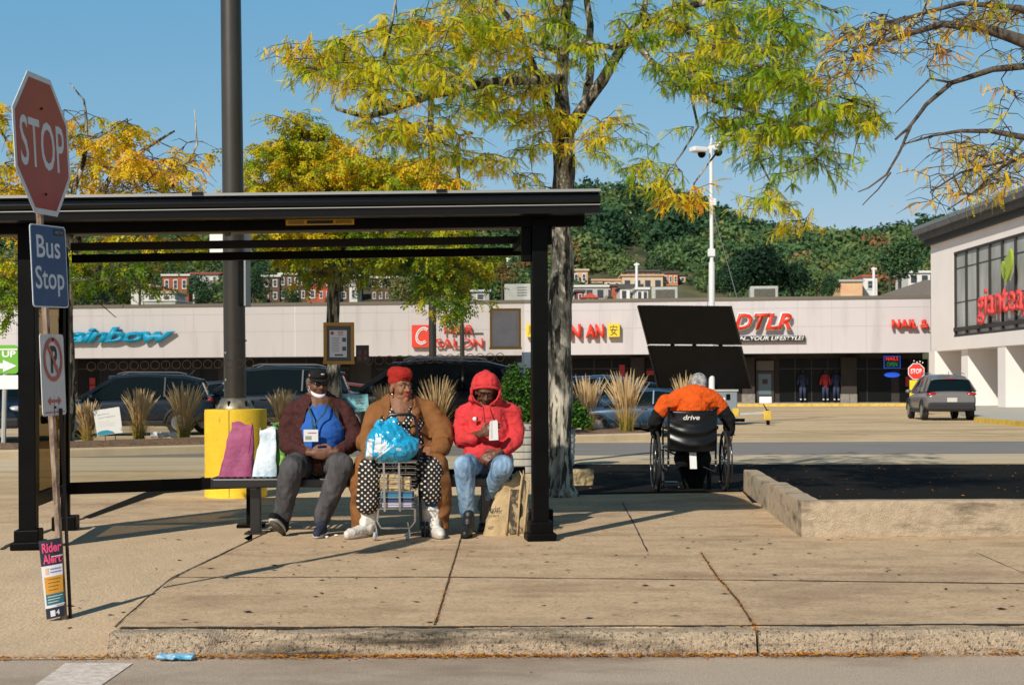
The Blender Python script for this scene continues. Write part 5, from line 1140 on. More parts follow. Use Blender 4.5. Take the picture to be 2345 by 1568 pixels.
# ---- wheelchair and its user, seen from behind
g0 = G(1583, 1128); wc = thing('wheelchair', 'black manual wheelchair seen from behind with its seat occupied', 'wheelchair', g0)
s0 = F / g0.y; K = s0 / 200.0
def Wc(px, py, dy=0): return P(px, py, g0.y + dy)
m_vin = mat('black_vinyl', (.005, .005, .005), .33, spec=.4); m_chr = mat('chrome', (.55, .55, .55), .2, .9); m_tyre = mat('tyre', (.018, .017, .016), .8); m_fr = mat('chair_frame', (.02, .02, .02), .3, .4)
wr = .345
for sx, px in ((-1, 1506), (1, 1661)):
    xc = X(px, g0.y + .2); c0 = Vector((xc, g0.y + .30, wr)); tilt = sx * .02
    def circ(rad, off=0, n=48): return [c0 + Vector((sx * off, rad * math.cos(2 * math.pi * i / n), rad * math.sin(2 * math.pi * i / n))) for i in range(n + 1)]
    wh = build('wheel', MB().tube(circ(wr - .016), .016, 8, cap=False), m_tyre, wc, smooth=1)
    build('rim', MB().tube(circ(wr - .037), .011, 6, cap=False), m_fr, wh, smooth=1); build('hand_rim', MB().tube(circ(wr - .05, .045), .009, 6, cap=False), mat('hand_rim', (.10, .10, .10), .2, .8), wh, smooth=1)
    build('hub', MB().tube([c0 + Vector((-.035, 0, 0)), c0 + Vector((.035, 0, 0))], .026, 12), m_chr, wh)
    for k in range(8):
        a = 2 * math.pi * k / 8 + .2; build('spoke', MB().tube([c0, c0 + Vector((0, math.cos(a) * (wr - .04), math.sin(a) * (wr - .04)))], .008, 6), m_fr, wh)
    xf = X(1531 if sx < 0 else 1640, g0.y + .1)
    mb = MB(); y0 = g0.y + .12
    mb.tube([(xf, y0 - .10, .955), (xf, y0 - .02, .95), (xf, y0, .90), (xf, y0 + .03, .50), (xf, y0 + .05, .22)], .0125, 8); mb.tube([(xf, y0 + .05, .50), (xf, y0 + .55, .50), (xf, y0 + .6, .44), (xf, y0 + .68, .12)], .012, 8); mb.tube([(xf, y0 + .05, .24), (xf, y0 + .55, .24), (xf, y0 + .6, .44)], .012, 8)
    mb.tube([(xf + sx * .02, y0 + .02, .72), (xf + sx * .02, y0 + .4, .72), (xf + sx * .02, y0 + .42, .52)], .011, 8); build('side_frame', mb, m_fr, wc, smooth=40)
    build('push_handle', MB().limb([(xf, y0 - .13, .955), (xf, y0 - .03, .953)], .018, 10), m_blkc, wc, smooth=1)
    build('armrest', MB().box((xf + sx * .02, y0 + .24, .735), (.05, .28, .03)), m_vin, wc, bevel=.01)
    mb = MB(); cf = Vector((xf + sx * .005, y0 + .62, .10)); mb.tube([cf + Vector((0, .085 * math.cos(2 * math.pi * i / 20), .085 * math.sin(2 * math.pi * i / 20))) for i in range(21)], .016, 8, cap=False); mb.tube([cf, cf + Vector((0, -.04, .24))], .012, 8); build('caster', mb, m_tyre, wc, smooth=40)
    for z in (.30, .36): build('bolt', MB().ell((xf, y0 + .01, z), .014, nu=8, nv=6), m_chr, wc)
    build('footrest', MB().box((xf - sx * .12, y0 + .78, .06), (.15, .16, .015)), m_vin, wc, bevel=.004)
y0 = g0.y + .12; x0, x1 = X(1531, y0), X(1640, y0)
build('brace', MB().tube([(x0, y0 + .05, .22), (x1, y0 + .40, .46)], .010, 8), m_fr, wc); build('brace', MB().tube([(x1, y0 + .05, .22), (x0, y0 + .40, .46)], .010, 8), m_fr, wc)
build('rear_bar', MB().tube([(x0, y0 + .03, .465), (x1, y0 + .03, .465)], .008, 8), m_chr, wc)
n_u, n_v = 26, 24; vs = []
for j in range(n_v + 1):
    z = .475 + (.925 - .475) * j / n_v
    for i in range(n_u + 1):
        u_ = i / n_u * 2 - 1; bulge = .07 * (1 - u_ * u_) * (1.0 if j < n_v else .8)
        cr = sum(am * math.exp(-((z - (zf - .055 * (1 - u_ * u_))) / sg) ** 2) for zf, am, sg in ((.815, .006, .02), (.745, .016, .035), (.61, .022, .04))) + .006 * noise.noise(Vector((u_ * 2, z * 14, 3)))
        vs.append(((x0 + x1) / 2 + u_ * (x1 - x0) / 2 * 1.02, y0 - bulge - cr - .006, z - .02 * (1 - u_ * u_) * (j < n_v - 3)))
mb = MB(); mb.add(vs, [(j * (n_u + 1) + i, j * (n_u + 1) + i + 1, (j + 1) * (n_u + 1) + i + 1, (j + 1) * (n_u + 1) + i) for j in range(n_v) for i in range(n_u)])
bk = build('back_sling', mb, m_vin, wc, smooth=1, solid=.012)
text('lettering', 'drive', frame(Vector((X(1562, y0), y0 - .092, P(0, 967, y0).z)), (1, 0, 0), (0, 0, 1)), (1600 - 1562) / s0, .055, mat('lettering_pale', (.7, .66, .6), .5), bk, .0015, bold=.02, shear=.2)
build('back_pocket_seam', MB().tube([(x0 + .01, y0 - .02, .80), ((x0 + x1) / 2, y0 - .094, .79), (x1 - .01, y0 - .02, .80)], .004, 6), m_blkc, wc)
build('seat', MB().box(((x0 + x1) / 2, y0 + .27, .50), (x1 - x0, .46, .04)), m_vin, wc, bevel=.015)
build('hanging_tag', MB().prism([(0, 0), (.078, 0), (.070, .19), (-.008, .19)], frame(Vector((X(1579, y0), y0 - .02, .265)), (1, 0, 0), (0, 0, 1)), .003), m_wht, wc); build('tag_strap', MB().tube([(X(1584, y0), y0 - .015, .455), (X(1584, y0), y0, .48)], .006, 6), m_blkc, wc)
r = thing('person', 'grey haired person in an orange and black jacket seated in the wheelchair', 'person', g0 + Vector((0, .3, 0)))
dT = g0.y + .28
mb = MB(); hd = Vector((X(1601, dT + .12), dT + .16, P(0, 892, dT).z)); T, M3 = head(mb, hd, 1.15, 176, 40, P(1592, 905, dT + .03))
mb.limb([P(1588, 925, dT), P(1584, 965, dT), P(1584, 1010, dT + .02)], [.14, .17, .15], 16)
arms = ((P(1525, 920, dT), P(1500, 965, dT + .02), P(1504, 1005, dT + .25)), (P(1640, 918, dT), P(1668, 960, dT + .04), P(1672, 1000, dT + .08)))
for a in arms: mb.limb(a, [.05, .04, .032], 10)
hand(mb, P(1672, 1003, dT + .06), (-.1, -.1, -1), (-1, .2, 0), (.1, 1, .1), curl=(30, 45, 30), k=1.1); hand(mb, P(1505, 1008, dT + .27), (.1, .3, -1), (1, 0, 0), (0, 1, .1), curl=(30, 45, 30), k=1.1)
for px in (1566, 1606): mb.limb([P(px, 1045, dT + .05), P(px + (4 if px < 1580 else -4), 1040, dT + .48), P(px + (12 if px < 1580 else -6), 1112, dT + .52)], [.09, .07, .045], 10)
lmesh('body', remesh(mb, .0075, 2, .5), [m_sk4], r)
m_or = cloth('orange_fleece', (.80, .125, .012), .30, 14, bump=.6, bs=60, col2=(.62, .08, .01)); m_blj = cloth('black_sleeve', (.012, .012, .012), .3)
mb = MB(); mb.limb([P(1528, 928, dT), P(1556, 912, dT - .01), P(1590, 904, dT - .02), P(1625, 912, dT - .01), P(1645, 926, dT)], [.085, .11, .125, .11, .085], 16); mb.limb([P(1588, 930, dT - .01), P(1584, 970, dT - .0), P(1584, 1000, dT + .04)], [.19, .20, .18], 20)
for a in arms: mb.limb([a[0], a[0].lerp(a[1], .5), a[1], a[1].lerp(a[2], .7)], [.09, .088, .08, .062], 14)
me = shell(mb, .011, None, 0, .011, (8, 8, 8), 31)
def jz(c, n):
    px = CX + c.x * F / c.y; py = HY - (c.z - CH) * F / c.y
    if px < 1585: return 1 if (py > 936 + (px - 1495) * .9 and px < 1530) else 0
    return 1 if (py > 944 - (px - 1652) * .9 and px > 1640) else 0
paint_faces(me, jz); lmesh('jacket', me, [m_or, m_blj], r)
mb = MB(); mb.ell(T(0, .014, .04), (.102, .132, .110), M=M3, nu=20, nv=14); mb.ell(T(0, .050, .0), (.096, .084, .106), M=M3); me = remesh(mb, .008, 2); i3 = M3.inverted()
cut(me, lambda c, n: (lambda q: q.y < -.03 and q.z < .07)(i3 @ (c - T(0, 0, 0)))); folds(me, .004, (80, 80, 80), 2, False)
lmesh('hair', me, [mat('grey_white_hair', (.16, .155, .16), .8, var=.55, scale=22, bump=.7, bscale=90, col2=(.34, .33, .33))], r)
mb = MB()
for px, ex in ((1566, 1577), (1606, 1598)): mb.limb([P(px, 1050, dT + .05), P(px, 1040, dT + .46), P(ex, 1108, dT + .50)], [.115, .10, .068], 16)
lmesh('trousers', shell(mb, .012, None, 0, .008, (10, 10, 5), 5), [m_blj], r)
for px, t_ in ((1578, 'a'), (1604, 'b')):
    a = P(px, 1108, dT + .46); a.z = .07; mb = MB(); shoe(mb, a, a + Vector((.01, .3, 0)), 1.1); lmesh('shoe', shell(mb, .009, None, 0, 0), [m_blkc if t_ == 'a' else mat('brown_shoe', (.10, .04, .02), .5)], r)
# ================================================================ bags, cart
def bag(nm, lab, c, w_, dp, h, top, lean, m, seed, cat='bag', amp=.030, fold=.0):
    t = thing(nm, lab, cat, c); c = Vector(c); mb = MB(); n = 9; vs = []
    ring_ = []
    for j in range(n + 1):
        f = j / n; ww = w_ / 2 * (1 - f * (1 - top)); dd = dp / 2 * (1 - f * .75); o = c + Vector((lean[0] * f, lean[1] * f, h * f))
        k = 28
        for i in range(k):
            a = 2 * math.pi * i / k; x = max(-1, min(1, 1.35 * math.cos(a))); y = max(-1, min(1, 1.35 * math.sin(a)))
            p = o + Vector((x * ww, y * dd, 0)); q = noise.noise(p * 11 + Vector((seed, 0, 0))) * amp * (.3 + f); p += Vector((q * .6, q, q * (.5 if j == n else 0) + .012 * math.sin(a * 3 + seed) * (j == n))); vs.append(p)
    k = 28; mb.add(vs, [(j * k + i, j * k + (i + 1) % k, (j + 1) * k + (i + 1) % k, (j + 1) * k + i) for j in range(n) for i in range(k)] + [tuple(reversed(range(k)))])
    o = build('body', mb, m, t, smooth=50); md = o.modifiers.new('s', 'SOLIDIFY'); md.thickness = .003; return t
zb_ = zs + .012; db = 11.86
def at(px, py, d): return P(px, py, d)
c = Vector((X(541, db), db, zb_)); m_mag = mat('magenta_paper', (.30, .055, .14), .65, var=.15, scale=7, bump=.3, bscale=30)
t = bag('shopping_bag', 'tall magenta paper bag standing on the left end of the bench', c, .27, .17, .44, .68, (.055, .0, 0), m_mag, 2); build('gusset_fold', MB().tube([c + Vector((.105, -.075, .01)), c + Vector((.11, -.055, .2)), c + Vector((.135, -.03, .43))], .004, 6), m_mag, t)
c = Vector((X(606, db), db, zb_)); m_wb = mat('pale_blue_plastic', (.62, .70, .76), .45, col2=(.12, .30, .42), scale=7, lo=.5, hi=.75, bump=.3, bscale=25); m_gr = mat('green_plastic', (.22, .50, .03), .5, col2=(.02, .10, .05), scale=9, bump=.3)
t = bag('shopping_bag', 'white and pale blue patterned bag on the bench beside the green one', c, .20, .13, .40, .62, (.03, .03, 0), m_wb, 5)
c2 = c + Vector((.105, .07, 0)); t = bag('shopping_bag', 'bright green bag squeezed between the white bag and the seated man', c2, .15, .14, .43, .6, (-.0, .02, 0), m_gr, 8); build('handle', MB().tube([c2 + Vector((-.02, -.02, .42)), c2 + Vector((.03, -.03, .46)), c2 + Vector((.07, -.03, .42)), c2 + Vector((.085, -.04, .3))], .008, 6), m_gr, t, smooth=1)
# brown grocery bag on the ground
c = G(1152, 1226) + Vector((0, .10, 0)); m_kraft = mat('kraft_bag', (.46, .33, .17), .85, var=.15, scale=8, bump=.45, bscale=26)
t = thing('grocery_bag', 'crumpled tan market bag standing on the pavement beside the right post', 'bag', c)
mb = MB(); sc = F / (c.y); n = 12; k = 32; vs = []
for j in range(n + 1):
    f = j / n; x0 = X(1105, c.y) + (X(1152, c.y) - X(1105, c.y)) * f ** 1.15; x1 = X(1208, c.y) - (X(1208, c.y) - X(1196, c.y)) * f ** 3; z = .465 * f; dd = .115 * (1 - .45 * f)
    for i in range(k):
        a = 2 * math.pi * i / k; x = max(-1, min(1, 1.3 * math.cos(a))); y = max(-1, min(1, 1.3 * math.sin(a))); p = Vector(((x0 + x1) / 2 + x * (x1 - x0) / 2, c.y + y * dd, z)); q = noise.noise(p * 13) * .034 * (.25 + f) + noise.noise(p * 30) * .008 * f
        p += Vector((q, q * 1.3, (noise.noise(p * 17) * .07 + .02) * (f > .95))); vs.append(p)
mb.add(vs, [(j * k + i, j * k + (i + 1) % k, (j + 1) * k + (i + 1) % k, (j + 1) * k + i) for j in range(n) for i in range(k)] + [tuple(reversed(range(k)))])
o = build('body', mb, m_kraft, t, smooth=60); md = o.modifiers.new('s', 'SOLIDIFY'); md.thickness = .003
yf = c.y - .112
text('lettering', 'Market', frame(Vector((X(1117, yf), yf, P(0, 1178, yf).z)), (1, 0, .12), (0, 0, 1)), .10, .045, m_blk, t, .001, bold=.01, shear=.35)
text('lettering', 'DISTRICT', frame(Vector((X(1113, yf), yf, P(0, 1188, yf).z)), (1, 0, 0), (0, 0, 1)), .10, .018, m_blk, t, .001)
build('text_line', MB().box((X(1122, yf), yf, .075), (.055, .001, .004)), m_ink, t); build('text_line', MB().box((X(1122, yf), yf, .06), (.045, .001, .004)), m_ink, t)
m_kd = mat('printed_side', (.055, .04, .025), .85, col2=(.42, .32, .18), scale=16, lo=.5, hi=.62, bump=.4, bscale=26, st=(1, 1, .6))
mb = MB(); vs = []
for j in range(9):
    f = j / 8 * .75 + .04; xa_, xb_ = X(1163, c.y) + .02 * f, X(1196, c.y) - .02 * f ** 2
    for i in range(5): x = xa_ + (xb_ - xa_) * i / 4; vs.append((x, c.y - .13 * (1 - .45 * f) - .006 + .018 * (i / 4) ** 2 + noise.noise(Vector((x * 30, f * 9, 2))) * .008, .465 * f + .004))
mb.add(vs, [(j * 5 + i, j * 5 + i + 1, j * 5 + i + 6, j * 5 + i + 5) for j in range(8) for i in range(4)]); build('printed_side', mb, m_kd, t, smooth=1)
for px, l in ((1158, .30), (1183, .36), (1198, .30)):
    build('webbing_strap', MB().tube([(X(px, c.y), c.y - .128, .01), (X(px + 3, c.y), c.y - .125, l * .5), (X(px + 7, c.y), c.y - .10, l), (X(px + 12, c.y), c.y - .07, l + .12), (X(px + 4, c.y), c.y - .05, l + .16)], .009, 6, sq=.4), m_kraft, t, smooth=1)
# folding wire cart
dc = 11.16; g = Vector((X(905, dc), dc, 0)); t = thing('shopping_cart', 'small folding wire shopping cart with a black handle between the woman\'s boots', 'cart', g)
m_wire = mat('chromed_wire', (.50, .48, .45), .25, .85); zc = lambda py: P(0, py, dc).z; xc_ = lambda px: X(px, dc)
xl, xr, zt2, zb2 = xc_(863), xc_(952), zc(1062), zc(1168); y0, y1 = dc, dc + .26
for j in range(9):
    z = zb2 + (zt2 - zb2) * j / 8; r_ = .0055 if j in (0, 8) else .0032; sh_ = .02 * (1 - j / 8)
    build('wire_hoop', MB().tube([(xl + sh_, y0, z), (xr - sh_, y0, z), (xr - sh_, y1, z), (xl + sh_, y1, z), (xl + sh_, y0, z), (xr - sh_, y0, z)], r_, 6), m_wire, t)
for px in (880, 915): build('upright_bar', MB().bar((xc_(px), y0 - .008, zb2 - .02), (xc_(px - 2), y0 - .008, zt2), .016, .005), m_wire, t)
for i in range(4): x = xl + (xr - xl) * i / 3; build('wire', MB().tube([(x, y1, zb2), (x, y1, zt2)], .003, 6), m_wire, t)
build('leg_frame', MB().tube([(xl + .01, y0, zb2), (xl - .0, y0 + .01, .15), (xl + .03, y0 - .01, .10), (xr - .05, y0 - .01, .10), (xr - .01, y0 + .01, .15), (xr - .01, y0, zb2)], .009, 8), m_wire, t, smooth=40)
for px in (857, 932):
    cw = Vector((xc_(px), y0 - .01, .035)); w_ = build('wheel', MB().tube([cw + Vector((-.011, 0, 0)), cw + Vector((.011, 0, 0))], .036, 20), mat('grey_wheel', (.36, .36, .36), .6), t, smooth=40, bevel=.004); build('hub', MB().tube([cw + Vector((-.014, 0, 0)), cw + Vector((.014, 0, 0))], .014, 12), m_wire, w_)
    build('caster_fork', MB().tube([cw + Vector((.016, 0, 0)), cw + Vector((.012, .01, .06)), cw + Vector((0, .01, .11))], .007, 6), m_wire, t)
for px in (968, 978):
    cw = Vector((xc_(px - 6), y1 + .02, .06)); build('wheel', MB().tube([cw + Vector((-.011, 0, 0)), cw + Vector((.011, 0, 0))], .062, 22), m_tyre, t, smooth=40)
hl_ = [(xl + .02, y1 - .0, zt2), (xc_(878), y1 + .06, zc(975)), (xc_(880), y1 + .07, zc(962)), (xc_(886), y1 + .07, zc(955)), (xc_(933), y1 + .07, zc(954)), (xc_(943), y1 + .07, zc(960)), (xc_(948), y1 + .06, zc(985)), (xr, y1, zt2), (xr + .02, y1 + .02, .06)]
build('handle', MB().tube(hl_, .0125, 8), mat('handle_black', (.015, .015, .017), .25, .2), t, smooth=40)
# contents, each a thing
pk = thing('parcel', 'brown paper parcel tied with string lying inside the wire cart', 'parcel', (xc_(905), y0 + .1, zc(1130)))
me = remesh(MB().box((xc_(903), y0 + .11, zc(1112)), (.24, .14, .10)).box((xc_(893), y0 + .11, zc(1098)), (.15, .12, .06), rz=.2), .008, 2); folds(me, .012, (14, 14, 14), 5); lmesh('wrapping', me, m_kraft, pk, smooth=50); build('string', MB().tube([(xc_(915), y0 + .028, zc(1128)), (xc_(914), y0 + .025, zc(1098))], .004, 6), m_wood, pk)
for i, (py0, py1, mm, lb) in enumerate(((1131, 1146, mat('box_teal', (.03, .16, .26), .5), 'teal blue box in the cart directly under the brown parcel'), (1147, 1153, mat('box_navy', (.03, .04, .14), .5), 'thin navy blue book in the cart above the white box'), (1154, 1165, mat('box_lilac', (.55, .52, .62), .5), 'white box at the very bottom of the wire cart'))):
    a, b = zc(py1), zc(py0); o = build('box', MB().box(((xl + xr) / 2, y0 + .12, (a + b) / 2), (xr - xl - .06 - .006 * i, .2, b - a)), mm, None, bevel=.004); tag(o, lb, 'box')
# blue plastic bag on top of the cart
t = thing('plastic_bag', 'knotted bright blue plastic bag with white marks resting on the wire cart', 'bag', P(899, 1058, dc + .1))
dp_ = dc + .06; mb = MB(); mb.ell(P(898, 1026, dp_), (.195, .17, .115), nu=24, nv=14); mb.ell(P(885, 1010, dp_), (.15, .15, .13), nu=24, nv=14); mb.limb([P(905, 1015, dp_), P(938, 1020, dp_), P(955, 1029, dp_)], [.13, .08, .022], 16); mb.limb([P(893, 995, dp_), P(898, 975, dp_), P(905, 968, dp_)], [.11, .06, .035], 14)
mb.limb([P(850, 1022, dp_), P(846, 1040, dp_)], [.05, .04], 12)
me = remesh(mb, .0045, 7); folds(me, .022, (9, 9, 9), 6); folds(me, .003, (22, 22, 22), 2)
def mk_(c, n):
    if n.y > .1: return 0
    px = CX + c.x * F / c.y; py = HY - (c.z - CH) * F / c.y
    wv = 2 * math.sin(px * .31)
    if px < 852 and 1003 < py < 1052 and abs(px - (850 - (py - 1003) * .12)) < 8: return 1
    if 856 < px < 872 and 1000 < py < 1034 and px - 856 > (py - 1034) * -.1 : return 1
    if 866 < px < 886 and abs(py - (1030 - (px - 866) * .75)) < 9: return 1
    if 858 < px < 902 and abs(py - (1050 - (px - 858) * .75)) < 2.2: return 1
    if abs(px - 912) < 6 and abs(py - 1027) < 3: return 1
    return 0
paint_faces(me, mk_); lmesh('film', me, [mat('blue_film', (.015, .32, .55), .25, var=.15, scale=6, spec=.7), mat('white_film', (.65, .68, .70), .3)], t)
me = remesh(MB().limb([P(880, 972, dp_ - .02), P(868, 966, dp_ - .05), P(860, 975, dp_ - .05), P(875, 984, dp_ - .06), P(892, 980, dp_ - .04)], [.018, .022, .018, .02, .016], 8), .007, 2); lmesh('knot', me, [MC['blue_film']], t)
# ================================================================ trees
m_bark = mat('bark', (.21, .185, .15), .95, var=.35, scale=9, det=9, st=(1, 1, .22), col2=(.40, .36, .28), lo=.42, hi=.60, bump=1.0, bscale=22)
add_stain(m_bark, (.03, .022, .015), 14, .49, .55, (1, 1, .20), .92); add_stain(m_bark, (.30, .32, .18), 3, .58, .72, amt=.5)
m_bark2 = mat('twig_bark', (.05, .038, .03), .9, var=.35, scale=14, col2=(.10, .08, .062))
TR = random.Random(11)
def frond_proto(nleaf, ll, lw, droop, width=.5):
    # unit frond along +x drooping in -z: list of leaflet quads
    V = []; Q = []
    for i in range(nleaf):
        t = (i + .6) / nleaf; x = t; z = -droop * t * t; size = math.sin(math.pi * (t * .8 + .12)) ** .5
        for s_ in (-1, 1):
            k = len(V); a = Vector((x, 0, z)); d = Vector((.35, s_ * 1.0, -.45)).normalized() * ll * size; e = Vector((1, 0, -2 * droop * t)).normalized() * lw * .5
            V += [a - e * .3, a + d * .5 - e, a + d, a + d * .5 + e]; Q.append((k, k + 1, k + 2, k + 3))
    k = len(V); V += [Vector((0, .006, 0)), Vector((.5, .006, -droop * .25)), Vector((.5, -.006, -droop * .25)), Vector((0, -.006, 0))]; Q.append((k, k + 1, k + 2, k + 3))
    return np.array([tuple(v) for v in V]), np.array(Q)
def instance(protos, items):           # items: (pos, dir, up, size, tint)
    VV = []; QQ = []; TT = []; n = 0
    for pos, dr, size, tint, pi, roll in items:
        V, Q = protos[pi]; x = Vector(dr).normalized(); y = Vector((0, 0, 1)).cross(x)
        if y.length < .05: y = Vector((1, 0, 0))
        y.normalize(); y = Matrix.Rotation(roll, 3, x) @ y; z = x.cross(y)
        M = np.array([[x[i], y[i], z[i]] for i in range(3)]) * size
        VV.append(V @ M.T + np.array(pos)); QQ.append(Q + n); n += len(V); TT.append(np.full(len(V), tint))
    return np.concatenate(VV), np.concatenate(QQ), np.concatenate(TT)
def tree(name, label, cat, limbs, blobs, protos, fsize, nfr, m_leaf, tintf, seed=1, step=.35, sag=.12, group=None, rtwig=.006, bare=0, spray=.35, mb_bark=None, trunk=None, root_at=None, leafdir=.5, dens=.58):
    rnd_ = random.Random(seed); root = thing(name, label, cat, root_at, group)
    mb = MB(); nodes = []; nr = []
    for pts, rads in limbs:
        pts = [Vector(p) for p in pts]; P_ = []; R_ = []
        for i in range(len(pts) - 1):
            a, b = pts[i], pts[i + 1]; k = max(2, int((b - a).length / .12))
            for j in range(k):
                t = j / k; q = a.lerp(b, t); w_ = noise.noise(q * 1.7 + Vector((seed, 0, 0))) * .05; P_.append(q + Vector((w_, w_ * .7, w_ * .3)) * (min(1, len(P_) / 5))); R_.append((rads[i] + (rads[i + 1] - rads[i]) * t) * (1 + .10 * noise.noise(q * 5)))
        P_.append(pts[-1]); R_.append(rads[-1]); mb.tube(P_, R_, 10)
        for p, r_ in zip(P_[2:], R_[2:]): nodes.append(p); nr.append(r_)
    tn = trunk
    tgt = []
    for px, py, d, rx, ry, rd, n in blobs:
        for _ in range(max(2, int(n * dens))):
            while True:
                a = Vector((rnd_.uniform(-1, 1), rnd_.uniform(-1, 1), rnd_.uniform(-1, 1)))
                if a.length < 1: break
            tgt.append(P(px + a.x * rx, py + a.y * ry, d + a.z * rd))
    nodes_np = np.array([tuple(p) for p in nodes]); tg = np.array([tuple(p) for p in tgt])
    dist = np.array([np.min(np.linalg.norm(nodes_np - t, axis=1)) for t in tg]); order = np.argsort(dist)
    tw = MB(); items = []
    def fr(p, d_, tint, n, ln):
        for _ in range(n):
            t = rnd_.random(); q = p + d_ * ln * t; dd = Vector((d_.x * leafdir + rnd_.gauss(0, .55), d_.y * leafdir + rnd_.gauss(0, .55), rnd_.uniform(-1.0, .25)))
            items.append((tuple(q), dd, fsize * rnd_.uniform(.55, 1.15), min(1, max(0, tint + rnd_.gauss(0, .10))), rnd_.randrange(len(protos)), rnd_.gauss(0, .5)))
    for oi in order:
        t = Vector(tg[oi]); dd = np.linalg.norm(nodes_np - tg[oi], axis=1) + (nodes_np[:, 2] > t.z + .3) * .25; k = int(np.argmin(dd)); s_ = Vector(nodes_np[k]); L_ = (t - s_).length
        if L_ < .02: continue
        n = max(2, int(L_ / .16)); pts = []; r0 = max(rtwig, min(nr[k] * .55, rtwig + L_ * .008)); side = Vector((rnd_.gauss(0, .12), rnd_.gauss(0, .12), rnd_.uniform(.0, .25))) * L_
        for i in range(n + 1): f = i / n; pts.append(s_.lerp(t, f) + side * math.sin(math.pi * f) + Vector((noise.noise(s_ * 3 + Vector((f * 4, 0, 0))), noise.noise(s_ * 3 + Vector((0, f * 4, 7))), noise.noise(s_ * 3 + Vector((9, 0, f * 4))))) * .05 * min(1, L_))
        rr_ = [r0 + (rtwig * .6 - r0) * i / n for i in range(n + 1)]; tw.tube(pts, rr_, 5, cap=False)
        new = pts[1:]; nodes_np = np.vstack([nodes_np, np.array([tuple(p) for p in new])]); nr += rr_[1:]
        tint = tintf(t, rnd_)
        if bare and rnd_.random() < bare: lv = 0
        else: lv = 1
        for _ in range(rnd_.choice((2, 3, 3))):
            o = pts[-1] if rnd_.random() < .6 else pts[rnd_.randrange(max(1, len(pts) // 2), len(pts))]
            an = rnd_.uniform(0, 6.28); d_ = Vector((math.cos(an), math.sin(an), rnd_.uniform(-.55, .35))).normalized(); ln = spray * rnd_.uniform(.5, 1.15)
            q1 = o + d_ * ln * .5; q2 = o + d_ * ln + Vector((0, 0, -ln * .25)); tw.tube([o, q1, q2], [rtwig * .7, rtwig * .55, rtwig * .3], 4, cap=False)
            if lv:
                fr(o, d_, tint, nfr, ln)
        if lv and len(pts) > 3: fr(pts[-3], (pts[-1] - pts[-3]).normalized(), tint, nfr // 2, (pts[-1] - pts[-3]).length)
    t_ = build('trunk', mb, mb_bark or m_bark, root, smooth=1); build('twigs', tw, m_bark2, root)
    V, Q, T_ = instance(protos, items); fastmesh('crown', V, Q, m_leaf, T_, root); print(name, 'fronds', len(items), 'quads', len(Q)); return root
PN = [frond_proto(9, .14, .15, .5), frond_proto(10, .13, .14, .8), frond_proto(8, .15, .16, .3)]
PF = [frond_proto(4, .30, .26, .4), frond_proto(5, .26, .22, .7), frond_proto(3, .34, .30, .2)]
GY = [(0, '3F5C12'), (.2, '66801A'), (.4, '98A01E'), (.6, 'C2A91C'), (.8, 'DFA518'), (1, 'E08A28')]
m_l1 = leafmat('locust_leaf', [(0, '5A7E1C'), (.22, '8FB424'), (.40, 'CED22C'), (.58, 'F2DA30'), (.8, 'FCCB30'), (1, 'F5A048')], .5)
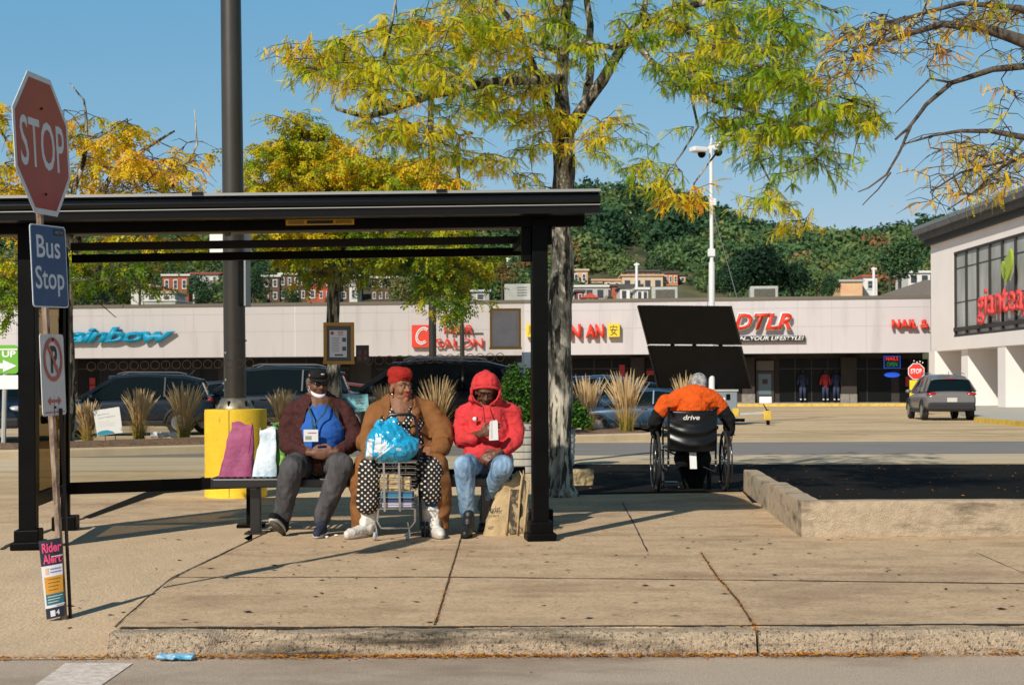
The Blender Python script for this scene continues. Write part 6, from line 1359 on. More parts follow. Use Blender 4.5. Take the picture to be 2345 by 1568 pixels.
# --- big street tree
dtree = 15.4; tb = G(1283, 1136); dtree = tb.y
t_ = lambda px, py, dd=0: P(px, py, dtree + dd)
trunk = [Vector((tb.x, tb.y, -.05)), tb + Vector((0, 0, .12)), t_(1282, 1040), t_(1283, 900), t_(1281, 700), t_(1284, 540), t_(1288, 400), t_(1288, 290)]
tr_ = [.22, .165, .145, .140, .142, .125, .115, .125]
limbs = [(trunk, tr_),
    ([t_(1290, 300), t_(1284, 200), t_(1292, 100), t_(1300, 0), t_(1310, -120), t_(1300, -260)], [.095, .075, .065, .055, .045, .03]),
    ([t_(1294, 310), t_(1335, 250), t_(1380, 185, -.1), t_(1410, 130, -.2), t_(1440, 80, -.3), t_(1520, 30, -.5), t_(1640, 0, -.8), t_(1800, -10, -1.2), t_(1920, 30, -1.5)], [.085, .07, .062, .056, .05, .04, .03, .02, .012]),
    ([t_(1340, 250), t_(1350, 160, .3), t_(1352, 60, .5), t_(1340, -60, .6), t_(1350, -200, .6)], [.05, .045, .04, .03, .02]),
    ([t_(1410, 130, -.2), t_(1470, 40, .3), t_(1480, -60, .6), t_(1520, -180, .8)], [.045, .04, .03, .02]),
    ([t_(1330, 95, -.1), t_(1400, 110, -.3), t_(1440, 90, -.4)], [.03, .028, .025]),
    ([t_(1284, 330), t_(1262, 280, -.1), t_(1246, 230, -.2), t_(1225, 160, -.3), t_(1180, 60, -.4), t_(1120, -20, -.6), t_(1080, -100, -.8)], [.06, .045, .038, .032, .028, .022, .015]),
    ([t_(1287, 180), t_(1200, 185, -.5), t_(1120, 190, -.9), t_(1050, 205, -1.2), t_(985, 218, -1.4), t_(930, 240, -1.6), t_(880, 258, -1.8), t_(840, 268, -1.9), t_(775, 250, -2.0), t_(765, 235, -2.0), t_(772, 200, -2.0)], [.055, .052, .050, .048, .044, .038, .032, .026, .018, .012, .008]),
    ([t_(950, 232, -1.5), t_(905, 190, -1.7), t_(880, 130, -1.8), t_(900, 60, -1.9), t_(920, -30, -2)], [.03, .024, .02, .016, .01]),
    ([t_(1290, 120), t_(1200, 90, .5), t_(1080, 60, 1), t_(960, 70, 1.2), t_(860, 90, 1.4)], [.04, .034, .028, .02, .012]),
    ([t_(1440, 82, -.3), t_(1500, 150, -.8), t_(1580, 200, -1.2), t_(1660, 240, -1.5), t_(1760, 270, -1.7), t_(1840, 320, -1.9)], [.035, .03, .024, .018, .012, .008]),
    ([t_(1520, 30, -.5), t_(1600, 90, -1.2), t_(1700, 140, -1.6), t_(1800, 170, -1.9), t_(1900, 210, -2.2), t_(1990, 245, -2.4)], [.035, .03, .024, .018, .012, .008]),
    ([t_(1580, 200, -1.2), t_(1600, 290, -1.4), t_(1560, 350, -1.4), t_(1520, 400, -1.4)], [.016, .012, .009, .005]),
    ([t_(1660, 240, -1.5), t_(1660, 330, -1.6), t_(1590, 420, -1.6), t_(1570, 480, -1.6)], [.014, .011, .008, .005]),
    ([t_(1760, 270, -1.7), t_(1740, 360, -1.8), t_(1770, 420, -1.8), t_(1810, 470, -1.8), t_(1840, 520, -1.8)], [.014, .011, .008, .006, .004])]
blobs = [(720, 150, 13.6, 85, 38, .8, 26), (690, 118, 13.7, 60, 30, .7, 12), (830, 130, 13.8, 100, 60, 1, 42), (940, 80, 14.6, 110, 60, 1.2, 48), (1060, 60, 14.8, 110, 60, 1.4, 50), (1000, 160, 14, 110, 50, 1.2, 44), (870, 210, 13.6, 90, 40, .8, 26), (900, 290, 13.4, 60, 45, .7, 22), (980, 300, 13.8, 70, 50, .8, 22), (1050, 330, 14.0, 60, 45, .6, 12), (1080, 245, 14.3, 60, 40, .7, 16),
    (1150, 110, 15.2, 110, 80, 1.4, 56), (1150, 220, 15.2, 90, 60, 1, 30), (1240, 40, 15.6, 90, 60, 1.4, 34), (1230, 180, 15.4, 70, 80, 1, 22), (1345, 130, 15.2, 60, 60, 1, 18), (1270, 290, 15.2, 60, 50, .6, 16), (1200, 370, 15.2, 60, 40, .5, 9), (1390, 300, 15, 60, 50, .7, 12), (1180, 275, 15.2, 40, 35, .5, 8), (1340, 340, 15.3, 70, 30, .6, 10),
    (1500, 60, 15, 100, 60, 1.5, 26), (1620, 60, 14.6, 120, 70, 1.5, 50), (1740, 80, 14.2, 120, 80, 1.3, 50), (1830, 40, 13.8, 70, 60, 1, 18), (1560, 160, 14.4, 90, 60, 1.2, 32), (1680, 190, 14, 120, 60, 1.2, 48), (1800, 190, 13.6, 100, 60, 1.1, 40), (1900, 230, 13.2, 80, 45, .9, 28), (1960, 260, 13.1, 60, 40, .6, 14), (1650, 275, 13.9, 110, 40, 1, 20), (1740, 290, 13.7, 110, 50, 1, 34), (1850, 310, 13.5, 80, 45, .8, 18), (1900, 370, 13.4, 60, 35, .6, 9), (1800, 380, 13.6, 70, 30, .6, 10), (1530, 400, 13.9, 40, 25, .5, 5), (1470, 370, 14.2, 60, 40, .6, 8), (1440, 440, 14.2, 40, 25, .4, 3),
    (1575, 440, 13.8, 30, 30, .5, 5), (1560, 465, 13.8, 40, 25, .4, 5), (1780, 440, 13.6, 60, 30, .5, 8), (1750, 470, 13.6, 40, 25, .4, 5), (1820, 510, 13.5, 45, 20, .4, 6), (2000, 290, 13, 40, 30, .5, 6),
    (1090, 360, 14.2, 60, 30, .5, 6), (1140, 370, 14.4, 40, 25, .4, 4), (1180, 410, 15.2, 30, 20, .4, 3),
    (1100, -90, 15.4, 350, 110, 2, 80), (1500, -110, 15.4, 350, 110, 2, 80), (1300, -240, 15.6, 300, 120, 2, 50), (1650, -60, 16.5, 200, 90, 1.5, 40)]
def tintA(p, r_):
    px = CX + p.x * F / p.y; py = HY - (p.z - CH) * F / p.y
    b = .38 + .30 * noise.noise(p * 1.4) + r_.gauss(0, .10)
    if px < 1300: b += .08
    if px > 1450 and py < 430: b -= .08
    if py > 430 and px > 1450: b += .14
    if px > 1870 and py < 330: b += .12
    return b
tree('honey_locust_tree', 'big green and yellow street tree with furrowed trunk right of the shelter', 'tree', limbs, blobs, PN, .115, 11, m_l1, tintA, 3, root_at=tb, rtwig=.0055, spray=.30, dens=.82)
# --- tree beyond the right edge, reaching in
tr2 = Vector((7.0, 13.2, 0)); q_ = lambda px, py, d=12.8: P(px, py, d)
limbs = [([tr2, Vector((6.9, 13.2, 1.6)), Vector((6.75, 13.1, 3.2)), Vector((6.6, 13.1, 5))], [.2, .16, .15, .12]),
    ([Vector((6.75, 13.1, 3.9)), q_(2420, 140), q_(2340, 95), q_(2240, 62), q_(2160, 55), q_(2080, 78), q_(2010, 100), q_(1950, 110)], [.09, .075, .058, .042, .032, .024, .016, .01]),
    ([Vector((6.7, 13.1, 4.1)), q_(2440, 60), q_(2330, 20), q_(2200, 8), q_(2080, 40), q_(1990, 60)], [.06, .045, .03, .022, .014, .008]),
    ([Vector((6.72, 13.1, 3.5)), q_(2430, 180), q_(2345, 152), q_(2270, 160), q_(2180, 190), q_(2120, 240), q_(2080, 295), q_(2050, 320)], [.06, .045, .034, .028, .023, .018, .014, .01]),
    ([q_(2085, 290), q_(2060, 350), q_(2030, 400), q_(1990, 430), q_(1965, 440)], [.015, .012, .01, .007, .004]),
    ([q_(2040, 395), q_(2010, 435), q_(1975, 470)], [.009, .006, .004]),
    ([Vector((6.74, 13.1, 3.2)), q_(2430, 330), q_(2345, 315), q_(2270, 300), q_(2200, 300), q_(2140, 310), q_(2070, 330)], [.05, .04, .03, .022, .017, .012, .007]),
    ([q_(2430, 330), q_(2350, 350), q_(2290, 385), q_(2230, 440), q_(2170, 480)], [.025, .02, .015, .01, .006]),
    ([q_(2345, 315), q_(2300, 370), q_(2200, 395), q_(2130, 440)], [.015, .012, .01, .006]),
    ([q_(2180, 190), q_(2130, 180), q_(2100, 210), q_(2050, 260)], [.012, .009, .007, .004])]
blobs = [(2040, 60, 12.8, 90, 35, .8, 26), (1960, 90, 12.8, 60, 50, .7, 24), (2140, 60, 12.8, 100, 45, .8, 20), (2250, 30, 12.8, 100, 45, .8, 26), (1930, 160, 12.9, 50, 40, .6, 14), (2200, 340, 12.8, 110, 50, .8, 20), (2300, 360, 12.8, 70, 60, .8, 26), (2250, 430, 12.8, 80, 40, .7, 16), (2150, 440, 12.8, 50, 30, .5, 8), (2320, 260, 12.8, 40, 60, .7, 12), (2100, 130, 12.8, 100, 40, .7, 10), (2330, 120, 12.8, 60, 60, .7, 8), (2300, -60, 12.8, 200, 60, 1, 40)]
tree('honey_locust_tree', 'thinning tree at the right edge with long bare branches and a few orange leaves', 'tree', limbs, blobs, PN, .125, 5, m_l1, lambda p, r_: .66 + r_.gauss(0, .12), 8, root_at=tr2, rtwig=.006, bare=.55, dens=.9, spray=.34, mb_bark=m_bark2)
# --- trees in the planting strip
m_l2 = leafmat('locust_leaf_far', [(0, '466A18'), (.25, '7E9C1E'), (.45, 'C2BE24'), (.62, 'EAC828'), (.8, 'F6C62E'), (1, 'F0A850')], .45)
def strip_tree(px, base_py, lab, limbs_px, blobs, tf, seed, d, sz=.27, nfr=13, bare=0, **k):
    g = Vector((X(px, d), d, .1)); L_ = []
    for pts, rads in limbs_px: L_.append(([P(a, b, d + (c[0] if c else 0)) if b is not None else g for a, b, *c in pts], rads))
    return tree('honey_locust_tree', lab, 'tree', L_, blobs, PF, sz, nfr, m_l2, tf, seed, root_at=g, rtwig=.012, spray=.7, group=None, bare=bare, **k)
d1 = 30.5
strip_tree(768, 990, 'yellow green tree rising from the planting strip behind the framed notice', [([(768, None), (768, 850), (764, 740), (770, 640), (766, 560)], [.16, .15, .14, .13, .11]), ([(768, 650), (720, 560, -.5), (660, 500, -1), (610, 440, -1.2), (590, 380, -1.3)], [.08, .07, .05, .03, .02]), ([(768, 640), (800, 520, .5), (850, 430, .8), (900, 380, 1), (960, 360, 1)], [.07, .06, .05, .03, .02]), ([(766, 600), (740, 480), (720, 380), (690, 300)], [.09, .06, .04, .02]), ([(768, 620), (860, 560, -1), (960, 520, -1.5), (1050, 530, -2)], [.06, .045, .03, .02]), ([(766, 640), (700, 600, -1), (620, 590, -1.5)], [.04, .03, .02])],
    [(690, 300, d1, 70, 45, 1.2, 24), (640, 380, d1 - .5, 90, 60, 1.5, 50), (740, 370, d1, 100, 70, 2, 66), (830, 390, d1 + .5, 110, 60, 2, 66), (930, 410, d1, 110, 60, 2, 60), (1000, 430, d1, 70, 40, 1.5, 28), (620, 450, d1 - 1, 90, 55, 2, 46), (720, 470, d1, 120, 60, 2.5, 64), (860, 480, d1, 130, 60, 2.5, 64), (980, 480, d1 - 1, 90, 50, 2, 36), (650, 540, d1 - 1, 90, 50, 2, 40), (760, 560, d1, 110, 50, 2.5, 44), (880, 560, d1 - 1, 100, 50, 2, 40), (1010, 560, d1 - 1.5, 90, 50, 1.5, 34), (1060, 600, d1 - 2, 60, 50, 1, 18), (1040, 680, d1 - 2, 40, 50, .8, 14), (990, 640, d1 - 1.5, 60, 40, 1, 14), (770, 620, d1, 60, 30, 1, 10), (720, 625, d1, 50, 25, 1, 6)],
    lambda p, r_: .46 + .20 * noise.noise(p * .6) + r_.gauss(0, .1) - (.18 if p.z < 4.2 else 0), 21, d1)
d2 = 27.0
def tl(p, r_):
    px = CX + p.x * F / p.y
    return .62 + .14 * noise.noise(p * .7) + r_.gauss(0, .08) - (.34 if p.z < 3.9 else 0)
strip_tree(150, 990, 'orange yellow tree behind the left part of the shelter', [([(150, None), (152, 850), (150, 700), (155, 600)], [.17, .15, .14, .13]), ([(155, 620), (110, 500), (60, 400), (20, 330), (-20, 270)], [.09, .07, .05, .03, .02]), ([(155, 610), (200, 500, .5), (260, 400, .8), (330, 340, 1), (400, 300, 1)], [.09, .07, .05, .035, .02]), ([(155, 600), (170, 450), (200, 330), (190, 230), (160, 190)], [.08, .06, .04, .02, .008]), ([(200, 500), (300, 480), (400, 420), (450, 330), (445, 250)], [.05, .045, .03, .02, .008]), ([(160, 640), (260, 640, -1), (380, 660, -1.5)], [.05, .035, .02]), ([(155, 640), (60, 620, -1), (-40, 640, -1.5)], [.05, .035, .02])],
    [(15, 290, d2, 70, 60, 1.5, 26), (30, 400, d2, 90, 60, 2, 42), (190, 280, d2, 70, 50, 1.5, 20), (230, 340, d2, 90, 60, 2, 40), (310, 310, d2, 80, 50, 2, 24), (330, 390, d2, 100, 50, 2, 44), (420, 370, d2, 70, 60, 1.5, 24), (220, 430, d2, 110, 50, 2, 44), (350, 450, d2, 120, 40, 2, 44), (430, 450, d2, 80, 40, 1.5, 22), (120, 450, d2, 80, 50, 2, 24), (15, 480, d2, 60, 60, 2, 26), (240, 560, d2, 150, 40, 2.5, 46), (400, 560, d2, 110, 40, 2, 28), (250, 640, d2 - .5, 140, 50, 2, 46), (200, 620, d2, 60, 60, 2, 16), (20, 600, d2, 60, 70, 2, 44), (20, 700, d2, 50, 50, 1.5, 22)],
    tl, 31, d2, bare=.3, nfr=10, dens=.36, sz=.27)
# ================================================================ things in the parking lot
m_g1 = leafmat('grass_blades', [(0, '66701E'), (.3, '9C8A3A'), (.6, 'BE9A5A'), (1, 'D6B88A')], .3, .8)
GR = random.Random(77)
def grass(px, py, wpx, hpx, d, lab, n=150):
    g = P(px, py, d); s_ = d / F; H = hpx * s_; Wd = wpx * s_ / 2; V = []; Q = []; T_ = []
    for i in range(n):
        a = GR.uniform(0, 6.28); r0 = Wd * .35 * GR.random() ** .5; sp_ = GR.random() ** .6; kind = GR.random()
        h = H * (GR.uniform(.75, 1.02) if kind < .55 else GR.uniform(.3, .65)); out_ = Wd * (sp_ * (1.1 if kind < .55 else 1.6)); b = g + Vector((math.cos(a) * r0, math.sin(a) * r0, 0)); u_ = Vector((math.cos(a), math.sin(a), 0)); w0 = .0045 if kind < .55 else .007
        side = Vector((-u_.y, u_.x, 0)) if GR.random() < .5 else Vector((1, 0, 0)); k = len(V); m = 6
        for j in range(m + 1):
            t = j / m; p = b + u_ * (out_ * t ** 2.0) + Vector((0, 0, h * (t - .10 * t ** 3 * sp_)))
            wj = w0 * (1 - .6 * t)
            if kind < .55 and t > .6: wj = .0135 * math.sin(math.pi * min(1, (t - .6) / .4 * .85 + .12)) + .002
            if kind >= .55: wj = w0 * (1.05 - t)
            V += [p - side * wj, p + side * wj]; T_ += [min(1, (.0 if kind > .8 else .25) + t * (.95 if kind < .55 else .6) + GR.gauss(0, .06))] * 2
        Q += [(k + 2 * j, k + 2 * j + 1, k + 2 * j + 3, k + 2 * j + 2) for j in range(m)]
    o = fastmesh('ornamental_grass', np.array([tuple(v - g) for v in V]), Q, m_g1, T_, None); o.location = g; tag(o, lab, 'grass clump', 'tall ornamental grasses in the planting strip')
for px, py, w_, h, d, lab in ((140, 1014, 60, 170, 29.3, 'tall grass clump seen through the dark side glass of the shelter'), (200, 1016, 62, 108, 29, 'short grass clump just left of the white tilted yard sign'), (318, 1012, 70, 130, 30, 'grass clump right of the white tilted yard sign'), (420, 1010, 84, 140, 30, 'wide tan grass clump just left of the yellow pole footing'), (645, 1000, 60, 115, 31, 'grass clump left of the man in the blue shirt'), (885, 1000, 60, 130, 32, 'grass tuft rising behind the woman\'s left shoulder as seen'), (1000, 1004, 84, 150, 31.5, 'tall grass clump between the woman and the red hoodie'), (1165, 990, 50, 135, 33, 'grass tuft behind the shrub in the ribbed planter'), (1345, 992, 76, 140, 32.5, 'grass clump immediately right of the big tree trunk'), (1436, 990, 92, 150, 32.5, 'wide golden grass clump between the tree and the wheelchair'), (1570, 985, 56, 140, 34, 'grass tuft showing above the wheelchair user\'s head')):
    grass(px, py, w_, h, d, lab)
# yard signs
def yard(lab, quadpx, d, m, band=None):
    pts = [P(a, b, d) for a, b in quadpx]; c = sum(pts, Vector()) / 4; t = thing('yard_sign', lab, 'yard sign', Vector((c.x, d, .2)))
    back = Vector((0, .02, 0)); mb = MB(); mb.add(pts + [p + back for p in pts], [(3, 2, 1, 0), (4, 5, 6, 7), (0, 1, 5, 4), (1, 2, 6, 5), (2, 3, 7, 6), (3, 0, 4, 7)]); build('board', mb, m, t)
    for f in (.3, .7): a = pts[3].lerp(pts[2], f); build('stake', MB().tube([a + back, Vector((a.x, d + .02, .1))], .008, 6), m_blk2, t)
    def q_(u_, v_): return pts[0].lerp(pts[1], u_).lerp(pts[3].lerp(pts[2], u_), v_) - Vector((0, .004, 0))
    return t, q_
t, q_ = yard('white tilted yard sign with a teal corner among the grasses', [(213, 940), (273, 931), (281, 990), (223, 998)], 28.6, m_wht)
tl_ = [q_(.02, .985), q_(.02, .87), q_(.2, .82), q_(.42, .82), q_(.62, .9), q_(.7, .985)]; build('teal_corner', MB().add(tl_, [tuple(reversed(range(6)))]), mat('sign_teal', (.02, .28, .42), .5), t)
m_grt = mat('text_grey', (.25, .24, .26), .7)
for v, u1, s_ in ((.17, .55, 'get 5% on'), (.29, .82, 'your electric'), (.44, .5, '- - - - -'), (.52, .75, '- - - - - - - -'), (.60, .7, '- - - - - - -')):
    a, b = q_(.14, v + .06), q_(.14 + u1 * .8, v + .06 - 0); h = (q_(.14, v) - a).length; text('lettering', s_, frame(a, b - a, q_(.14, v) - a), (b - a).length, h * (1 if v < .4 else .25), m_grt, t, .001)
t, q_ = yard('pale teal printed yard sign between the two seated adults', [(783, 905), (842, 902), (845, 940), (790, 946)], 30.6, mat('sign_aqua', (.22, .52, .58), .5))
for v, u0, u1 in ((.25, .5, .85), (.4, .45, .9), (.6, .5, .9), (.72, .5, .9)): build('text_line', MB().add([q_(u0, v), q_(u1, v), q_(u1, v + .07), q_(u0, v + .07)], [(3, 2, 1, 0)]), mat('aqua_light', (.45, .72, .75), .6), t)
build('dark_wedge', MB().add([q_(0, .15), q_(.2, .2), q_(.5, .8), q_(.35, .98), q_(0, .6)], [(4, 3, 2, 1, 0)]), mat('aqua_dark', (.02, .15, .25), .5), t)
# pick-up sign at the far left
t = thing('pickup_sign', 'green pick up arrow sign over a white board on a pale post', 'street sign', P(5, 1015, 26)); c = P(-20, 823, 26); s_ = 26 / F
build('post', MB().tube([P(8, 1020, 26.03), P(13, 790, 26.03)], .045, 8), m_unit, t); b = build('green_board', MB().prism(rrect(63 * s_, 33 * s_, .08), FACE(c), .02), mat('board_green', (.14, .42, .03), .5), t)
M_ = FACE(P(-70, 823, 25.97)); text('lettering', 'PICK UP', FACE(P(-58, 818, 25.975)), 94 * s_, 15 * s_, m_wht, b, .002, bold=.03); build('arrow', MB().prism([(0, -.05), (.55, -.05), (.55, -.11), (.80, 0), (.55, .11), (.55, .05), (0, .05)], FACE(P(-62, 838, 25.975)), .003), m_wht, b); build('rule', MB().box(P(-20, 800, 25.975), (120 * s_, .003, 3 * s_)), m_wht, b)
build('white_board', MB().prism(rrect(63 * s_, 16 * s_, .02), FACE(P(-20, 875, 26)), .02), m_wht, t)
# thin lot lamp posts
def post(nm, lab, x0, y0, x1, y1, r, d, m, arm=0, cat='lamp post', grp=None):
    a, b = P(x0, y0, d), P(x1, y1, d); a.z = 0; t = thing(nm, lab, cat, a, grp); build('pole', MB().tube([a, b], [r, r * .7], 12), m, t, smooth=40)
    build('base', MB().lathe([(r * 2.2, 0), (r * 2.2, .5), (r * 1.2, .55)], a, 16), m_base, t)
    if arm: build('arm', MB().tube([b, b + Vector((.08, 0, .3)), b + Vector((.3, 0, .4))], r * .6, 8), m, t); build('lamp_head', MB().box(b + Vector((.42, 0, .4)), (.3, .2, .10)), m, t, bevel=.03)
    return t
post('lot_lamp_post', 'thick dark lot lamp post left of the salon sign lettering', 992, 900, 986, 215, .11, 38, m_pole, grp='lot lamp posts behind the shelter'); post('lot_lamp_post', 'thin lot lamp post crossing the salon sign letters, with a small curved head', 1062, 900, 1048, 330, .09, 52, m_pole, 1, grp='lot lamp posts behind the shelter')
post('sign_post_thin', 'thin white post by the parked cars left of the yellow footing', 524, 960, 522, 850, .03, 40, m_wht, cat='post')
# white boards seen through the glass, next to the right shelter post
for i, (a, b, c_, d_) in enumerate(((1185, 1203, 830, 864), (1195, 1216, 806, 842))):
    o = build('parking_notice', MB().box(P((a + b) / 2, (c_ + d_) / 2, 36 + i * .2), ((b - a) * 36 / F, .03, (d_ - c_) * 36 / F)), m_wht, None); tag(o, ['lower left white notice board behind the shelter by its right post', 'upper right white notice board behind the shelter by its right post'][i], 'notice board')
o = build('notice_post', MB().tube([P(1207, 860, 36.4), P(1207, 1005, 36.4)], .04, 8), m_unit, None); tag(o, 'grey post holding the white notice boards behind the shelter', 'post')
# ---- cars
m_gl = mat('car_glass', (.004, .010, .013), .05, spec=.15); m_ty = MC['tyre']; m_al = mat('alloy', (.42, .42, .42), .3, .8); m_pl = mat('car_plastic', (.015, .015, .016), .6); m_hl = mat('headlight', (.7, .7, .68), .12, .3, spec=1); m_tl = mat('taillight', (.35, .012, .012), .15, spec=.8)
def carpaint(n, c, met=.5): return mat('paint_' + n, c, .35, met * .5, coat=.25, spec=.4)
def car(nm, lab, kind, loc, rz, paint, dark=0, scale=1.0, group='cars parked in the lot'):
    # x = length (front +x), y = width, z up
    suv = kind != 'sedan'; t = thing(nm, lab, 'car', loc, group, rz); t.scale = (scale,) * 3
    Ls = 4.6; L2 = Ls / 2; Wd = .92
    if kind == 'suv': st = [(-2.28, .50, .92, .80), (-2.22, .42, 1.06, .88), (-1.9, .32, 1.08, .92), (-.9, .30, 1.05, .93), (.4, .30, 1.02, .93), (1.1, .30, 1.00, .92), (1.75, .32, .93, .89), (2.15, .38, .82, .80), (2.28, .46, .70, .66)]; gh = [(-2.12, 1.07, 1.10, .70), (-1.95, 1.07, 1.52, .66), (-1.5, 1.06, 1.63, .64), (-.3, 1.04, 1.68, .64), (.45, 1.02, 1.62, .63), (1.25, 1.0, 1.03, .68)]
    else: st = [(-2.3, .50, .88, .72), (-2.2, .40, .98, .84), (-1.7, .30, 1.00, .89), (-.8, .28, .96, .90), (.4, .28, .94, .90), (1.1, .28, .90, .89), (1.75, .30, .82, .86), (2.15, .36, .70, .76), (2.3, .44, .60, .60)]; gh = [(-1.75, .98, 1.0, .64), (-1.1, .97, 1.33, .58), (-.4, .96, 1.42, .57), (.3, .94, 1.38, .57), (1.2, .91, .93, .64)]
    mb = MB(); vs = []; k = 0; prof_n = 12
    def sect(x, z0, z1, hw_): 
        h = z1 - z0
        half = [(.62, z0), (.93, z0 + .04), (1.0, z0 + h * .25), (1.0, z0 + h * .62), (.965, z0 + h * .86), (.88, z1 - .012), (.5, z1 + .02)]
        return [(x, -hw_ * a, z) for a, z in half] + [(x, hw_ * a, z) for a, z in reversed(half)]
    for s_ in st: vs += sect(*s_)
    n = 14; mb.add(vs, [(i * n + j, i * n + (j + 1) % n, (i + 1) * n + (j + 1) % n, (i + 1) * n + j) for i in range(len(st) - 1) for j in range(n)] + [tuple(range(n)), tuple((len(st) - 1) * n + j for j in reversed(range(n)))])
    o = build('body', mb, paint, t, smooth=45, local=True); md = o.modifiers.new('s', 'SUBSURF'); md.levels = md.render_levels = 2
    def cab(x, zb_, zt__, hw_, sc=1.0): return [(x, -hw_ * 1.28 * sc, zb_ - .02), (x, -hw_ * 1.14 * sc, zb_ + (zt__ - zb_) * .5), (x, -hw_ * sc, zt__ - .03), (x, -hw_ * .7, zt__), (x, 0, zt__ + .015), (x, hw_ * .7, zt__), (x, hw_ * sc, zt__ - .03), (x, hw_ * 1.14 * sc, zb_ + (zt__ - zb_) * .5), (x, hw_ * 1.28 * sc, zb_ - .02)]
    mb = MB(); vs = []
    for g_ in gh: vs += cab(*g_)
    n = 9; mb.add(vs, [(i * n + j, i * n + j + 1, (i + 1) * n + j + 1, (i + 1) * n + j) for i in range(len(gh) - 1) for j in range(n - 1)] + [tuple(range(n)), tuple((len(gh) - 1) * n + j for j in reversed(range(n)))])
    o = build('windows', mb, m_gl, t, smooth=45, local=True)
    mb = MB(); vs = []; g2 = gh[1:-1]
    xs = [g2[0][0] - .06] + [g_[0] for g_ in g2] + [g2[-1][0] + .10]
    rows = []
    for x, g_ in zip(xs, [g2[0]] + g2 + [g2[-1]]): rows.append([(x, a * g_[3], g_[2] + b) for a, b in ((-1.03, -.05), (-.95, .0), (-.6, .022), (0, .035), (.6, .022), (.95, .0), (1.03, -.05))])
    vs = [v for r_ in rows for v in r_]; n = 7; mb.add(vs, [(i * n + j, (i + 1) * n + j, (i + 1) * n + j + 1, i * n + j + 1) for i in range(len(rows) - 1) for j in range(n - 1)]); build('roof', mb, paint, t, smooth=1, solid=.03, local=True)
    for y in (-1, 1):
        for xa_, xb_ in ((gh[1][0] + .12, gh[0][0] + .02), (gh[1][0] + .95 if suv else gh[1][0] + .8,) * 2, (gh[-2][0] - .05, gh[-1][0] - .03)):
            g_ = min(gh[1:-1], key=lambda q: abs(q[0] - xa_)); build('pillar', MB().bar((xa_, y * (g_[3] + .015), g_[2] - .05), (xb_ if xb_ != xa_ else xa_ + .02, y * g_[3] * 1.33, gh[0][1] - .02), .04, .09), paint, t, local=True)
        build('mirror', MB().ell((gh[-1][0] - .32, y * (gh[-1][3] * 1.3 + .13), gh[-1][1] + .07), (.08, .11, .075)), paint, t, smooth=1, local=True)
        build('door_handle', MB().box((.0, y * .925, .86), (.18, .03, .03)), paint, t, bevel=.01, local=True)
        build('sill', MB().box((0, y * .88, .34), (2.4, .1, .14)), m_pl, t, bevel=.03, local=True)
        for x in (-1.38, 1.42):
            R_ = .35 if suv else .32; wv = build('wheel', MB().tube([(x, y * .72, R_), (x, y * .93, R_)], R_, 28), m_ty, t, smooth=40, bevel=.03, local=True)
            build('rim', MB().tube([(x, y * .90, R_), (x, y * .94, R_)], R_ * .62, 20), m_al, wv, smooth=40, local=True)
            build('wheel_arch', MB().tube([(x + math.cos(a) * (R_ + .05), y * .915, R_ + math.sin(a) * (R_ + .05)) for a in [math.pi * i / 12 for i in range(13)]], .045, 6), m_pl if suv else paint, t, smooth=1, local=True)
        build('headlight', MB().ell((2.08 if suv else 2.1, y * .66, .76 if suv else .64), (.16, .17, .075)), m_hl, t, smooth=1, local=True)
        build('taillight', MB().ell((-2.20, y * .70, .97 if suv else .82), (.10, .20, .07)), m_tl, t, smooth=1, local=True)
    build('rear_bumper', MB().box((-2.26, 0, .52), (.16, 1.66, .30)), m_pl if suv else paint, t, bevel=.06, local=True); build('front_bumper', MB().box((2.25, 0, .46), (.16, 1.5, .24)), m_pl, t, bevel=.06, local=True)
    build('grille', MB().box((2.27, 0, .64), (.06, .9, .12)), m_pl, t, bevel=.02, local=True)
    build('number_plate', MB().box((-2.31 if not suv else -2.33, 0, .76), (.02, .36, .16)), mat('plate', (.55, .53, .48), .5), t, local=True)
    if suv:
        for y in (-1, 1): build('roof_rail', MB().tube([(-1.5, y * .6, 1.70), (-1.3, y * .6, 1.74), (.1, y * .6, 1.75), (.3, y * .6, 1.69)], .015, 6), m_al, t, local=True)
        build('tail_lamp_bar', MB().box((-2.0, 0, 1.53), (.05, .3, .03)), m_tl, t, local=True); build('aerial', MB().tube([(-1.6, 0, 1.66), (-1.75, 0, 1.8)], .01, 5), m_pl, t, local=True)
    return t
pg_ = carpaint('grey', (.20, .185, .18), .6); pn = carpaint('navy', (.006, .016, .032), .3); pb = carpaint('blue', (.025, .065, .12), .5); pk_ = carpaint('black', (.004, .007, .011), .2); pr = carpaint('redbrown', (.20, .03, .02), .3)
dS_ = 48.5; car('parked_car', 'silver grey sport utility car seen from behind in front of the supermarket', 'suv', Vector((X(2152, dS_ + 2), dS_ + 2.0, 0)), R(84), pg_, scale=.93)
def along_car(lab, kind, px, d, p, rz=0, sc=1.0): return car('parked_car', lab, kind, Vector((X(px, d), d, 0)), R(rz), p, scale=sc)
along_car('dark blue hatchback parked behind the white yard sign', 'suv', 300, 37, pn, 189, .93)
along_car('dark car whose roof shows left of the man in the cap', 'suv', 610, 38.5, pn, 184, 1.05)
along_car('large dark blue car filling the gap between the woman and the red hoodie', 'suv', 960, 34.6, pk_, 180, 1.10)
along_car('blue sedan right of the big tree trunk behind the grasses', 'sedan', 1345, 37, pb, 178, 1.04)
along_car('lower blue sedan partly hidden by the widest grass clump and the wheelchair', 'sedan', 1475, 34.8, pb, 174, .80)
along_car('dark car with bright headlights cut by the left edge', 'suv', -20, 33, pn, -74, 1.0)
along_car('red and blue car glimpsed behind the man\'s shoulder', 'sedan', 770, 47, pr, 180, .95)
along_car('far dark blue car beyond the yellow footing', 'sedan', 500, 46, pn, 180, 1.0)
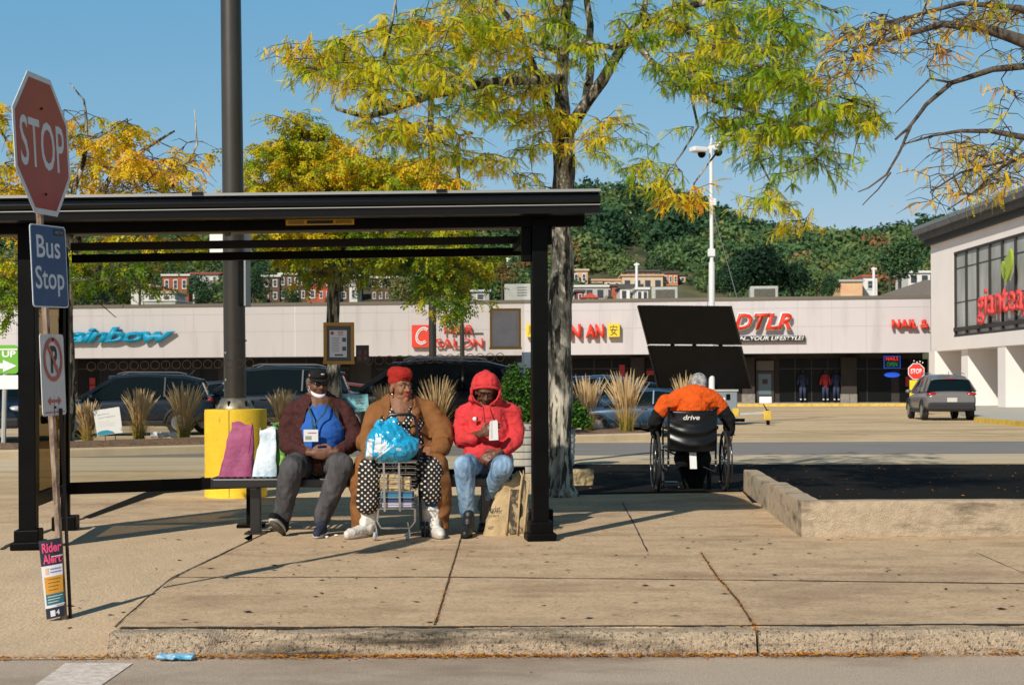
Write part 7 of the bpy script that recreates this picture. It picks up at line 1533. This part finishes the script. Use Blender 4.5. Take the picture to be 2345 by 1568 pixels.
along_car('far dark car showing behind the lower blue sedan', 'sedan', 1440, 46, pn, 180, .95)
# ---- camera trailer with solar panels
g = G(1625, 978); dt = 44.0; s_ = dt / F; g = Vector((X(1625, dt), dt, 0)); t = thing('camera_trailer', 'mobile camera trailer with two tilted black solar panels and a tall white mast', 'camera trailer', g)
q_ = lambda px, py, dd=0: P(px, py, dt + dd)
m_sol = mat('solar_black', (.004, .004, .005), .55, spec=.2, var=.2, scale=2)
def slab(pts, th, nm, m):
    pts = [Vector(p) for p in pts]; nn = (pts[1] - pts[0]).cross(pts[3] - pts[0]).normalized() * th; mb = MB(); mb.add(pts + [p + nn for p in pts], [(0, 1, 2, 3), (7, 6, 5, 4), (0, 4, 5, 1), (1, 5, 6, 2), (2, 6, 7, 3), (3, 7, 4, 0)]); return build(nm, mb, m, t)
slab([q_(1461, 701, -1.0), q_(1674, 703, -1.0), q_(1697, 789, -.2), q_(1484, 788, -.2)], .06, 'solar_panel', m_sol)
slab([q_(1484, 793, -.15), q_(1699, 795, -.15), q_(1720, 890, .8), q_(1508, 888, .8)], .06, 'solar_panel', m_sol)
for y0_, y1_, da, db, xo in ((701, 789, -1.0, -.2, 0), (793, 889, -.15, .8, 23)):
    for a, b in ((1461 + xo, 1484 + xo), (1674 + xo, 1697 + xo)): build('panel_frame', MB().bar(q_(a, y0_, da - .03), q_(b, y1_, db - .03), .05, .03), mat('frame_dark', (.03, .03, .03), .4, .6), t)
for a in (1540, 1590, 1650): build('panel_clamp', MB().box(q_(a, 791, -.1), (.12, .1, .14)), m_blk2, t)
m_wp = mat('white_enamel', (.72, .72, .70), .4)
build('mast', MB().tube([q_(1630, 900, .6), q_(1630, 600, .6)], .095, 14), m_wp, t, smooth=40); build('mast', MB().tube([q_(1630, 602, .6), q_(1628, 330, .6)], .06, 12), m_wp, t, smooth=40)
build('mast_collar', MB().box(q_(1629, 579, .6), (.22, .2, .24)), m_wp, t, bevel=.02); build('mast_collar', MB().box(q_(1634, 463, .6), (.16, .16, .22)), m_wp, t, bevel=.02)
build('cross_arm', MB().bar(q_(1600, 345, .6), q_(1655, 330, .6), .08, .08), m_wp, t)
build('floodlight', MB().box(q_(1600, 343, .4), (.5, .35, .16), rz=.4), m_wp, t, bevel=.04)
for px, py in ((1607, 352), (1645, 348)): c = q_(px, py, .5); o = build('camera_dome', MB().ell(c, (.13, .13, .14)), m_blk2, t, smooth=1); build('hood', MB().ell(c + Vector((0, 0, .10)), (.17, .17, .10)), m_wp, t, smooth=1)
build('floodlight', MB().box(q_(1650, 332, .4), (.34, .3, .14), rz=-.3), m_wp, t, bevel=.03); build('antenna', MB().tube([q_(1628, 330, .6), q_(1630, 308, .6)], .025, 8), m_wp, t)
for a, b in (((1628, 560), (1616, 760)), ((1632, 480), (1690, 690)), ((1634, 470), (1642, 600))): build('guy_wire', MB().tube([q_(*a, .6), q_(*b, .9)], .012, 5), mat('wire_grey', (.2, .2, .2), .5), t)
b0 = q_(1650, 925); build('battery_box', MB().box(b0 + Vector((0, .5, 0)), (1.08, .8, .80)), mat('box_grey', (.22, .26, .29), .5, .2), t, bevel=.03); build('box_lid', MB().box(b0 + Vector((0, .5, .42)), (1.14, .86, .06)), m_unit, t, bevel=.01)
build('box_latch', MB().box(b0 + Vector((.25, .09, .22)), (.12, .03, .18)), m_blk2, t); build('box_label', MB().box(b0 + Vector((.08, .095, .12)), (.16, .012, .16)), m_wht, t)
slab([q_(1492, 892), q_(1524, 892), q_(1540, 940), q_(1492, 940)], .05, 'white_plate', m_wp)
build('chassis', MB().box(q_(1610, 962, .5), (2.6, .1, .1)), m_blk2, t); build('chassis', MB().box(q_(1610, 962, 1.4), (2.6, .1, .1)), m_blk2, t)
for dd in (.3, 1.7): build('trailer_wheel', MB().tube([q_(1590, 0, dd) * 1 + Vector((0, 0, .3 - q_(1590, 0, dd).z)), q_(1590, 0, dd + .18) + Vector((0, 0, .3 - q_(1590, 0, dd + .18).z))], .3, 22), m_ty, t, smooth=40)
build('yellow_bracket', MB().box(q_(1684, 944), (.20, .2, .26)), m_ypaint, t, bevel=.02); build('outrigger', MB().bar(q_(1690, 948), q_(1755, 944), .07, .07), m_unit, t)
build('outrigger_head', MB().box(q_(1757, 951), (.24, .16, .30)), m_ypaint, t, bevel=.02); build('jack_tube', MB().tube([q_(1757, 938), q_(1760, 985)], .055, 10), m_blk2, t); build('jack_foot', MB().tube([q_(1760, 985), Vector((q_(1761, 990).x, dt, 0.01))], .03, 8), m_unit, t); build('crank', MB().tube([q_(1757, 940), q_(1748, 925)], .018, 6), m_blk2, t)
# small stop sign by the supermarket
ds = 58.5; c = P(2098, 850, ds); t = thing('small_stop_sign', 'distant bright red stop sign above a yellow board by the supermarket', 'street sign', Vector((c.x, ds + .05, 0))); sr = 18.5 * ds / F
build('post', MB().tube([Vector((c.x, ds + .06, 0)), c + Vector((0, .06, 0))], .03, 8), m_unit, t); o = build('stop_face', MB().prism(oct_(sr), FACE(c), .02), m_wht, t); build('red_field', MB().prism(oct_(sr * .92), FACE(c + Vector((0, -.021, 0))), .004), mat('stop_bright', (.72, .04, .03), .4), o)
text('legend', 'STOP', FACE(c + Vector((-.23, -.028, -.10))), .46, .21, m_wht, o, .003, bold=.03)
build('yellow_board', MB().box(P(2100, 893, ds), (34 * ds / F, .03, 46 * ds / F)), mat('board_yellow', (.80, .62, .02), .5), t)
# planters with shrubs
m_sh = leafmat('shrub_leaf', [(0, '1E3A12'), (.5, '3F6A1E'), (1, '6E9430')], .3)
def shrub(root, c, r, n, seed, h):
    rr_ = random.Random(seed); V = []; Q = []; T_ = []
    for i in range(n):
        a = rr_.uniform(0, 6.28); e = rr_.uniform(-.3, 1.5); q = r * rr_.uniform(.35, 1) * (1 + .35 * noise.noise(Vector((math.cos(a) * 2, math.sin(a) * 2, e * 2 + seed))))
        p = c + Vector((math.cos(a) * math.cos(e) * q, math.sin(a) * math.cos(e) * q, abs(math.sin(e)) * q * h)); d = Vector((rr_.gauss(0, 1), rr_.gauss(0, 1), rr_.gauss(.4, .8))).normalized() * rr_.uniform(.03, .06); s2 = d.orthogonal().normalized() * .012; k = len(V)
        V += [p - s2, p + d * .5 - s2 * 1.6, p + d, p + d * .5 + s2 * 1.6]; Q.append((k, k + 1, k + 2, k + 3)); T_ += [min(1, max(0, rr_.gauss(.45, .22)))] * 4
    fastmesh('shrub', V, Q, m_sh, T_, root)
    for i in range(8): a = i * .8; build('stem', MB().tube([c - Vector((0, 0, .1)), c + Vector((math.cos(a) * r * .5, math.sin(a) * r * .5, r * .7))], .008, 5), m_bark2, root)
t, g, H, r_ = planter(1187, 1084, 96, 968, 'grey ribbed planter with a green shrub beside the right shelter post'); shrub(t, Vector((g.x, g.y + .3, H)), r_ * 1.25, 5200, 3, 2.1)
t, g, H, r_ = planter(1298, 1068, 46, 975, 'grey ribbed planter with a green shrub half hidden behind the big tree trunk'); shrub(t, Vector((g.x + .09, g.y + .3, H - .02)), r_ * 1.9, 4200, 5, 1.3)
# ================================================================ hillside with woods and houses
ridge = [(-600, 470), (0, 450), (400, 500), (700, 470), (1000, 440), (1100, 450), (1200, 438), (1290, 425), (1350, 402), (1440, 408), (1520, 420), (1560, 420), (1640, 470), (1720, 500), (1850, 525), (1960, 530), (2040, 515), (2110, 500), (2170, 490), (2240, 475), (2330, 470), (2500, 440), (3000, 400)]
def ridgey(px):
    for (a, b), (c, d) in zip(ridge, ridge[1:]):
        if a <= px <= c: return b + (d - b) * (px - a) / (c - a)
    return ridge[0][1] if px < 0 else ridge[-1][1]
D0, D1, D2 = 112.0, 175.0, 330.0
def hz_(x, y):
    px = CX + x * F / y; zr = CH + (HY - ridgey(px) - 12) / F * D2 - 5.5; z1 = CH + (HY - 700) / F * D1; t = (y - D1) / (D2 - D1)
    if y < D1: q = (y - D0) / (D1 - D0); return 1 + (z1 - 1) * max(0, q) ** .7
    if t > 1: return zr - (t - 1) * 12
    return z1 + (zr - z1) * (t ** .9) + 1.6 * noise.noise(Vector((x / 22, y / 22, 1))) * math.sin(math.pi * t)
V = []; Q = []; nx, ny = 110, 44
for j in range(ny + 1):
    y = D0 - 5 + (D2 + 70 - D0) * j / ny
    for i in range(nx + 1): x = (-.62 + 1.24 * i / nx) * y; V.append((x, y, hz_(x, y)))
fl_ = [(j * (nx + 1) + i, j * (nx + 1) + i + 1, (j + 1) * (nx + 1) + i + 1, (j + 1) * (nx + 1) + i) for j in range(ny) for i in range(nx)]
mb = MB(); mb.add(V, fl_); tag(build('hill', mb, mat('hill_ground', (.045, .06, .02), .95, var=.4, scale=.08, col2=(.10, .09, .04)), smooth=1), kind='structure')
# houses: x range, top, bottom, distance, colour, windows (cols, rows)
brick = mat('brick_red', (.40, .10, .05), .85, var=.15, scale=1.5); brown = mat('brick_brown', (.13, .07, .05), .85, var=.2, scale=1.5); cream = mat('cream_wall', (.62, .48, .33), .85, var=.08, scale=.8); peach = mat('peach_wall', (.60, .37, .22), .85, var=.08, scale=.8); rbrick = mat('bright_red_brick', (.55, .09, .05), .8, var=.12, scale=1.5); hwht = mat('house_white', (.72, .69, .64), .8); hgry = mat('house_grey', (.45, .43, .40), .8); hdk = mat('dark_roof', (.08, .075, .07), .8); mwin = mat('house_window', (.05, .06, .07), .3); mwf = mat('window_white', (.7, .68, .64), .6); orng = mat('orange_wall', (.52, .22, .10), .85)
excl = []
def house(lab, x0, x1, y0, y1, d, m, cols=0, rows=0, roof='flat', trim=None, cat='house', grp=None, win=mwin, fr=1, wh=.5, ww=.42, nm='house'):
    a, b = P(x0, y1, d), P(x1, y0, d); zt0 = b.z; w_ = b.x - a.x; dp = max(5, w_ * .6); t = thing(nm, lab, cat, Vector(((a.x + b.x) / 2, d, a.z)), grp); cx_ = (a.x + b.x) / 2; zb0 = a.z - 3
    build('wall', MB().box((cx_, d + dp / 2, (zb0 + zt0) / 2), (w_, dp, zt0 - zb0)), m, t)
    if roof == 'flat': build('roof', MB().box((cx_, d + dp / 2, zt0 + .12), (w_ + .4, dp + .4, .24)), trim or hdk, t)
    elif roof == 'gable': h = w_ * .42; build('roof', MB().prism([(-w_ / 2 - .3, 0), (w_ / 2 + .3, 0), (0, h)], frame((cx_, d + dp + .2, zt0 + .002), (-1, 0, 0), (0, 0, 1)) @ Matrix.Rotation(0, 4, 'Z'), -(dp + .4) if False else -dp - .4), trim or m, t)
    elif roof == 'side': h = (y1 - y0) * d / F * .35; mb = MB(); mb.add([(cx_ - w_ / 2 - .2, d - .3, zt0 + .002), (cx_ + w_ / 2 + .2, d - .3, zt0 + .002), (cx_ + w_ / 2 + .2, d + dp / 2, zt0 + h), (cx_ - w_ / 2 - .2, d + dp / 2, zt0 + h), (cx_ - w_ / 2 - .2, d + dp, zt0), (cx_ + w_ / 2 + .2, d + dp, zt0)], [(0, 1, 2, 3), (3, 2, 5, 4), (0, 3, 4), (1, 5, 2)]); build('roof', mb, trim or hdk, t)
    H_ = zt0 - a.z
    for r_ in range(rows):
        for c in range(cols):
            wx = a.x + w_ * (c + .5) / cols; wz = zt0 - H_ * (r_ + .5) / rows; ww_ = w_ / cols * ww; wh_ = H_ / rows * wh
            f = build('window', MB().box((wx, d - .04, wz), (ww_ * 1.25, .08, wh_ * 1.2)), mwf if fr else win, t)
            build('pane', MB().box((wx, d - .09, wz - wh_ * .22), (ww_ * .8, .03, wh_ * .42)), win, f); build('pane', MB().box((wx, d - .09, wz + wh_ * .26), (ww_ * .8, .03, wh_ * .42)), win, f)
    excl.append((x0 - 6, x1 + 6, y0 - 8, y1 + 6, d)); return t
RG = 'row of old brick houses on the lower hillside'
house('dark brown brick row house at the left end of the row', 600, 640, 634, 692, 178, brown, 2, 2, trim=hwht, grp=RG); house('red brick row house with white window surrounds between brown and bright red ones', 640, 705, 622, 692, 178.5, brick, 4, 2, trim=hwht, grp=RG) if 0 else None
house('dark brown row house under the pale cornice next to the lamp pole', 640, 702, 629, 690, 178.4, brown, 4, 2, trim=hwht, grp=RG)
house('narrow brick red row house left of the brightest red one', 703, 728, 624, 690, 177.6, brick, 1, 2, trim=hdk, grp=RG); house('brightest red row house of the hillside row', 728, 774, 632, 690, 177, rbrick, 3, 2, trim=hdk, grp=RG)
house('dark row house behind the tree trunk in the notice gap', 775, 822, 634, 690, 178, brown, 2, 2, trim=hwht, grp=RG); house('dark brick row house with pale cornice at the right end of the row', 850, 908, 637, 690, 178, brown, 4, 2, trim=hwht, grp=RG); house('small white porch building in front of the dark row house', 800, 818, 655, 690, 170, hwht, 1, 1, trim=hgry)
house('orange brick house beyond the lamp pole at the left', 372, 432, 632, 670, 175, brick, 3, 1, trim=hwht); house('long low red roofed building left of the lamp pole', 430, 500, 628, 652, 182, hwht, 4, 1, 'side', trim=brick); house('white low house at the left seen under the orange brick one', 330, 400, 672, 694, 150, hwht, 2, 1, trim=hgry); house('small white gabled house among the left trees', 300, 328, 640, 670, 168, hwht, 1, 1, 'gable', trim=hgry)
house('grey and white low house right of the row', 985, 1045, 660, 690, 172, hwht, 2, 1, 'side', trim=hdk); house('pale low shed between the two lot lamp posts', 1080, 1120, 668, 692, 165, hgry, 1, 1, 'side', trim=hwht)
CG = 'cream and orange buildings in the middle of the hillside'
house('square peach building with a flat top just right of the big trunk', 1311, 1346, 620, 652, 190, peach, 2, 1, grp=CG, trim=cream); house('low cream building right of the square peach one', 1350, 1381, 643, 660, 191, cream, 2, 1, grp=CG, trim=peach); house('second low cream building with a small chimney block', 1384, 1422, 643, 662, 190, cream, 2, 1, grp=CG, trim=peach)
house('large cream hall with an orange cornice and dark windows', 1425, 1518, 632, 680, 188, cream, 4, 1, grp=CG, trim=peach, fr=0); house('raised dark gallery floor on top of the cream hall', 1436, 1508, 622, 632, 190, mat('gallery_brown', (.20, .10, .07), .8), 6, 1, grp=CG, trim=hdk, fr=0); house('orange brick building at the right end of the cream hall', 1519, 1552, 626, 680, 189, orng, 3, 2, grp=CG); house('small orange house with a dark window by the trees', 1554, 1572, 631, 650, 192, orng, 1, 1, grp=CG)
house('long grey two tone building below the cream ones', 1312, 1412, 657, 688, 170, hgry, 4, 1, grp=CG, trim=hwht, fr=0); house('dark red house with a white doorway at the trunk\'s right side', 1320, 1337, 668, 690, 150, mat('dark_red', (.18, .03, .03), .8), 1, 1, 'flat'); house('small red gabled house', 1337, 1366, 682, 690, 148, rbrick, 1, 1, 'gable', trim=rbrick)
house('white house with paired windows right of the grey building', 1420, 1456, 660, 688, 150, hwht, 2, 1, fr=0); house('small white cottage near the grey roof unit', 1458, 1484, 663, 688, 145, hwht, 2, 1, fr=0, trim=mwf); house('dark red low wall building behind the white house', 1402, 1470, 655, 664, 168, brick, 0, 0)
house('pink and yellow billboard like low building at the right', 1925, 1975, 645, 672, 160, mat('billboard_pink', (.70, .35, .22), .8, col2=(.75, .55, .25), scale=.5), 0, 0, trim=hgry); house('white house with a red top beside the pink building', 1977, 2009, 634, 670, 162, hwht, 1, 1, trim=brick); house('white building block high at the right behind the supermarket', 2080, 2130, 625, 652, 150, hwht, 2, 1, trim=hwht, fr=0)
house('pale house peeping out high on the wooded slope', 1434, 1452, 490, 512, 262, hgry, 1, 1, trim=hwht); 
tt = thing('hill_gantry', 'small open concrete frame standing in the hillside trees', 'tower', P(1461, 575, 235)); s_ = 235 / F
for px in (1446, 1475): build('post', MB().box(P(px, 562, 235), (4 * s_, 1.2, 36 * s_)), cream, tt)
for py in (547, 560, 573): build('beam', MB().box(P(1460.5, py, 234.95), (33 * s_, 1.0, 4 * s_)), cream, tt)
excl.append((1438, 1484, 538, 582, 235))
def hpole(lab, x, y0, y1, d, m=None, arm=1):
    t = thing('utility_pole', lab, 'utility pole', P(x, y0, d), 'poles on the hillside'); build('pole', MB().tube([P(x, y0 + 6, d), P(x, y1, d)], .14, 6), m or m_wht, t)
    if arm: build('cross_arm', MB().bar(P(x - 6, y1 + 4, d), P(x + 6, y1 + 3, d), .15, .15), m or m_wht, t)
hpole('pale street lamp in front of the cream hall', 1458, 690, 602, 146); hpole('thin pale pole rising beside the concrete frame', 1437, 575, 505, 236); hpole('wooden pole standing right of the dark trees', 2038, 680, 622, 150, m_bark2); hpole('pale lamp by the white and red house', 2001, 680, 612, 150); hpole('thin pale pole above the row houses', 1162, 620, 590, 180); hpole('leaning pale pole left of the lamp pole', 445, 700, 640, 150); hpole('white pole over the dark brick row house end', 882, 640, 595, 180)
# woods
HR = random.Random(99)
def crown_proto(seed, n=300, flat=1.0):
    r_ = random.Random(seed); V = []; Q = []; sh_ = []
    for i in range(n):
        while True:
            v = Vector((r_.gauss(0, 1), r_.gauss(0, 1), r_.gauss(.25, 1))).normalized()
            if v.z > -.55: break
        rad = 1 + .42 * noise.noise(v * 1.7 + Vector((seed, 0, 0))) + .22 * noise.noise(v * 4 + Vector((0, seed, 0))); q = rad * r_.uniform(.72, 1.03); p = Vector((v.x * q, v.y * q, v.z * q * flat)); a = Vector((r_.gauss(0, 1), r_.gauss(0, 1), r_.gauss(0, .7))).normalized(); b = a.cross(v + Vector((r_.gauss(0, .5), r_.gauss(0, .5), r_.gauss(0, .5)))).normalized(); s0 = r_.uniform(.07, .15); k = len(V)
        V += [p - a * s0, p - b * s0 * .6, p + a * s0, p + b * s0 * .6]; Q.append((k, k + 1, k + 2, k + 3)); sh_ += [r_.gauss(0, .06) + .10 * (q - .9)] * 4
    # solid dark core so the crown is not see-through
    return np.array([tuple(v) for v in V]), np.array(Q), np.array(sh_)
CP = [crown_proto(i, 340, .9 + .12 * (i % 3)) for i in range(6)]
m_wood_ = leafmat('woods_leaf', [(0, '1C3222'), (.20, '34543A'), (.42, '557548'), (.62, '7E8C50'), (.80, '9A8850'), (1, 'A06C4C')], .3, .8)  # greens muted so the colour carries the distance haze
def crowns(name, items, kind=None):
    VV = []; QQ = []; TT = []; n = 0
    for (x, y, z, r_, tint, pi) in items:
        V, Q, S_ = CP[pi]; a = HR.uniform(0, 6.28); c, s = math.cos(a), math.sin(a); M = np.array([[c, -s, 0], [s, c, 0], [0, 0, 1]]) * r_
        VV.append(V @ M.T + np.array([x, y, z])); QQ.append(Q + n); n += len(V); TT.append(np.clip(S_ + tint, 0, 1))
    return fastmesh(name, np.concatenate(VV), np.concatenate(QQ), m_wood_, np.concatenate(TT))
items = []
for i in range(2600):
    y = D1 - 8 + (D2 - D1 + 4) * HR.random() ** .8; px = HR.uniform(-120, 2480); x = X(px, y); z = hz_(x, y); r_ = HR.uniform(2.2, 4.6) * (1.0 if y > 220 else .75)
    top = HY - (z + r_ * 1.3 - CH) * F / y; bot = HY - (z - CH) * F / y
    if any(a - r_ * 5 < px < b + r_ * 5 and y < d + 6 and top < e_ for a, b, c, e_, d in excl): continue
    tn = .30 + .20 * noise.noise(Vector((x / 25, y / 25, 3))) + HR.gauss(0, .09) + (.45 if HR.random() < .045 else 0) + (.14 if bot > 600 else 0)
    items.append((x, y, z + r_ * .45, r_, tn, HR.randrange(6)))
print('hill trees', len(items))
tag(crowns('woods', items), kind='stuff')
# nearer trees and bushes behind the mall, each a thing
def htree(lab, px, py, rpx, d, tint, n=1, cat='tree'):
    c = P(px, py, d); r_ = rpx * d / F; t = thing('roadside_tree', lab, cat, Vector((c.x, d, hz_(c.x, d))), 'trees standing just behind the mall'); its = []
    rr_ = random.Random(int(px * 7 + py)); k = max(5, int(rpx / 9))
    for i in range(k * 2): a = rr_.uniform(0, 6.28); q = r_ * .55 * rr_.random() ** .5; its.append((c.x + q * math.cos(a), d + q * math.sin(a), c.z + rr_.uniform(-.45, .45) * r_, r_ * rr_.uniform(.38, .6), tint + rr_.gauss(0, .05), rr_.randrange(6)))
    o = crowns('crown', its); co = verts_np(o.data) - np.array(t.location); set_np(o.data, co); o.parent = t
    build('trunk', MB().tube([(c.x, d, hz_(c.x, d) - 1), (c.x, d, c.z)], r_ * .07, 7), m_bark2, t)
for a in (('broad very dark green tree right of the white mast', 1735, 620, 75, 118, .10), ('tall dark tree behind the mast foot', 1665, 640, 50, 116, .16), ('dark tree at the right side of the broad dark one', 1815, 640, 52, 120, .12), ('olive green tree with a brownish top left of the pink building', 1875, 640, 46, 128, .52), ('mid green tree over the brown roof near the supermarket', 2060, 600, 60, 126, .34), ('green tree between the pink building and the dark trees', 1905, 655, 30, 126, .30), ('dark bush band left of the white notices', 1150, 625, 36, 150, .80), ('dark reddish bush right of the dark row house', 925, 668, 44, 140, .62), ('dark bush in front of the grey shed', 1000, 668, 36, 140, .56), ('green bush below the brown row houses', 665, 678, 28, 150, .30), ('green bush under the bright red row house', 760, 684, 18, 150, .34), ('big dark green tree mass above the blue script sign', 240, 655, 62, 120, .14), ('second dark tree mass left of the orange brick house', 320, 640, 40, 128, .16), ('green tree left of the lamp pole below the red roof', 470, 672, 42, 130, .30), ('dark green tree behind the shelter\'s left post', 150, 660, 55, 120, .16), ('green tree at the far left behind the shelter', 40, 650, 60, 122, .30), ('small green bush beside the small red gabled house', 1395, 688, 12, 140, .45), ('tree clump above the left trees', 100, 590, 60, 140, .22), ('green tree filling the gap above the lamp pole box', 580, 650, 40, 140, .26)): htree(*a)
